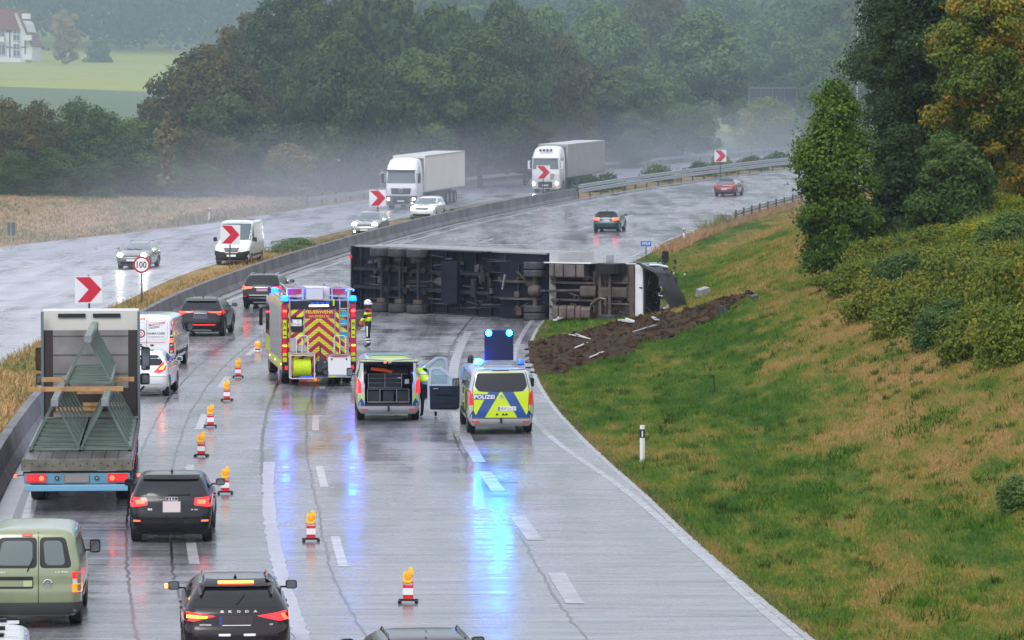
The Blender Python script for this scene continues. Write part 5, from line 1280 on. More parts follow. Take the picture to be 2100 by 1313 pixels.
for y, z, x0, x1, lb in ((6.0, 2.50, -1.35, .98, 'front timber beam crossing over the two lower girders'), (9.6, 2.50, -1.15, 1.2, 'rear timber beam under the top girder near the headboard')):
    o = MB().box(((x0+x1)/2, y, z), (x1-x0, .12, .11)).obj('timber_beam', WOOD, None); o.location = FM.to_translation(); o.rotation_euler = (0, 0, FB.rotation_euler.z); tag(o, lb, 'timber beam', 'timber beams under the top girder')
for k, (x, z) in enumerate(((-.35, 1.5), (.35, 1.62), (.2, 1.95))):
    o = MB().box((x, 12.9, z), (1.1, .1, .1)).obj('timber_beam', WOOD, None); o.location = FM.to_translation(); o.rotation_euler = (0, 0, FB.rotation_euler.z); tag(o, ['lowest timber beam lying behind the girders', 'middle timber beam lying behind the girders', 'uppermost timber beam lying behind the girders'][k], 'timber beam', 'timber beams behind the girders')
# ------------------------------------------------------------------ overturned lorry
WR = thing('overturned_lorry', 'articulated lorry lying on its side across the lanes, underside facing the road', 'lorry')
MUD = mat('muddy_underside', (.075, .055, .05), .6, .1, var=.45, vscale=2.5, bump=.4, bscale=12); UND = mat('trailer_floor_glow_tint', (.006, .007, .018), .6, spec=.2, var=.4, vscale=1.5, bump=.3, bscale=8)  # floor colour tinted navy, painting in the blue glow of the lamps
FRAME = mat('chassis_grey', (.016, .017, .026), .55, .1, spec=.3, var=.4); TANK = mat('dirty_tank', (.14, .10, .085), .5, .3, var=.35, vscale=3)
def wreck_part(parts, M, parent, tone=None):
    for name, mb, m in parts:
        mb.xf(M); mb.obj(name, m, parent)
TYREW = mat('dusty_tyre', (.035, .036, .045), .5, var=.3, vscale=6)
TW = 2.95   # width of the rig, which stands upright now
# trailer frame: x -> up, y along the trailer to its front, z (vehicle up) -> away from the camera
A0 = Vector((-8.05, 194.4, 0)); tang = R(-49)
d = Vector((math.cos(tang), math.sin(tang), 0)); up = Vector((-math.sin(tang), math.cos(tang), 0))
def frame_of(o, d, lift, tilt=0):
    upv = Vector((-d.y, d.x, 0)); X = Vector((0, 0, 1))
    M = Matrix(((X.x, d.x, upv.x, o.x), (X.y, d.y, upv.y, o.y), (X.z, d.z, upv.z, o.z+lift), (0, 0, 0, 1)))
    return M @ Matrix.Rotation(tilt, 4, 'Y')
MT = frame_of(A0, d, TW/2)
def wp(name, mb, m, M=None, parent=None, smooth=False):
    mb.xf(MT if M is None else M); return mb.obj(name, m, parent or WR, smooth)
h = TW/2; LT = 13.4
wp('trailer_body', MB().box((0, LT/2, 2.5), (TW, LT, 2.6)), mat('wet_trailer_side', (.5, .51, .52), .25, coat=.5, var=.08))
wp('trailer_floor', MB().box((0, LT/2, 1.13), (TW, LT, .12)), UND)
for x in (-.42, .42): wp('chassis_beam', MB().box((x, 5.0, .93), (.14, 9.6, .32)), FRAME)
for k in range(11): wp('cross_member', MB().box((0, .5+1.02*k, 1.02), (TW*.96, .09, .10)), FRAME)
for s in (-1, 1): wp('edge_profile', MB().box((s*(h-.03), 5.2 if s < 0 else LT/2, 1.08), (.07, 10.4 if s < 0 else LT, .22)), mat('edge_silver', (.35, .36, .38), .35, .6) if s > 0 else FRAME)
wp('rear_frame', MB().box((0, .05, .95), (TW*.98, .1, .35)), FRAME)
for s in (-1, 1): wp('tail_lamp', MB().rbox((s*.95, .03, .82), (.18, .14, .14), .03), REDD)
for k, y in enumerate((2.55, 3.86, 5.17)):
    wp('axle', MB().cyl((-h+.3, y, .55), (h-.3, y, .55), .075, 10), FRAME)
    for s in (-1, 1): wp('air_bag', MB().cyl((s*.5, y+.3, .6), (s*.5, y+.3, .9), .14, 10), BLACK)
    for s in (-1, 1): wp('brake_drum', MB().cyl((s*(h-.62), y, .55), (s*(h-.42), y, .55), .24, 12), MUD)
    for s in (-1, 1):
        mb = MB().lathe([(.33, -.17), (.42, -.19), (.49, -.17), (.5, -.1), (.487, -.085), (.5, -.07), (.5, .07), (.487, .085), (.5, .1), (.49, .17), (.42, .19), (.33, .17)], (s*(h-.22), y, .50), 'X', 26, close=True)
        o = wp('tyre', mb, TYREW, smooth=True)
        wp('rim', MB().lathe([(.33, .17*s), (.3, .12*s), (.12, .03*s), (.1, .12*s), (0, .13*s)], (s*(h-.22), y, .5), 'X', 18), STEEL, parent=o)
wp('side_guard', MB().box((h-.05, 8.0, .75), (.05, 3.6, .35)).box((h-.05, 8.0, .35), (.05, 3.6, .08)), FRAME)
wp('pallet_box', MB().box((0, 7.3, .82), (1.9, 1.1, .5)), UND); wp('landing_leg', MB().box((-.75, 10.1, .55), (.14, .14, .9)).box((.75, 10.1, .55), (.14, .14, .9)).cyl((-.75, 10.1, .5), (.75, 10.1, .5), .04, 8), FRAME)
wp('air_tank', MB().cyl((-.6, 8.8, .78), (.2, 8.8, .78), .16, 12).cyl((.1, 9.4, .8), (.8, 9.4, .8), .14, 12), FRAME)
# tractor, slightly unfolded from the trailer
P0 = MT @ Vector((0, 11.5, 0)); ta2 = R(-27); d2 = Vector((math.cos(ta2), math.sin(ta2), 0))
MR = frame_of(Vector((P0.x-.30*d2.x, P0.y-.1, 0)), d2, 1.28)   # y=0 about 1 m behind the drive axle
for x in (-.38, .38): wp('chassis_beam', MB().box((x, 2.9, .82), (.09, 6.0, .28)), MUD, MR)
DA, FA = 1.75, 5.45
def tyre(x, y, w=.3, face=False):
    o = wp('tyre', MB().lathe([(.32, -w/2*.85), (.42, -w/2), (.49, -w/2*.95), (.51, -w/2*.6), (.495, -.02), (.495, .02), (.51, w/2*.6), (.49, w/2*.95), (.42, w/2), (.32, w/2*.85)], (x, y, .5), 'X', 26, close=True), TYREW, MR, smooth=True)
    s = 1 if x > 0 else -1
    wp('rim', MB().lathe([(.33, .14*s), (.29, .12*s), (.27, .02*s), (.2, .0), (.12, .02*s), (.11, .14*s), (0, .15*s)], (x, y, .5), 'X', 20), STEEL, MR, parent=o)
    if face:
        nb = MB(); [nb.cyl((x+.03*s, y+.18*math.cos(2*math.pi*k/10), .5+.18*math.sin(2*math.pi*k/10)), (x+.07*s, y+.18*math.cos(2*math.pi*k/10), .5+.18*math.sin(2*math.pi*k/10)), .02, 6) for k in range(10)]; wp('wheel_nuts', nb, CHROME, MR, parent=o)
for s in (-1, 1): tyre(s*1.12, DA); tyre(s*.78, DA); tyre(s*1.10, FA, .32, True)
wp('drive_axle', MB().cyl((-.7, DA, .5), (.7, DA, .5), .11, 10).lathe([(0, -.3), (.22, -.25), (.33, 0), (.22, .25), (0, .3)], (0, DA, .5), 'Y', 16), MUD, MR)
wp('front_axle', MB().box((0, FA, .42), (1.9, .14, .14)).cyl((-.9, FA-.25, .5), (.9, FA-.25, .5), .03, 6), MUD, MR)
wp('drive_shaft', MB().cyl((.0, DA+.3, .55), (.05, 4.1, .68), .06, 10), MUD, MR)
wp('gearbox', MB().rbox((.02, 4.35, .68), (.5, .75, .5), .12, axis=1).cyl((0, 3.95, .66), (0, 4.05, .66), .2, 12), MUD, MR)
wp('engine_sump', MB().rbox((.0, 5.6, .62), (.5, 1.3, .42), .1, axis=1).box((.05, 6.3, .8), (.8, .12, .6)), MUD, MR)
wp('fuel_tank', MB().rbox((-.92, 3.35, .68), (.62, 1.3, .6), .12, axis=1), TANK, MR)
for y in (2.95, 3.35, 3.75): wp('tank_strap', MB().rbox((-.92, y, .68), (.65, .05, .63), .13, axis=1), FRAME, MR)
wp('fuel_tank', MB().rbox((-.92, 4.25, .66), (.56, .45, .54), .14, axis=1), TANK, MR)
wp('silencer', MB().rbox((.92, 3.35, .68), (.62, 1.7, .6), .08, axis=1), mat('muddy_silencer', (.13, .11, .10), .5, .4, var=.3), MR)
for y in (2.75, 3.2, 3.8): wp('silencer_strap', MB().rbox((.92, y, .68), (.645, .06, .63), .09, axis=1), FRAME, MR)
wp('side_skirt', MB().box((1.26, 3.4, .72), (.05, 2.3, .72)), LW, MR)
wp('exhaust_pipe', MB().tube([(-.55, 4.5, .5), (-.4, 4.7, .42), (-.25, 4.95, .4), (-.3, 5.25, .45), (-.6, 5.2, .5)], .07, 8), TANK, MR)
wp('cross_tube', MB().box((.0, 4.95, .48), (2.1, .14, .12)).box((.0, 4.62, .55), (1.8, .06, .06)).cyl((-.5, 5.1, .5), (-.5, 6.4, .45), .05, 8).cyl((.45, 4.9, .55), (.4, 6.5, .5), .05, 8), MUD, MR)
ht = MB(); rr = random.Random(4)
for k in range(26):
    a = Vector((rr.uniform(-1, 1), rr.uniform(.8, 6.2), rr.uniform(.55, .8))); b_ = a+Vector((rr.uniform(-.5, .5), rr.uniform(-.8, .8), rr.uniform(-.08, .08))); c_ = b_+Vector((rr.uniform(-.25, .25), rr.uniform(-.2, .2), 0)); ht.tube([a, b_, c_], rr.choice((.018, .028, .04)), 6)
for k in range(18): ht.box((rr.uniform(-1, 1), rr.uniform(.7, 6.3), rr.uniform(.65, .85)), (rr.uniform(.1, .35), rr.uniform(.1, .3), rr.uniform(.08, .2)))
hp = wp('pipes_and_brackets', ht, MUD, MR); hp['kind'] = 'stuff'
wp('rear_mudguard', MB().box((0, .75, .95), (2.3, .1, .25)), FRAME, MR)
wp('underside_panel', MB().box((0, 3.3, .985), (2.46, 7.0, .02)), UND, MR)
# cab lying on its side
cabp = [(4.55, 1.0), (6.85, .95), (6.95, 1.9), (6.75, 3.0), (6.3, 3.7), (4.6, 3.85)]
wp('cab', MB().prism(cabp, 0, -1.22, 1.22), LW, MR)
wp('cab_door', MB().prism([(5.35, 1.25), (6.6, 1.25), (6.6, 2.1), (6.35, 2.95), (5.35, 2.95)], 0, 1.222, 1.235), mat('door_white', (.6, .62, .64), .3, coat=.5), MR)
wp('side_window', MB().prism([(5.5, 2.1), (6.5, 2.1), (6.28, 2.85), (5.5, 2.85)], 0, 1.236, 1.245), GLASS, MR)
wp('mudguard', MB().lathe([(.66, -.2), (.66, .22), (.62, .22), (.62, -.2)], (1.05, FA, .5), 'X', 20, close=True), BLACK, MR)
wp('cab_floor', MB().box((0, 5.45, .95), (2.46, 1.95, .06)), MUD, MR)
fm = MB().prism([(6.62, .50), (6.92, .62), (6.98, 1.5), (6.75, 1.5), (6.62, .8)], 0, -1.1, 1.22); wp('bumper_corner', fm, LW, MR)
wp('bumper_underside', MB().box((0, 6.5, .48), (2.35, .22, .16)), MUD, MR)
wp('front_frame', MB().box((0, 6.98, 1.4), (2.3, .06, 1.4)), BLACK, MR)
rad = MB(); [rad.box((-1.0+.13*k, 7.03, 1.35), (.03, .06, 1.2)) for k in range(16)]; wp('radiator_fins', rad, FRAME, MR)
ft = MB()
for k in range(22):
    a = Vector((rr.uniform(-1.1, 1.1), 7.05+rr.uniform(0, .25), rr.uniform(.5, 2.4))); ft.tube([a, a+Vector((rr.uniform(-.5, .5), rr.uniform(-.1, .2), rr.uniform(-.4, .4))), a+Vector((rr.uniform(-.4, .4), rr.uniform(0, .3), rr.uniform(-.5, .5)))], .025, 5)
wp('torn_cables', ft, BLACK, MR)['kind'] = 'stuff'
# torn-off bonnet panel hanging in front of the cab: a curved dark shell
sh_ = []; fs_ = []; NA, NB = 12, 6
for i in range(NA+1):
    t_ = i/NA; a = R(100-98*t_)
    for j in range(NB+1):
        u_ = j/NB; zz = .25+1.35*u_
        X_ = -1.2+2.5*math.sin(a)**1.0*(1-.18*u_) if t_ < .12 else -1.25+2.45*(math.cos(t_*math.pi/2)**.8)
        Y_ = 6.95+1.2*math.sin(t_*math.pi/2)+.35*u_*t_
        jg = .16 if j in (0, NB) else .05; sh_.append((X_+rr.uniform(-jg, jg)*.6, Y_+rr.uniform(-jg, jg), zz+.45*t_+rr.uniform(-jg, jg)*1.2))
for i in range(NA):
    for j in range(NB):
        a = i*(NB+1)+j; fs_.append((a, a+1, a+NB+2, a+NB+1))
q = MB().add(sh_, fs_); q.xf(MR); o = q.obj('torn_bonnet', mat('bonnet_mesh', (.03, .03, .038), .45, var=.5, vscale=9), WR, True)
md = o.modifiers.new('thick', 'SOLIDIFY'); md.thickness = .06
wp('torn_trim', MB().tube([(1.2, 7.0, 1.2), (1.22, 7.5, 1.0), (1.15, 8.0, .9)], .04, 6), LW, MR)
wp('bent_mirror', MB().rbox((1.5, 6.9, 3.0), (.5, .25, .12), .04).tube([(1.2, 6.7, 2.6), (1.55, 6.8, 2.9)], .03, 6), BLACK, MR)
wp('cab_fairing', MB().prism([(4.3, 2.2), (4.4, 2.2), (4.4, 3.0), (4.3, 2.8)], 0, 1.0, 1.55), mat('fairing_grey', (.4, .42, .43), .4), MR)
bl_ = MB()
for k in range(44):
    a = Vector((rr.uniform(-1.25, 1.25), rr.uniform(.6, 10.5), rr.uniform(.86, 1.0))); bl_.tube([a, a+Vector((rr.uniform(-.12, .12), rr.uniform(.4, 1.8), rr.uniform(-.05, .05)))], rr.choice((.015, .022, .035)), 5)
for k in range(26): bl_.box((rr.uniform(-1.15, 1.15), rr.uniform(.5, 10.5), rr.uniform(.8, .98)), (rr.uniform(.08, .4), rr.uniform(.08, .35), rr.uniform(.06, .2)))
wp('brake_lines_and_boxes', bl_, mat('road_grime', (.05, .045, .05), .6, var=.5, vscale=3))['kind'] = 'stuff'
sh2 = MB()
for k in range(60):
    a = Vector((rr.uniform(-1.2, 1.35), rr.uniform(6.6, 8.0), rr.uniform(.4, 3.2))); s = rr.uniform(.06, .28)
    sh2.box(a, (s, s*rr.uniform(.4, 1.6), .02), rot=(rr.uniform(-1.5, 1.5), rr.uniform(-1.5, 1.5), rr.uniform(0, 3)), mi=0 if rr.random() < .72 else 1)
sh2.xf(MR); sh2.obj('crumpled_panels', [BLACK, LW], WR)['kind'] = 'stuff'
wp('loose_strut', MB().box((.35, .15, .6), (.7, .07, .07), rot=(0, .2, .3)), STEEL, MR)
# ------------------------------------------------------------------ torn earth and debris
EARTH = mat('churned_earth', (.044, .026, .014), .9, spec=.1, var=.5, vscale=1.5, bump=.8, bscale=6)
ds = MB(); rr = random.Random(9)
vs, fs = [], []; NX, NY = 70, 60
for j in range(NY):
    for i in range(NX):
        x = 0.0+i*.16; y = 145.0+j*.66; vs.append(Vector((x, y, 0)))
keep = set()
def in_dirt(x, y):
    u = x-cx(y)-interp(TR, y)
    if u < -.12+.35*noise.noise((x*2, y*.8, 7)): return -1
    # a band scored from the road edge up the slope, plus the scrape under the cab
    c = 158.5+(min(x, 5.5)-1)*2.7+max(0, x-5.5)*.6; n_ = noise.noise((x*.9, y*.22, 4))*4.0+noise.noise((x*3, y*1.1, 9))*2
    band = 10.5-1.9*max(0, x-5.5)-abs(y-c)+n_
    s2 = -9
    end = (9.9-x)*3
    return min(max(band, s2), end)
for j in range(NY-1):
    for i in range(NX-1):
        c = vs[j*NX+i]
        if in_dirt(c.x+.08, c.y+.3) > 0: fs.append((j*NX+i, j*NX+i+1, (j+1)*NX+i+1, (j+1)*NX+i))
for v in vs: k = in_dirt(v.x, v.y); v.z = GH(v.x, v.y)+.012+(.17*abs(noise.noise((v.x*2.2, v.y*.9, 0)))+.20*abs(noise.noise((v.x*5, v.y*3, 2))))*min(1, max(0, k)/1.5)+.002
o = raw('churned_earth', vs, fs, EARTH, None, True); bm = bmesh.new(); bm.from_mesh(o.data); bmesh.ops.delete(bm, geom=[v for v in bm.verts if not v.link_faces], context='VERTS'); bm.to_mesh(o.data); bm.free(); o['kind'] = 'structure'
cl = MB()
for k in range(4200):
    x = rr.uniform(1.0, 10); y = rr.uniform(146, 184)
    if in_dirt(x, y) > .2:
        s = rr.uniform(.02, .05)+.09*rr.random()**4; z = GH(x, y)+.05+s*.3
        cl.box((x, y, z), (s*rr.uniform(.8, 2), s*2, s), rot=(rr.uniform(-1, 1), rr.uniform(-1, 1), rr.uniform(0, 3)))
cl.obj('earth_clods', EARTH, None)['kind'] = 'stuff'
deb = [((1168, 694), (1206, 702), .07, 'thin white plastic strip on the grass below the wreck', 'white'), ((1180, 722), (1206, 711), .06, 'short pale metal strip lying in the mud', 'white'), ((1210, 742), (1238, 730), .05, 'curved pale strip at the lower edge of the mud', 'white'),
       ((1300, 689), (1346, 675), .10, 'long grey plank on the churned earth', 'grey'), ((1138, 664), (1152, 660), .14, 'small white scrap beside the fuel tank', 'white'), ((1272, 664), (1296, 668), .16, 'shiny crumpled trim below the cab', 'white'), ((1338, 658), (1346, 664), .08, 'small white shard on the mud', 'white'), ((1360, 640), (1374, 636), .18, 'white scrap under the hanging bonnet', 'white')]
for a, b_, w, lb, c in deb:
    p, q = gp(*a), gp(*b_); p.z += .16; q.z += .16; m = (p+q)/2; dv = q-p
    mb = MB().box((0, 0, 0), (dv.length, w*1.3, w*.4)).box((dv.length*.2, w*.5, w*.3), (dv.length*.4, w*.4, w*.4), rot=(.3, .1, .2))
    o = mb.obj('debris_strip', mat('debris_'+c, (.6, .6, .6) if c == 'white' else (.2, .19, .18), .4), None); o.location = m; o.rotation_euler = (0, -math.atan2(dv.z, math.hypot(dv.x, dv.y)), math.atan2(dv.y, dv.x)); tag(o, lb, 'debris', 'pieces of the wreck lying about')
for (px, py, w, hgt, lb, rz) in ((1444, 601, .62, .28, 'pale grey box-shaped piece of wreck on the green slope', .5), (1486, 636, .45, .22, 'dark slanted piece of wreck on the mud edge', -.5), (1549, 610, .36, .14, 'small dark piece farthest up the grass slope', .1)):
    g = gp(px, py+4); mb = MB().box((0, 0, hgt*.5), (w, .5, hgt), taper=.8).box((w*.1, -.26, hgt*.55), (w*.3, .03, hgt*.8)).box((-w*.3, -.26, hgt*.5), (w*.12, .03, hgt*.6)).box((0, 0, hgt+.015), (w*.8, .42, .03))
    o = mb.obj('wreck_piece', mat('piece_grey', (.28, .28, .28), .5, var=.3) if '0' and px == 1444 else DARKMETAL, None); o.location = g; o.rotation_euler = (.1, -.25, rz); tag(o, lb, 'debris', 'pieces of the wreck lying about')
# ------------------------------------------------------------------ road signs
def chevron(label, x, y, top=2.56, s=1.1, yaw=0, tilt=0):
    t = thing('chevron_sign', label, 'road sign', group='red and white chevron boards')
    zc = top-s/2; mb = MB().rbox((0, 0, zc), (s, .03, s), .02, axis=1)
    mb.obj('sign_board', mat('sign_white_back', (.66, .68, .72), .4), t)
    q = s/2*.97; ch = [(-q*.96, q*.94), (q*.12, q*.94), (q*.97, 0), (q*.12, -q*.94), (-q*.86, -q*.94), (0, 0)]
    MB().prism([(a, zc+b) for a, b in ch], 1, -.024, -.0165).obj('chevron_mark', mat('sign_red', (.5, .008, .035), .4), t)
    MB().cyl((0, .05, -.1), (0, .05, top+.04), .038, 10).obj('sign_post', DARKMETAL, t); MB().box((0, .03, zc+.3), (.3, .04, .05)).box((0, .03, zc-.3), (.3, .04, .05)).obj('bracket', STEEL, t)
    t.location = (x, y, GH(x, y)); t.rotation_euler = (0, tilt, yaw); return t
def at_u(px, y): return (px-1050)/FPX*y
chevron('nearest chevron board above the flatbed lorry cab', at_u(183, 168.8), 168.8, 2.62, yaw=-.02, tilt=-.02)
chevron('chevron board in front of the oncoming white van', at_u(470, 236), 236, 2.52, yaw=.03, tilt=.03)
chevron('chevron board beside the lorry with the cream trailer', at_u(776, 279), 279, 2.95, yaw=.02, tilt=-.02)
chevron('chevron board in front of the lorry with roof spotlights', at_u(1114, 336), 336, 2.75)
chevron('farthest chevron board above the guard rail', at_u(1477, 385), 385, 2.62)
t = thing('speed_limit_sign', 'round white sign with red rim reading 100 beside the barrier', 'road sign'); MB().cyl((0, 0, 1.82), (0, -.03, 1.82), .40, 40).obj('sign_disc', mat('sign_red'), t); MB().cyl((0, -.03, 1.82), (0, -.036, 1.82), .315, 40).obj('sign_face', WHITEP, t)
q = MB(); flat_text(q, '100', -.235, .235, 1.66, 1.98, -.042, bold=True); q.obj('lettering', BLACKP, t, fix=False); MB().cyl((0, .04, -.1), (0, .04, 2.28), .036, 10).obj('sign_post', DARKMETAL, t)
t.location = (at_u(290, 201), 201, GH(at_u(290, 201), 201))
t = thing('kilometre_sign', 'small blue sign reading 372,8 above the overturned cab', 'road sign')
g = gp(1325, 531); MB().box((0, 0, .80), (.62, .03, .30)).obj('sign_board', mat('sign_blue', (.01, .14, .55), .4), t)
q = MB(); flat_text(q, '372,8', -.24, .24, .72, .89, -.02, bold=True); q.obj('lettering', WHITEP, t, fix=False); MB().cyl((0, .03, -.1), (0, .03, .95), .03, 8).obj('sign_post', DARKMETAL, t); t.location = g+Vector((0, 0, .1))
# grey twin box sign on the far verge
t = thing('grey_roadside_cabinet', 'grey rectangular board on thin posts on the far verge', 'road sign'); MB().box((0, 0, 1.25), (.48, .08, .8)).obj('board', mat('board_grey', (.08, .09, .10), .5), t); MB().box((-.02, -.045, 1.25), (.03, .01, .78)).obj('seam', STEEL, t); MB().cyl((0, .03, -.1), (0, .03, .9), .03, 8).obj('sign_post', STEEL, t)
t.location = gp(23, 511)
# delineator posts
def delineator(label, px, py, h=1.0, tilt=0, white=True):
    t = thing('delineator_post', label, 'roadside post', group='black banded roadside posts')
    pr = [(-.065, 0), (.0, -.05), (.065, 0), (0, .045)]
    MB().prism([(a, b) for a, b in pr], 2, -.1, h*.66).prism(pr, 2, h*.89, h).obj('post', mat('post_white', (.7, .71, .68), .5), t); pb = [(a*1.03, b*1.03) for a, b in pr]
    MB().prism(pb, 2, h*.66, h*.89).obj('black_band', BLACKP, t); MB().box((0, -.045, h*.77), (.04, .02, h*.16)).obj('reflector', mat('reflector_grey', (.6, .62, .6), .2), t)
    t.location = gp(px, py); t.rotation_euler = (0, tilt, 0); return t
delineator('white delineator post with black band standing in the grass at lower right', 1318, 950, 1.0)
delineator('slightly leaning delineator post beyond the opposite carriageway', 428, 453, .95, .09)
delineator('small delineator post at the right road edge above the wreck', 1402, 496, .9, .05)
delineator('faint delineator post beside the lorry with the cream trailer', 781, 400, .95)
o = MB().cyl((0, 0, -.2), (-.03, 0, .5), .022, 8).cyl((-.03, 0, .5), (-.045, 0, .56), .026, 8).obj('black_stake', BLACKP, None); o.location = gp(1467, 806); tag(o, 'thin black stake standing in the straw coloured grass', 'stake')
# ------------------------------------------------------------------ police warning beacons
YH = mat('beacon_yellow', (.85, .5, .01), .35, coat=.4, emit=(1, .5, 0), es=.12); YLENS = mat('beacon_lens', (.85, .30, .0), .15, coat=1, emit=(1, .35, 0), es=.25)
def beacon():
    t = thing('warning_beacon', 'x', 'warning light')
    ft = MB(); [ft.box((s*.16, .0, .035), (.05, .34, .05)) for s in (-1, 1)]; ft.box((0, 0, .055), (.36, .05, .04)); ft.obj('foot', BLACK, t)
    MB().rbox((0, 0, .24), (.20, .05, .34), .01, axis=1).obj('board', mat('board_red', (.62, .015, .02), .35, coat=.3), t)
    MB().box((0, -.029, .22), (.20, .006, .13)).obj('white_band', WHITEP, t)
    q = MB(); flat_text(q, 'POLIZEI', -.085, .085, .34, .385, -.029, bold=True); q.obj('lettering', WHITEP, t, fix=False)
    hb = MB().rbox((-.01, 0, .50), (.17, .09, .22), .04, axis=1).rbox((.05, .0, .60), (.10, .08, .14), .03, axis=1); hb.obj('lamp_housing', YH, t)
    MB().lathe([(.095, 0), (.095, .03), (.075, .05), (.0, .055)], (0, -.045, .53), 'Y', 22).xf(Matrix.Identity(4)).obj('lens_ring', YH, t)
    MB().lathe([(.08, 0), (.06, -.02), (0, -.028)], (0, -.047, .53), 'Y', 22).obj('lens', YLENS, t)
    return t
spots_ = [(487, 775, 'police beacon nearest to the short domed lamp'), (464, 823, 'police beacon second from the domed lamp'), (430, 877, 'police beacon right of the white hatchback'), (411, 938, 'police beacon just beyond the black compact SUV'), (460, 1015, 'police beacon beside the right mirror of the black compact SUV'), (636, 1113, 'police beacon alone in the middle lane with a reflection below'), (836, 1240, 'nearest police beacon, at the bottom of the picture')]
b0 = None
for k, (px, py, lb) in enumerate(spots_):
    if b0 is None: b0 = beacon(); o = b0
    else: o = dup(b0)
    tag(o, lb, 'warning light', 'red and white police beacons'); o.location = gp(px, py); o.rotation_euler = (0, 0, [.1, -.05, .08, -.1, .02, .12, -.04][k])
t = thing('domed_lamp', 'short domed orange lamp on a white base left of the fire engine', 'warning light'); MB().lathe([(.16, 0), (.15, .06), (.11, .12), (0, .13)], (0, 0, 0), 'Z', 20).obj('base', WHITE, t); MB().box((0, -.12, .07), (.2, .06, .06)).obj('base_band', BLACKP, t); MB().lathe([(.10, .12), (.135, .2), (.13, .3), (.09, .37), (0, .39)], (0, 0, 0), 'Z', 20).obj('lamp_dome', YLENS, t, True)
t.location = gp(528, 720)
o = MB().box((0, 0, .02), (.9, .5, .05)).box((-.2, 0, .05), (.3, .3, .04)).obj('manhole_slab', mat('slab_pale', (.4, .39, .36), .5), None); o.location = gp(425, 572); tag(o, 'pale flat slab in the planted strip behind the barrier', 'slab')
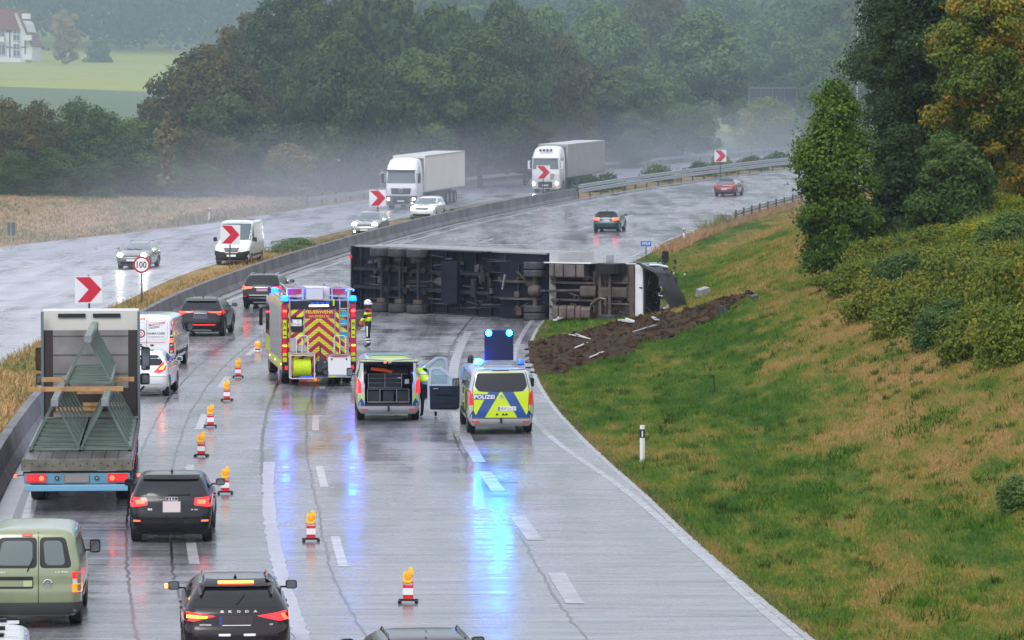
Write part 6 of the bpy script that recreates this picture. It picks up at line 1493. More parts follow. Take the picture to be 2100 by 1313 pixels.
# ------------------------------------------------------------------ people
def figure(name_label, cat, J, loc, rz, zones, extras=None, scale=1.0, fingers=True):
    """J: joints (x right, y forward, z up); one skinned body, clothing as children cut from it"""
    order = ['pelvis', 'waist', 'chest', 'neck', 'head', 'crown']; rad = dict(pelvis=(.155, .12), waist=(.14, .105), chest=(.175, .12), neck=(.058, .058), head=(.085, .10), crown=(.055, .06))
    V, Rr, E_, Zn = [], [], [], []; idx = {}
    def add(n, p, r): idx[n] = len(V); V.append(Vector(p)); Rr.append(r)
    for n in order: add(n, J[n], rad[n])
    for a, b in zip(order, order[1:]): E_.append((idx[a], idx[b]))
    for s in 'lr':
        for n, r, pr in (('sh', .062, 'chest'), ('el', .046, 'sh'), ('wr', .031, 'el'), ('ha', (.018, .036), 'wr')):
            add(n+s, J[n+s], r if isinstance(r, tuple) else (r, r)); E_.append((idx[pr if pr == 'chest' else pr+s], idx[n+s]))
        hp, wp_ = Vector(J['ha'+s]), Vector(J['wr'+s]); d_ = (hp-wp_).normalized(); sd = d_.cross(Vector((0, 1, .2))).normalized() if abs(d_.y) < .9 else Vector((1, 0, 0))
        for k, (o, l) in enumerate(((-.03, .06), (-.01, .075), (.012, .07), (.032, .052))):
            add(f'f{k}{s}', hp+sd*o+d_*l*.5, (.009, .009)); add(f'g{k}{s}', hp+sd*o+d_*l+Vector((0, .015, 0)), (.008, .008)); E_ += [(idx['ha'+s], idx[f'f{k}{s}']), (idx[f'f{k}{s}'], idx[f'g{k}{s}'])]
        add('t'+s, hp-d_*.03-sd*.05, (.011, .011)); E_.append((idx['ha'+s], idx['t'+s]))
        for n, r, pr in (('hi', .095, 'pelvis'), ('kn', .066, 'hi'), ('an', .046, 'kn'), ('to', (.045, .035), 'an')):
            add(n+s, J[n+s], r if isinstance(r, tuple) else (r, r)); E_.append((idx[pr if pr == 'pelvis' else pr+s], idx[n+s]))
    me = bpy.data.meshes.new('body'); me.from_pydata(V, E_, []); o = bpy.data.objects.new('body', me); C.objects.link(o)
    sk = o.modifiers.new('skin', 'SKIN'); sk.use_smooth_shade = True
    for i, r in enumerate(Rr): me.skin_vertices[0].data[i].radius = r; me.skin_vertices[0].data[i].use_root = (i == 0)
    ss = o.modifiers.new('sub', 'SUBSURF'); ss.levels = 2; ss.render_levels = 2
    bpy.context.view_layer.update(); dg = bpy.context.evaluated_depsgraph_get(); m2 = bpy.data.meshes.new_from_object(o.evaluated_get(dg)); bpy.data.objects.remove(o)
    t = thing('person', name_label, cat, loc, rz); t.scale = (scale,)*3
    names = list(idx); m2.materials.clear(); ms = []
    for z in zones.values():
        if z not in ms: ms.append(z)
    for m in ms: m2.materials.append(m)
    def seg(c):
        best = None
        for a, b in E_:
            p, q = V[a], V[b]; u = max(0, min(1, (c-p).dot(q-p)/max(1e-9, (q-p).length_squared))); d_ = (c-p-(q-p)*u).length-.5*(Rr[a][0]*(1-u)+Rr[b][0]*u)
            if best is None or d_ < best[0]: best = (d_, names[b])
        return best[1]
    segs = []
    for p in m2.polygons:
        s = seg(p.center); k = s[:2]; segs.append(s)
        key = {'wa': 'torso', 'ch': 'torso', 'ne': 'torso', 'he': 'head', 'cr': 'head', 'sh': 'torso', 'el': 'arm', 'wr': 'forearm', 'hi': 'leg', 'kn': 'leg', 'an': 'shin', 'to': 'foot'}.get(k, 'hand')
        p.material_index = ms.index(zones[key]); p.use_smooth = True
    body = bpy.data.objects.new('body', m2); C.objects.link(body); body.parent = t
    def shell(name, keep, m, grow):
        vs = [v.co.copy() for v in m2.vertices]; fs = [tuple(p.vertices) for p, s in zip(m2.polygons, segs) if keep(p.center, s)]
        used = sorted({i for f in fs for i in f}); mp = {i: k for k, i in enumerate(used)}
        if not fs: return
        q = raw(name, [vs[i]+m2.vertices[i].normal*grow for i in used], [tuple(mp[i] for i in f) for f in fs], m, t, True); md = q.modifiers.new('thick', 'SOLIDIFY'); md.thickness = .008; return q
    if extras: extras(t, shell)
    hd = Vector(J['head']); f = Vector(J.get('face', (0, 1, 0))).normalized(); sd = f.cross(Vector((0, 0, 1))).normalized()
    fm = MB().cyl(hd+f*.085+Vector((0, 0, -.005)), hd+f*.115+Vector((0, 0, -.02)), .014, 6, .008)
    for s in (-1, 1): fm.lathe([(0, -.02), (.02, -.01), (.024, .01), (0, .02)], hd+sd*s*.085, 'Y', 8)
    fm.obj('nose_and_ears', SKIN, t); em = MB()
    for s in (-1, 1): em.lathe([(0, -.01), (.011, 0), (0, .01)], hd+f*.088+sd*s*.033+Vector((0, 0, .025)), 'Y', 8)
    em.cyl(hd+f*.088+sd*-.02+Vector((0, 0, -.05)), hd+f*.088+sd*.02+Vector((0, 0, -.05)), .005, 5); em.obj('eyes_and_mouth', BLACKP, t)
    return t
STAND = dict(pelvis=(0, 0, .95), waist=(0, .0, 1.10), chest=(0, .01, 1.34), neck=(0, .01, 1.52), head=(0, .03, 1.64), crown=(0, .03, 1.74),
             shl=(-.19, 0, 1.44), ell=(-.25, -.02, 1.16), wrl=(-.25, .08, .92), hal=(-.25, .10, .85), shr=(.19, 0, 1.44), elr=(.25, -.02, 1.16), wrr=(.25, .08, .92), har=(.25, .10, .85),
             hil=(-.10, 0, .88), knl=(-.11, .02, .49), anl=(-.12, -.02, .09), tol=(-.13, .14, .04), hir=(.10, 0, .88), knr=(.11, .02, .49), anr=(.12, -.02, .09), tor=(.13, .14, .04))
TURN = mat('turnout_navy', (.010, .012, .022), .75, bump=.3); BOOT = mat('boot_black', (.01, .01, .01), .4)
J = dict(STAND); J.update(ell=(-.26, .06, 1.18), wrl=(-.22, .22, 1.02), hal=(-.20, .27, .98), elr=(.26, .05, 1.18), wrr=(.22, .20, .98), har=(.20, .23, .92))
def ff(t, shell):
    shell('vest', lambda c, s: s[:2] in ('ch', 'wa', 'sh', 'ne') and 1.02 < c.z < 1.50, mat('vest_red_yellow', (.5, .03, .05), .6), .018)
    for z in (1.10, 1.30): shell('yellow_band', lambda c, s, z=z: s[:2] in ('ch', 'wa', 'sh', 'pe') and z-.035 < c.z < z+.035, HIVIS, .030)
    shell('yellow_band', lambda c, s: s[:2] == 'wr' and 1.02 < c.z < 1.12, HIVIS, .02); shell('yellow_band', lambda c, s: s[:2] == 'el' and 1.26 < c.z < 1.33, HIVIS, .02)
    shell('vest_skirt', lambda c, s: 1.0 < c.z < 1.10 and s[:2] in ('wa', 'pe', 'hi'), HIVIS, .026)
    for z in (.22, .32): shell('reflective_band', lambda c, s, z=z: s[:2] == 'an' and z-.03 < c.z < z+.03, REFLT, .026)
    for s in (-1, 1): MB().box((s*.19, .0, .62), (.012, .05, .4)).obj('leg_stripe', REFLT, t)
    MB().lathe([(.135, -.04), (.150, .0), (.145, .06), (.11, .13), (.05, .165), (0, .17)], (0, .02, 1.66), 'Z', 20).lathe([(.15, -.02), (.175, -.03), (.15, .0)], (0, .0, 1.68), 'Z', 20).obj('helmet', mat('helmet_white', (.62, .66, .68), .25, coat=.6), t, True)
    MB().rbox((0, .135, 1.62), (.2, .03, .12), .03, axis=1).obj('visor', mat('visor', (.1, .12, .14), .05, coat=1), t); MB().lathe([(.12, .0), (.13, -.12), (.10, -.16)], (0, .0, 1.62), 'Z', 16).obj('neck_guard', TURN, t)
    MB().rbox((-.21, .24, .95), (.09, .12, .14), .03).rbox((.21, .21, .90), (.09, .12, .15), .03).obj('work_gloves', mat('glove_orange', (.45, .10, .03), .6), t)
figure('firefighter in dark turnout gear and white helmet standing beside the fire engine', 'person', J, gp(755, 713), R(78), dict(torso=TURN, head=SKIN, arm=TURN, forearm=TURN, hand=mat('glove_brown', (.16, .07, .04), .7), leg=TURN, shin=TURN, foot=BOOT), ff, 1.03)
SHIRT = mat('shirt_light_blue', (.16, .32, .55), .6, bump=.2)
J = dict(STAND); J.update(waist=(-.06, .06, 1.10), chest=(-.17, .18, 1.30), neck=(-.26, .27, 1.44), head=(-.33, .33, 1.50), crown=(-.37, .37, 1.59), face=(-.5, 1, -.3), shl=(-.34, .20, 1.36), ell=(-.5, .35, 1.16), wrl=(-.62, .52, 1.10), hal=(-.68, .58, 1.09), shr=(.0, .10, 1.40), elr=(.14, .22, 1.20), wrr=(.22, .44, 1.10), har=(.24, .50, 1.08),
                          hil=(-.10, 0, .88), knl=(-.14, .05, .49), anl=(-.16, .02, .09), tol=(-.18, .17, .04), hir=(.10, 0, .88), knr=(.17, .02, .49), anr=(.24, -.12, .11), tor=(.25, .04, .04))
def po(t, shell):
    shell('vest', lambda c, s: s[:2] in ('ch', 'wa', 'sh', 'ne') and 1.04 < c.z < 1.44, HIVIS, .02)
    for z in (1.12, 1.29): shell('reflective_band', lambda c, s, z=z: s[:2] in ('ch', 'wa', 'sh') and z-.028 < c.z < z+.028, REFLT, .032)
    shell('hair', lambda c, s: s[:2] == 'cr' or (s[:2] == 'he' and c.z > 1.50), mat('hair_brown', (.14, .07, .035), .6), .012)
    shell('belt', lambda c, s: s[:2] in ('pe', 'hi', 'wa') and .93 < c.z < .99, BLACKP, .02); MB().rbox((.17, -.03, .92), (.07, .1, .16), .02).rbox((-.15, -.08, .93), (.08, .07, .12), .02).obj('belt_pouch', BLACKP, t)
figure('police officer in yellow vest leaning into the open left van', 'person', J, gp(876, 856), R(8), dict(torso=SHIRT, head=SKIN, arm=SHIRT, forearm=SKIN, hand=SKIN, leg=NAVY, shin=NAVY, foot=BOOT), po, 1.02)
J = dict(STAND); J.update(elr=(.30, .18, 1.20), wrr=(.34, .42, 1.20), har=(.35, .48, 1.20))
def p2(t, shell):
    shell('hair', lambda c, s: s[:2] == 'cr' or (s[:2] == 'he' and (c.z > 1.66 or c.y < .02)), mat('hair_dark', (.012, .01, .012), .5), .012)
    shell('vest', lambda c, s: s[:2] in ('ch', 'wa') and 1.0 < c.z < 1.42 and abs(c.x) < .15, mat('vest_navy', (.02, .03, .08), .6), .02); shell('belt', lambda c, s: s[:2] in ('pe', 'hi', 'wa') and .93 < c.z < .99, BLACKP, .02)
pq = POL_R.matrix_basis @ Vector((-1.25, 3.95, 0)) if False else Matrix.Translation(POL_R.location) @ Matrix.Rotation(POL_R.rotation_euler.z, 4, 'Z') @ Vector((-1.28, 6.6, 0))
pq.x = at_u(964, pq.y)
figure('dark haired officer in light blue shirt behind the open door of the right van', 'person', J, pq, R(-35), dict(torso=SHIRT, head=SKIN, arm=SHIRT, forearm=SHIRT, hand=SKIN, leg=NAVY, shin=NAVY, foot=BOOT), p2, 1.10)
# ------------------------------------------------------------------ foliage
def leaf_mat(name, stops):
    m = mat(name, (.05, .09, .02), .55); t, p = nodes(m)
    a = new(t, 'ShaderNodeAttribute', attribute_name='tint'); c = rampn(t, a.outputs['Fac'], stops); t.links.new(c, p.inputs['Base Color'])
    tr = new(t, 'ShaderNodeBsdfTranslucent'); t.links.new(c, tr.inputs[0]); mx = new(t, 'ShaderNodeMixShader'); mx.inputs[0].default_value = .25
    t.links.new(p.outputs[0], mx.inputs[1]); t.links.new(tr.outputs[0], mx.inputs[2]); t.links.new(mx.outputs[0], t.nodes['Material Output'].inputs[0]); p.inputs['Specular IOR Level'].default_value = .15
    return m
L_DARK = leaf_mat('leaves_dark', [(0, (.012, .032, .012)), (.5, (.028, .062, .018)), (1, (.06, .10, .022))])
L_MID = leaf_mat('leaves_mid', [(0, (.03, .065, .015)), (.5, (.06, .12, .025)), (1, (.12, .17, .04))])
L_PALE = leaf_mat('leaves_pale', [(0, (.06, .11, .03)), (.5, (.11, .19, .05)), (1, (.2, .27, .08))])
L_OLIVE = leaf_mat('leaves_olive_rust', [(0, (.04, .055, .014)), (.5, (.08, .095, .02)), (.85, (.14, .10, .02)), (1, (.22, .11, .025))])
L_GOLD = leaf_mat('leaves_gold', [(0, (.04, .08, .012)), (.45, (.10, .15, .02)), (.7, (.30, .22, .02)), (1, (.50, .20, .02))])
L_TAN = leaf_mat('leaves_tan', [(0, (.09, .09, .035)), (.5, (.18, .16, .06)), (1, (.3, .25, .10))])
L_BRAM = leaf_mat('leaves_bramble', [(0, (.05, .085, .01)), (.5, (.13, .175, .02)), (.8, (.21, .20, .02)), (1, (.26, .11, .02))])
L_GOLDROD = leaf_mat('leaves_goldenrod', [(0, (.06, .11, .008)), (.5, (.16, .21, .015)), (1, (.42, .34, .015))])
BARK = mat('bark', (.06, .05, .04), .85, var=.4, bump=.6, bscale=20)
def leaves_mesh(name, blobs, n, size, seed, droop=.0, inner=.25, rag=.10):
    g = np.random.default_rng(seed); b = np.array([[*c, *r] for c, r in blobs]); wgt = (b[:, 3]*b[:, 4]*b[:, 5])**(2/3); wgt /= wgt.sum()
    k = g.choice(len(b), n, p=wgt); v = g.normal(size=(n, 3)); v /= np.linalg.norm(v, axis=1)[:, None]
    r = 1-inner*g.random(n)**1.5+rag*g.normal(size=n); r *= 1+.10*np.sin(v[:, 0]*7+k)*np.cos(v[:, 2]*6+k*1.3)
    c = b[k, :3]+v*b[k, 3:]*r[:, None]
    nrm = v+g.normal(size=(n, 3))*.55; nrm[:, 2] += .35; nrm /= np.linalg.norm(nrm, axis=1)[:, None]
    ref = g.normal(size=(n, 3)); a = np.cross(nrm, ref); a /= np.linalg.norm(a, axis=1)[:, None]; d = np.cross(nrm, a)
    s = (size*(.55+.9*g.random(n)))[:, None]
    P = np.stack([c-a*s*.5, c-d*s*.32-nrm*s*.06, c+a*s*.55, c+d*s*.32+nrm*s*.05], 1).reshape(-1, 3)
    me = bpy.data.meshes.new(name); me.vertices.add(4*n); me.vertices.foreach_set('co', P.ravel().astype(np.float32))
    me.loops.add(4*n); me.loops.foreach_set('vertex_index', np.arange(4*n, dtype=np.int32)); me.polygons.add(n); me.polygons.foreach_set('loop_start', np.arange(0, 4*n, 4, dtype=np.int32)); me.polygons.foreach_set('loop_total', np.full(n, 4, np.int32))
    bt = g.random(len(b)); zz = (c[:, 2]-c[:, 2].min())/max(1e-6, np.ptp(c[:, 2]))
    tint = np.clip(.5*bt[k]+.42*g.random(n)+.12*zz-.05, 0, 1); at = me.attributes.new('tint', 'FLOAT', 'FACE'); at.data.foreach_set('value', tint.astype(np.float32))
    me.update(); return me
def crown_blobs(H, W, seed, kind='round'):
    g = random.Random(seed); out = []; base = {'round': .22, 'tall': .08, 'bush': .0, 'col': .05, 'cone': .10}[kind]
    n = {'round': 64, 'tall': 60, 'bush': 34, 'col': 50, 'cone': 90}[kind]
    for i in range(n):
        z = base+(1-base)*((i+.5)/n)**(.85); a = i*2.4+g.uniform(-.5, .5)
        if kind == 'round': env = math.sin(math.pi*min(1, max(.02, (z-base)/(1-base)*.86+.12)))**.65
        elif kind == 'cone': env = min(1, (1.04-z)**.62*(.55+1.6*z if z < .3 else 1.03))
        elif kind == 'bush': env = math.sqrt(max(.02, 1-z**2.2))
        elif kind == 'col': env = (.75+.35*math.sin(z*9+seed))*(1-max(0, z-.65)/.35*.75)
        else: env = math.sqrt(max(.03, 1-abs(z*1.6-.7)**2.2)) if z < .95 else .2
        rr_ = W/2*env*g.uniform(.25, .88); br = W*.5*g.uniform(.16, .32)*(.55+.45*env)*(1.35 if kind in ('bush', 'col') else 1)
        out.append(((rr_*math.cos(a), rr_*math.sin(a), H*z*(1-.04)-br*.3), (br, br, br*g.uniform(.6, .85))))
    out.append(((0, 0, H*(base+.45*(1-base))), (W*.26, W*.26, H*.30)))
    return out
def trunk_mb(H, W, blobs, seed):
    g = random.Random(seed); mb = MB(); pts = [Vector((g.uniform(-.1, .1)*k, g.uniform(-.1, .1)*k, H*.85*k/5)) for k in range(6)]; r0 = max(.05, H*.018)
    for k in range(5): mb.cyl(pts[k], pts[k+1], r0*(1-k*.17), 8, r0*(1-(k+1)*.17), cap=False)
    for c, r in blobs[::3]:
        k = min(4, max(0, int(c[2]/H*4))); p = pts[k]; q = Vector(c); m = (p+q)/2+Vector((0, 0, H*.02)); mb.cyl(p, m, r0*.35, 6, r0*.25, cap=False).cyl(m, q, r0*.25, 6, r0*.08, cap=False)
    return mb
_tree = {}
def tree(name, label, loc, H, W, leafm, kind='round', n=9000, size=.42, seed=1, group=None, cat='tree', proto=None, rz=None, inner=.25, rag=.10):
    """a crown of leaf clumps on a tapered trunk with limbs; prototypes share their meshes"""
    key = proto or (name, label)
    t = thing(name, label, cat, loc, random.Random(seed*3+int(loc[0]*7)).uniform(0, 6.28) if rz is None else rz, group)
    if key not in _tree:
        bl = crown_blobs(10, 10*W/H, seed, kind); me = leaves_mesh('crown', bl, n, size*10/H, seed, inner=inner, rag=rag); tm = trunk_mb(10, 10*W/H, bl, seed).obj('trunk', BARK, None, True); td = tm.data; bpy.data.objects.remove(tm)
        _tree[key] = (me, td, H, W)
    me, td, h0, w0 = _tree[key]
    for nm, m_ in (('crown', me), ('trunk', td)):
        if nm == 'trunk' and kind == 'bush' and H < 1.2: continue
        o = bpy.data.objects.new(nm, m_); C.objects.link(o); o.parent = t
        if nm == 'crown':
            if not m_.materials: m_.materials.append(leafm)
            o.material_slots[0].link = 'OBJECT'; o.material_slots[0].material = leafm
        o.scale = (H/10*(W/H)/(w0/h0),)*2+(H/10,)
    return t
def onray(px, y): x = (px-1050)/FPX*y; return (x, y, GH(x, y)-.1)
# ------------------------------------------------------------------ forest edge beyond the carriageways
# (px, distance, width m, top py, leaf, kind, prototype, label)
L_FDARK = leaf_mat('leaves_forest_dark', [(0, (.022, .055, .014)), (.5, (.055, .105, .024)), (1, (.12, .165, .035))])
L_FMID = leaf_mat('leaves_forest_mid', [(0, (.04, .085, .018)), (.5, (.085, .15, .03)), (1, (.17, .22, .05))])
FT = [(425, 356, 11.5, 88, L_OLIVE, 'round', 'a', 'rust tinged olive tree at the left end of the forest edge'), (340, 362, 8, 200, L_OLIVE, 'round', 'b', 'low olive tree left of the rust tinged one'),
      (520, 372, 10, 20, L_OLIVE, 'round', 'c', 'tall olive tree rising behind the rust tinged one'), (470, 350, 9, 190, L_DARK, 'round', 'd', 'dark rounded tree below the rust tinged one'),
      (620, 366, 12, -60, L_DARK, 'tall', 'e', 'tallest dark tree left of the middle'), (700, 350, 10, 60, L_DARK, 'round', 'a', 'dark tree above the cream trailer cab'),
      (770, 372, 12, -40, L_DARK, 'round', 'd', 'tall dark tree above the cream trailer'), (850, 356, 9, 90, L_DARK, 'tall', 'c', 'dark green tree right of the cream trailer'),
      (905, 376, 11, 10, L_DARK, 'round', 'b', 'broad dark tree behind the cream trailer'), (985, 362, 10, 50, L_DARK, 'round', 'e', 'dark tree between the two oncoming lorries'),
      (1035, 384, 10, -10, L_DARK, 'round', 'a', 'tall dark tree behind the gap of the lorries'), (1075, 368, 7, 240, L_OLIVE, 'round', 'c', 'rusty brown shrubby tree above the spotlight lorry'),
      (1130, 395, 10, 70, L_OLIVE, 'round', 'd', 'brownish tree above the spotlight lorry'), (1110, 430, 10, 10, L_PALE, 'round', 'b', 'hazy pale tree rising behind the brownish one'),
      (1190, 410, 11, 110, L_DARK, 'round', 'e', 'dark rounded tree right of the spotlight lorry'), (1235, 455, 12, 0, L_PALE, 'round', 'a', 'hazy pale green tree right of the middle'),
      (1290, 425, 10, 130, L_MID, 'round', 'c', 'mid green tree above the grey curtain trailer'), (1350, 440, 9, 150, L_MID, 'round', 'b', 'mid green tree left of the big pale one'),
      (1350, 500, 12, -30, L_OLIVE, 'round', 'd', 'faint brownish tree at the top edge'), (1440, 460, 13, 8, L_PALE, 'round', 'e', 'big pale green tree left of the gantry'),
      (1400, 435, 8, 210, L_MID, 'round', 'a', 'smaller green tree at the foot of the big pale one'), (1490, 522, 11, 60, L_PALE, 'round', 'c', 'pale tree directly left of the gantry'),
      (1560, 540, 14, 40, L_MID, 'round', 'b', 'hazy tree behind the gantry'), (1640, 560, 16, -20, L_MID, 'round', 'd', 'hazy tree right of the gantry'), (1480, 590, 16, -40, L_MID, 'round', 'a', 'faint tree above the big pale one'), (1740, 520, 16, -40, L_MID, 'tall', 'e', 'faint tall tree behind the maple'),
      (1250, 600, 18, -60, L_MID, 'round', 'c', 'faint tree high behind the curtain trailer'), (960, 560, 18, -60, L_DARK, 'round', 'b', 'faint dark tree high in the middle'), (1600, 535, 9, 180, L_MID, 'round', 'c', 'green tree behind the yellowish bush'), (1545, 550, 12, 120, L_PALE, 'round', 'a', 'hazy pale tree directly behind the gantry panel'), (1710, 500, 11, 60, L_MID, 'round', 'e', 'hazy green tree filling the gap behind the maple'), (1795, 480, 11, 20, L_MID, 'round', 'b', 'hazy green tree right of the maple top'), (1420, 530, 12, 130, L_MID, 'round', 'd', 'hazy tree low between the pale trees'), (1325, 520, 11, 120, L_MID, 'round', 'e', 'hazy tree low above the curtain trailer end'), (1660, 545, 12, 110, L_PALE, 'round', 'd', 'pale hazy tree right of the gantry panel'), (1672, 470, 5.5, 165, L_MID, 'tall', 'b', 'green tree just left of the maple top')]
for k, (px, y, W, top, lf, kd, pr, lb) in enumerate(FT):
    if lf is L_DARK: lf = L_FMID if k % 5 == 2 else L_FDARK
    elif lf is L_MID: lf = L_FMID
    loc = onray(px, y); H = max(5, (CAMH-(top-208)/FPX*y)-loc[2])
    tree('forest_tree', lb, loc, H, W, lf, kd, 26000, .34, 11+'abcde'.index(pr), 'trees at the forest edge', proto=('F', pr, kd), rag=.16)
rr = random.Random(5)
# undergrowth along the forest edge: shrubs, told apart by where they stand
US = [(10, 395, 4.5, 7.5, L_OLIVE, 'rust coloured shrub at the left edge of the picture'), (70, 388, 4, 7.0, L_OLIVE, 'tall rust and green shrub second from the left edge'), (150, 385, 4.5, 7.2, L_MID, 'dark green shrub below the meadow'), (205, 392, 3.6, 6.8, L_MID, 'upright green shrub below the middle of the meadow'),
      (262, 388, 4, 6.0, L_PALE, 'yellow green shrub below the right end of the meadow'), (320, 390, 4, 5.8, L_MID, 'green shrub left of the pale poplar sapling'), (395, 392, 4.2, 5.2, L_OLIVE, 'brownish shrub at the foot of the rust tinged tree'), (450, 395, 4, 4.6, L_OLIVE, 'low brownish shrub below the dark rounded tree'), (20, 402, 3, 3.6, L_MID, 'low bramble shrub in the lower left corner of the thicket'),
      (95, 402, 3.4, 3.8, L_MID, 'low grey green bramble second from the left'), (175, 404, 3.4, 3.4, L_MID, 'low bramble shrub below the dark green one'), (250, 402, 3.2, 3.2, L_DARK, 'low dark bramble shrub near the verge'), (330, 404, 3.4, 3.2, L_MID, 'low green bramble near the delineator post'), (410, 405, 3, 2.8, L_MID, 'low green bramble above the delineator post'),
      (500, 402, 3.4, 4.2, L_DARK, 'dark shrub left of the tan bush'), (590, 400, 4.6, 4.4, L_TAN, 'tan twiggy bush in front of the dark trees'), (545, 404, 2.6, 2.6, L_MID, 'low shrub left of the tan bush foot'), (665, 394, 3.6, 3.0, L_DARK, 'dark shrub right of the tan bush'), (740, 388, 3.6, 2.8, L_DARK, 'dark low shrub left of the cream trailer lorry'), (985, 372, 3.6, 3.4, L_DARK, 'dark low shrub right of the cream trailer lorry'), (1050, 366, 3.6, 3.6, L_DARK, 'dark low shrub left of the spotlight lorry'), (1280, 345, 4, 3.0, L_MID, 'low shrub behind the curtain trailer end'), (1345, 330, 4, 4, L_MID, 'green shrub right of the curtain trailer end')]
for k, (px, py, W, H, lf, lb) in enumerate(US):
    g = gp(px, py); tree('shrub', lb, (g.x, g.y+2, GH(g.x, g.y+2)-.2), H, W*1.5, lf, 'bush', 12000, .22, 31+k % 4, 'shrubs at the forest edge', cat='shrub', proto=('U', k % 4), rag=.2)
g = gp(343, 400); tree('poplar_sapling', 'pale yellow green poplar sapling standing out of the thicket', (at_u(342, 318), 318, g.z+.8), 6.0, 2.0, L_TAN, 'col', 1500, .3, 77)
yb = onray(1572, 480); tree('round_bush', 'large rounded yellow green bush in front of the gantry', yb, 5.9, 9.0, L_GOLDROD, 'bush', 15000, .26, 41, cat='bush')
for px, y, H, W, lf, lb in ((1345, 352, 1.4, 3.2, L_MID, 'low green bush in the median left of the farthest chevron board'), (1385, 358, 1.5, 3.2, L_MID, 'second low green bush in the median'), (1432, 376, 1.7, 3.6, L_PALE, 'pale low bush left of the farthest chevron board'), (1520, 398, 1.8, 3.6, L_GOLDROD, 'yellowish bush right of the farthest chevron board'), (1470, 390, 1.5, 3.4, L_MID, 'low bush behind the farthest chevron board'), (1560, 408, 1.5, 3.4, L_OLIVE, 'brownish low bush at the guard rail'), (1610, 418, 1.6, 4, L_MID, 'low green bush above the far guard rail'),
                      (975, 300, .9, 1.0, L_MID, 'small leafy weed on the median behind the barrier'), (1030, 312, .8, 1.0, L_GOLDROD, 'tiny yellow green weed on the median'), (610, 262, .7, 3.2, L_PALE, 'low bright green weeds beside the barrier top'), (585, 256, .6, 2.6, L_PALE, 'low green weeds right of the second chevron board')):
    x = at_u(px, y); x = min(x, XY(fB(y)-.6-W*.5, y)); tree('median_bush', lb, (x, y, GH(x, y)-.05), H, W, lf, 'bush', 2500, .16, 51, 'bushes on the median', cat='bush', proto=('M', 0))
# distant woods behind the meadow and the house: one far mass
g_ = np.random.default_rng(3); bl = []
for k in range(420):
    y = g_.uniform(835, 1000); x = g_.uniform(-150, 190); s = g_.uniform(6, 11); bl.append(((x, y, GH(x, y)+s*1.1+g_.uniform(0, 5)), (s, s, s*g_.uniform(.9, 1.5))))
for k in range(130):
    y = g_.uniform(640, 760); x = g_.uniform(-10, 130); s = g_.uniform(6, 10); bl.append(((x, y, GH(x, y)+s*.9), (s, s, s*1.3)))
me = leaves_mesh('distant_woods', bl, 150000, 1.5, 5); me.materials.append(leaf_mat('leaves_far', [(0, (.03, .06, .02)), (.5, (.05, .09, .03)), (1, (.09, .11, .04))])); o = bpy.data.objects.new('distant_woods', me); C.objects.link(o); o['kind'] = 'stuff'
# the wood behind the photographer, and the bridge he stands on (both unseen, added to darken the reflections in the paint)
bl = []
for k in range(150):
    x = g_.uniform(-190, 190); y = g_.uniform(-190, -60) if abs(x) < 60 else g_.uniform(-190, 30)
    if abs(x) > 45 or y < -120: s = g_.uniform(6, 10); bl.append(((x, y, s*1.1+g_.uniform(0, 8)), (s, s, s*1.3)))
me = leaves_mesh('unseen_wood_behind', bl, 30000, 2.2, 8); me.materials.append(bpy.data.materials['leaves_far']); o = bpy.data.objects.new('unseen_wood_behind', me); C.objects.link(o); o['kind'] = 'stuff'
o = MB().box((0, -5, 7.3), (90, 8, 1.2)).box((0, -1.6, 8.3), (90, .3, .9)).obj('road_bridge', M_CONC, None); o['kind'] = 'structure'
loc = onray(133, 770); tree('birch_tree', 'golden birch tree standing beside the white house', loc, 10.2, 6.2, leaf_mat('leaves_birch', [(0, (.20, .16, .05)), (1, (.42, .30, .09))]), 'tall', 7000, .45, 61)
loc = onray(205, 800); tree('hedge_tree', 'small green tree right of the golden birch', loc, 4.5, 6.0, L_MID, 'bush', 3000, .5, 62)
# ------------------------------------------------------------------ half timbered house on the hill
hx = onray(18, 790); HO = thing('house', 'white timber framed house with steep red roof on the meadow', 'house', (hx[0], hx[1], hx[2]-.2), R(-4))
PL = mat('house_plaster', (.72, .72, .72), .8); TIM = mat('house_timber', (.10, .05, .04), .7); ROOF = mat('roof_tiles', (.20, .05, .04), .7, var=.15); PANE = mat('house_pane', (.08, .10, .13), .1, coat=1)
MB().prism([(-7.5, 0), (4.6, 0), (4.6, 3.0), (3.3, 7.3), (1.8, 9.3), (-7.5, 9.3)], 1, 0, 9).obj('wall', PL, HO)
rf = MB(); rf.prism([(-8, 6.0), (2.4, 6.0), (1.0, 10.0), (-8, 10.0)], 1, -.5, -.2).prism([(2.0, 9.9), (4.9, 3.1), (4.6, 3.0), (1.6, 9.9)], 1, -.6, 9.4).box((-3.2, 4.4, 10.0), (10.0, 9.6, .2)); rf.obj('roof', ROOF, HO)
tm = MB(); [tm.box((x, -.06, z), (w, .1, h_)) for x, z, w, h_ in ((-5.4, 3, .25, 6), (-2.8, 3, .25, 6), (.4, 3, .22, 6), (-3, 5.8, 10, .22), (-1.2, 2.9, 9.5, .22), (2.2, 3, .2, 6), (3.3, 3.0, .2, 4.5))]; tm.obj('timber_frame', TIM, HO)
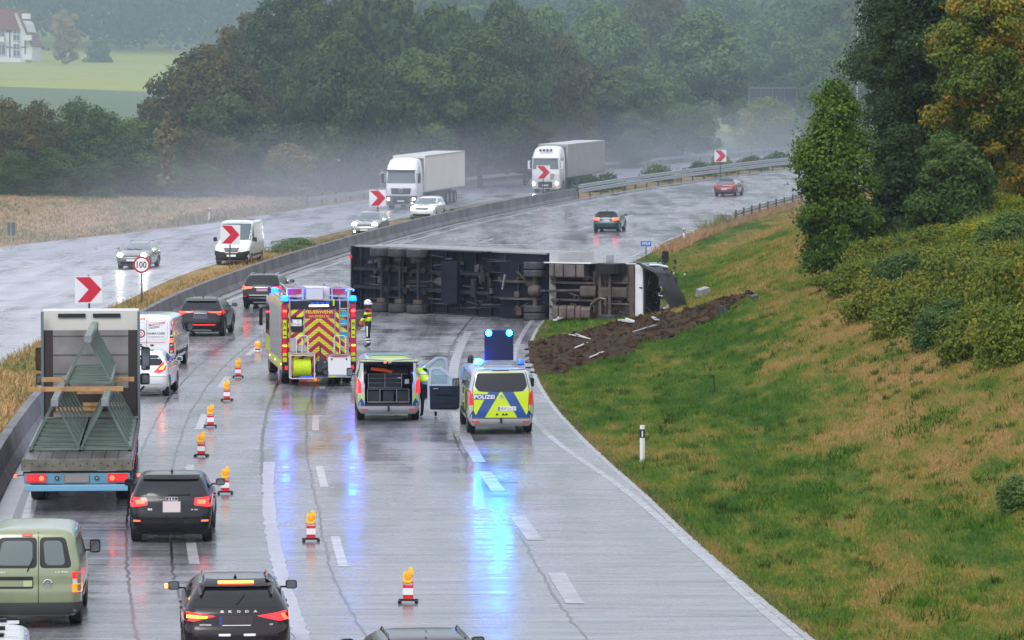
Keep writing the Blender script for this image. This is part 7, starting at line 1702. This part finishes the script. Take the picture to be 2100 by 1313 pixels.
for x, z, w, h_ in ((-4.1, 1.5, 1.8, 1.7), (-1.2, 1.5, 1.6, 1.8), (-1.2, 4.4, 1.3, 1.6), (-4.1, 4.4, 1.6, 1.6), (1.7, 1.3, 1.2, 1.0), (1.7, 2.5, 1.2, 1.0), (1.7, 4.2, 1.2, 1.0), (1.7, 5.4, 1.2, 1.0), (-.2, 7.6, .9, 1.0)):
    f = MB().box((x, -.14, z+h_/2), (w+.3, .12, h_+.3)).obj('window', PL, HO); MB().box((x, -.22, z+h_/2), (w, .05, h_)).obj('pane', PANE, f); MB().box((x, -.26, z+h_/2), (.08, .04, h_)).obj('glazing_bar', PL, f)
for x, z in ((3.7, 8.2), (3.9, 4.2), (4.0, .6), (-1.2, 3.9)): bb = MB().box((x, -.8, z), (1.5, 1.2, .12)).box((x, -1.35, z+.5), (1.5, .08, .9)).box((x-.7, -.8, z+.5), (.08, 1.2, .9)).box((x+.7, -.8, z+.5), (.08, 1.2, .9)); bb.obj('balcony', PL, HO)
MB().box((-1.5, -1.2, .45), (8.5, .08, .9)).obj('garden_railing', PL, HO)
# ------------------------------------------------------------------ sign gantry seen from behind
gx = onray(1500, 505); GA = thing('sign_gantry', 'dark motorway sign gantry seen from behind in the haze', 'sign gantry', gx, 0)
GD = mat('gantry_dark', (.05, .055, .07), .5, .4); yz = CAMH-(215-208)/FPX*505-gx[2]
MB().box((0, 0, yz/2), (.45, .45, yz)).obj('gantry_post', mat('gantry_post', (.2, .2, .22), .5, .5), GA)
MB().box((3.9, 0, yz-.1), (8.4, .5, .45)).obj('gantry_arm', GD, GA)
for k in range(4): MB().box((2.75+1.42*k, -.1, yz+1.0), (1.38, .12, 1.9)).obj('sign_panel', GD, GA)
for k in range(5): MB().tube([(2.05+1.42*k, -.3, yz+2.0), (2.05+1.42*k, -.3, yz+.5), (1.85+1.42*k, -.5, yz+.05)], .035, 5).obj('panel_bracket', STEEL, GA)
MB().cyl((2, -.3, yz+2.0), (7.8, -.3, yz+2.0), .03, 5).obj('top_rail', STEEL, GA)
lp = onray(1757, 420); t = thing('street_lamp', 'thin grey lamp post faint behind the right trees', 'street lamp', lp); MB().cyl((0, 0, 0), (0, 0, 15), .07, 8).tube([(0, 0, 15), (.6, 0, 15.6), (1.6, 0, 15.8)], .06, 6).obj('pole', STEEL, t); MB().box((1.8, 0, 15.8), (.7, .25, .12)).obj('lamp_head', STEEL, t)
# ------------------------------------------------------------------ trees and thicket on the right bank
L_MAPLE = leaf_mat('leaves_maple', [(0, (.02, .05, .008)), (.5, (.055, .12, .012)), (1, (.14, .22, .02))])
g = gp(1712, 572); tree('maple_tree', 'narrow dark green maple alone at the end of the bank', (g.x, g.y, g.z-.1), 8.0, 4.7, L_MAPLE, 'cone', 60000, .13, 72, rz=1.0, inner=.6, rag=.30)
NT = [(1905, 205, 6.5, -60, L_DARK, 'tall', 'tall dark tree directly right of the maple'), (1895, 178, 5.2, -120, L_DARK, 'round', 'huge dark tree reaching out of the top right'), (1905, 215, 9, -140, L_DARK, 'tall', 'dark tree filling the top right between the others'), (2025, 172, 6.0, -60, L_GOLD, 'round', 'green tree with orange and yellow leaves at the right edge'),
      (1975, 200, 7, -150, L_MID, 'tall', 'green tree behind the orange leaved one'), (2100, 190, 7.5, -130, L_GOLD, 'tall', 'yellowing tree cut off by the right edge'), (1840, 240, 4, 60, L_DARK, 'tall', 'dark tree half hidden behind the maple'), (1850, 172, 3.5, 250, L_DARK, 'bush', 'dark young tree at the foot of the huge one'), (1945, 168, 3.6, 270, L_MID, 'bush', 'green young tree below the orange leaved one')]
for k, (px, y, W, top, lf, kd, lb) in enumerate(NT):
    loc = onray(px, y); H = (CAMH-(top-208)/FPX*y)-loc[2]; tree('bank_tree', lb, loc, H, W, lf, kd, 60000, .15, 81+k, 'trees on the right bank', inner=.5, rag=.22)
TH = [(1775, 560, 1.9), (1770, 640, 1.5), (1820, 690, 1.6), (1880, 720, 1.7), (1950, 745, 1.8), (2030, 765, 1.9), (2095, 780, 2.0), (1800, 600, 1.8), (1860, 640, 1.8), (1930, 660, 2.0), (2000, 680, 2.2), (2075, 700, 2.6), (1830, 560, 1.7), (1900, 590, 1.9), (1980, 600, 2.2), (2060, 610, 2.6), (1765, 510, 1.3), (1850, 510, 1.3), (1920, 530, 1.6), (2000, 530, 1.8), (2080, 540, 2.4), (1880, 455, 1.2), (1950, 450, 1.3), (2040, 455, 1.6), (1800, 470, 1.1), (2090, 480, 1.9), (1740, 600, .8)]
WORDS = ['lower left', 'left', 'lower middle', 'middle', 'upper']
for k, (px, py, H) in enumerate(TH):
    g = gp(px, py-(48 if k < 12 else 22)); H *= .85 if k < 12 else .7; lf = L_GOLDROD if py < 535 and k % 3 else (L_BRAM if k % 4 else L_MID)
    lb = 'bramble clump of the right thicket whose foot shows at %d percent of the width and %d percent of the height' % (round(px/21), round(py/13.13))
    lb = ['yellow green' if lf is L_GOLDROD else 'reddish green' if lf is L_BRAM else 'dark green'][0]+(' shrub in the %s row of the right thicket, ' % ['lowest', 'second', 'third', 'fourth', 'top'][0 if k < 7 else 1 if k < 12 else 2 if k < 16 else 3 if k < 21 else 4])+['leftmost', 'second from left', 'third from left', 'fourth from left', 'fifth from left', 'sixth from left', 'rightmost'][k if k < 7 else k-7 if k < 12 else k-12 if k < 16 else k-16 if k < 21 else k-21]
    tree('bramble_shrub', lb, (g.x, g.y, g.z-.1), H*.85, 2.9, lf, 'bush', 16000, .10, 101+k % 4, 'shrubs of the thicket on the bank', cat='shrub', proto=('B', k % 4), inner=.6, rag=.25)
g = gp(2085, 1050); tree('small_shrub', 'small bright green shrub at the right edge in the straw', (g.x, g.y, g.z-.05), .85, .95, L_PALE, 'bush', 5000, .05, 111, cat='shrub'); 
# ------------------------------------------------------------------ grass blades
def blades(name, pts, h, w, m, seed):
    """pts: (n,3) roots; every blade a bent triangle pair"""
    g = np.random.default_rng(seed); n = len(pts); a = g.random(n)*6.283; hh = h*(.45+g.random(n)); lean = g.normal(size=(n, 2))*.5
    dx = np.cos(a)*w*.5; dy = np.sin(a)*w*.5; tip = pts+np.stack([lean[:, 0]*hh, lean[:, 1]*hh, hh], 1)
    P = np.stack([pts-np.stack([dx, dy, dx*0+.02], 1), pts+np.stack([dx, dy, dx*0-.02], 1), tip], 1).reshape(-1, 3)
    me = bpy.data.meshes.new(name); me.vertices.add(3*n); me.vertices.foreach_set('co', P.ravel().astype(np.float32)); me.loops.add(3*n); me.loops.foreach_set('vertex_index', np.arange(3*n, dtype=np.int32)); me.polygons.add(n); me.polygons.foreach_set('loop_start', np.arange(0, 3*n, 3, dtype=np.int32)); me.polygons.foreach_set('loop_total', np.full(n, 3, np.int32)); me.update(); me.materials.append(m)
    o = bpy.data.objects.new(name, me); C.objects.link(o); o['kind'] = 'stuff'; return o
g_ = np.random.default_rng(12)
# ground height on a lattice in (v, y), then sampled between
def scatter(n, ya, yb, va, vb, base, dens=None, pw=1.0, sgn=1):
    NYy, NV = int((yb-ya)/1.0)+2, 40; vy = np.linspace(ya, yb, NYy); vv = np.linspace(va, vb, NV); Z = np.zeros((NYy, NV)); X = np.zeros((NYy, NV))
    for i, y in enumerate(vy):
        b_ = base(y); c_ = cx(y)
        for j, v in enumerate(vv): X[i, j] = b_+sgn*v+c_; Z[i, j] = GH(X[i, j], y)
    y = ya+(yb-ya)*g_.random(n)**pw; v = va+(vb-va)*g_.random(n); fi = (y-ya)/(yb-ya)*(NYy-1); fj = (v-va)/(vb-va)*(NV-1); i = np.minimum(fi.astype(int), NYy-2); j = np.minimum(fj.astype(int), NV-2); a, b_ = fi-i, fj-j
    f = lambda A: A[i, j]*(1-a)*(1-b_)+A[i+1, j]*a*(1-b_)+A[i, j+1]*(1-a)*b_+A[i+1, j+1]*a*b_
    return np.stack([f(X), y, f(Z)], 1)
P = scatter(330000, 66, 175, .02, 12.5, fR, pw=1.25); keep = np.array([not (144 < p[1] < 188 and in_dirt(p[0], p[1]) > -.3*g_.random() and g_.random() < .80) for p in P])
blades('bank_grass', P[keep], .085, .022, M_BLADE, 1)
P = scatter(90000, 175, 330, .02, 13, fR); P = P[np.array([not (p[1] < 188 and in_dirt(p[0], p[1]) > 0) for p in P])]; blades('bank_grass_farther', P, .12, .045, M_BLADE, 2)
# darker weed tufts and taller rushes on the bank
T_ = []
rr = random.Random(21)
for px, py, n, s in ((1680, 955, 260, .45), (1720, 935, 160, .35), (1640, 1020, 260, .5), (1700, 1010, 160, .4), (1930, 860, 220, .5), (1870, 885, 140, .35), (1550, 760, 60, .15), (1550, 840, 80, .2), (1620, 955, 90, .2), (1500, 850, 90, .25), (1575, 1040, 120, .3), (1925, 1155, 90, .15), (2010, 1080, 90, .15), (1950, 1270, 90, .2), (1900, 1240, 70, .2), (1540, 765, 50, .12), (1440, 850, 80, .3), (1410, 840, 60, .2), (1960, 1050, 80, .3), (2080, 960, 60, .2), (1850, 1060, 120, .5), (1560, 530, 80, .4), (1640, 525, 80, .6), (1620, 700, 60, .3)):
    c = gp(px, py)
    for k in range(n):
        x = c.x+rr.gauss(0, s); y = c.y+rr.gauss(0, s*2.2); T_.append((x, y, GH(x, y)))
blades('weed_tufts', np.array(T_), .12, .05, mat('weed_green', (.035, .105, .008), .7, spec=.1), 3)
P = scatter(26000, 60, 330, .1, 3.2, lambda y: fB(y)-.35, sgn=-1); blades('median_grass', P, .22, .07, M_MEDB, 4)
P = scatter(30000, 225, 380, .3, 22, lambda y: fF(y), sgn=-1); blades('verge_grass', P, .16, .10, ground_mat('verge_blades', ((.09, .13, .035), (.17, .17, .055)), ((.26, .19, .08), (.33, .22, .12)), .50, True), 5)
P = scatter(9000, 255, 330, .1, 1.6, fR); blades('dry_tall_grass', P, .35, .06, mat('dry_stems', (.34, .20, .09), .7), 6)
T_ = []
for px, y0_, n in ((1480, 292, 240), (1440, 283, 120), (1470, 287, 160)):
    for k in range(n): x = at_u(px, y0_)+rr.gauss(0, .5); y = y0_+rr.gauss(0, 1.2); x = max(x, XY(fR(y)+.1, y)); T_.append((x, y, GH(x, y)))
blades('tall_weeds', np.array(T_), .75, .06, mat('weed_olive', (.16, .16, .05), .6), 7)
P = scatter(14000, 60, 260, .0, .35, fR); blades('verge_fringe', P, .06, .03, mat('fringe_brown', (.20, .13, .06), .7, var=.3), 8)
# tall grass and goldenrod on top of the thicket, tussocks on the slope
P = scatter(60000, 95, 175, 8.5, 20, fR); P = P[np.array([noise.noise((p[0]*.5, p[1]*.15, 2)) > -.05 and (p[0]-cx(p[1])) > 13.2 for p in P])]
blades('tall_bank_grass', P, .62, .05, mat('tall_grass_green', (.15, .19, .03), .7, spec=.15, var=.45, vscale=.5), 9)
T_ = []
for k in range(900):
    y = 66+110*rr.random()**1.2; v = rr.uniform(.6, 11.5); x = XY(fR(y)+v, y)
    if 144 < y < 188 and in_dirt(x, y) > 0: continue
    n = rr.randint(14, 46); s = rr.uniform(.04, .16)
    for j in range(n): a = x+rr.gauss(0, s); b_ = y+rr.gauss(0, s*1.6); T_.append((a, b_, 0))
zc = {}
def gz(x, y):
    q = (round(x*3), round(y*2))
    if q not in zc: zc[q] = GH(x, y)
    return zc[q]
blades('grass_tussocks', np.array([(a, b_, gz(a, b_)) for a, b_, _ in T_]), .15, .03, mat('tussock_green', (.05, .105, .012), .7, spec=.1, var=.6, vscale=.35), 10)
# ------------------------------------------------------------------ haze and road spray
def vol(name, verts, faces, dens, col=(.60, .74, .88)):
    o = raw(name, verts, faces, []); o.data.materials.clear(); m = bpy.data.materials.new(name); m.use_nodes = True; t = m.node_tree; t.nodes.clear(); v = t.nodes.new('ShaderNodeVolumePrincipled'); v.inputs['Density'].default_value = dens; v.inputs['Color'].default_value = (*col, 1); v.inputs['Anisotropy'].default_value = .0
    q = t.nodes.new('ShaderNodeOutputMaterial'); t.links.new(v.outputs[0], q.inputs['Volume']); o.data.materials.append(m); o['kind'] = 'stuff'; bm = bmesh.new(); bm.from_mesh(o.data); bmesh.ops.recalc_face_normals(bm, faces=bm.faces); bm.to_mesh(o.data); bm.free(); return o
x0, x1, y0_, y1, z0_, z1 = -460, 460, -240, 1660, -5, 150
vol('haze', [(x0, y0_, z0_), (x1, y0_, z0_), (x1, y1, z0_), (x0, y1, z0_), (x0, y0_, z1), (x1, y0_, z1), (x1, y1, z1), (x0, y1, z1)], [(0, 1, 2, 3), (4, 5, 6, 7), (0, 1, 5, 4), (1, 2, 6, 5), (2, 3, 7, 6), (3, 0, 4, 7)], .00012)
x0, x1, y0_, y1, z0_, z1 = -440, 440, 236, 1640, -4.5, 120
vol('valley_mist', [(x0, y0_, z0_), (x1, y0_, z0_), (x1, y1, z0_), (x0, y1, z0_), (x0, y0_, z1), (x1, y0_, z1), (x1, y1, z1), (x0, y1, z1)], [(0, 1, 2, 3), (4, 5, 6, 7), (0, 1, 5, 4), (1, 2, 6, 5), (2, 3, 7, 6), (3, 0, 4, 7)], .0009, (.50, .64, .74))
def spray(name, ya, yb, ua, ub, ht, dens):
    vs, fs = [], []; yy = np.linspace(ya, yb, 14)
    for y in yy:
        for u, z in ((ua, .03), (ub, .03), (ub-2, ht), (ua+2, ht)): vs.append((XY(u, y), y, e0(y)+z))
    for i in range(len(yy)-1):
        for k in range(4): a, b_ = 4*i+k, 4*i+(k+1) % 4; fs.append((a, b_, b_+4, a+4))
    fs += [(0, 1, 2, 3), tuple(4*(len(yy)-1)+k for k in (3, 2, 1, 0))]; return vol(name, vs, fs, dens, (.86, .9, 1))
for k in range(8): spray('spray_mist', 205+14*k, 470+2*k, -38-1.2*k, -19.2+.05*k, .8+.75*k, .0013)
# ------------------------------------------------------------------ put each thing's origin at its base
WR.location = (-1, 190, 0)
for c in WR.children: c.location = c.location-Vector((-1, 190, 0))
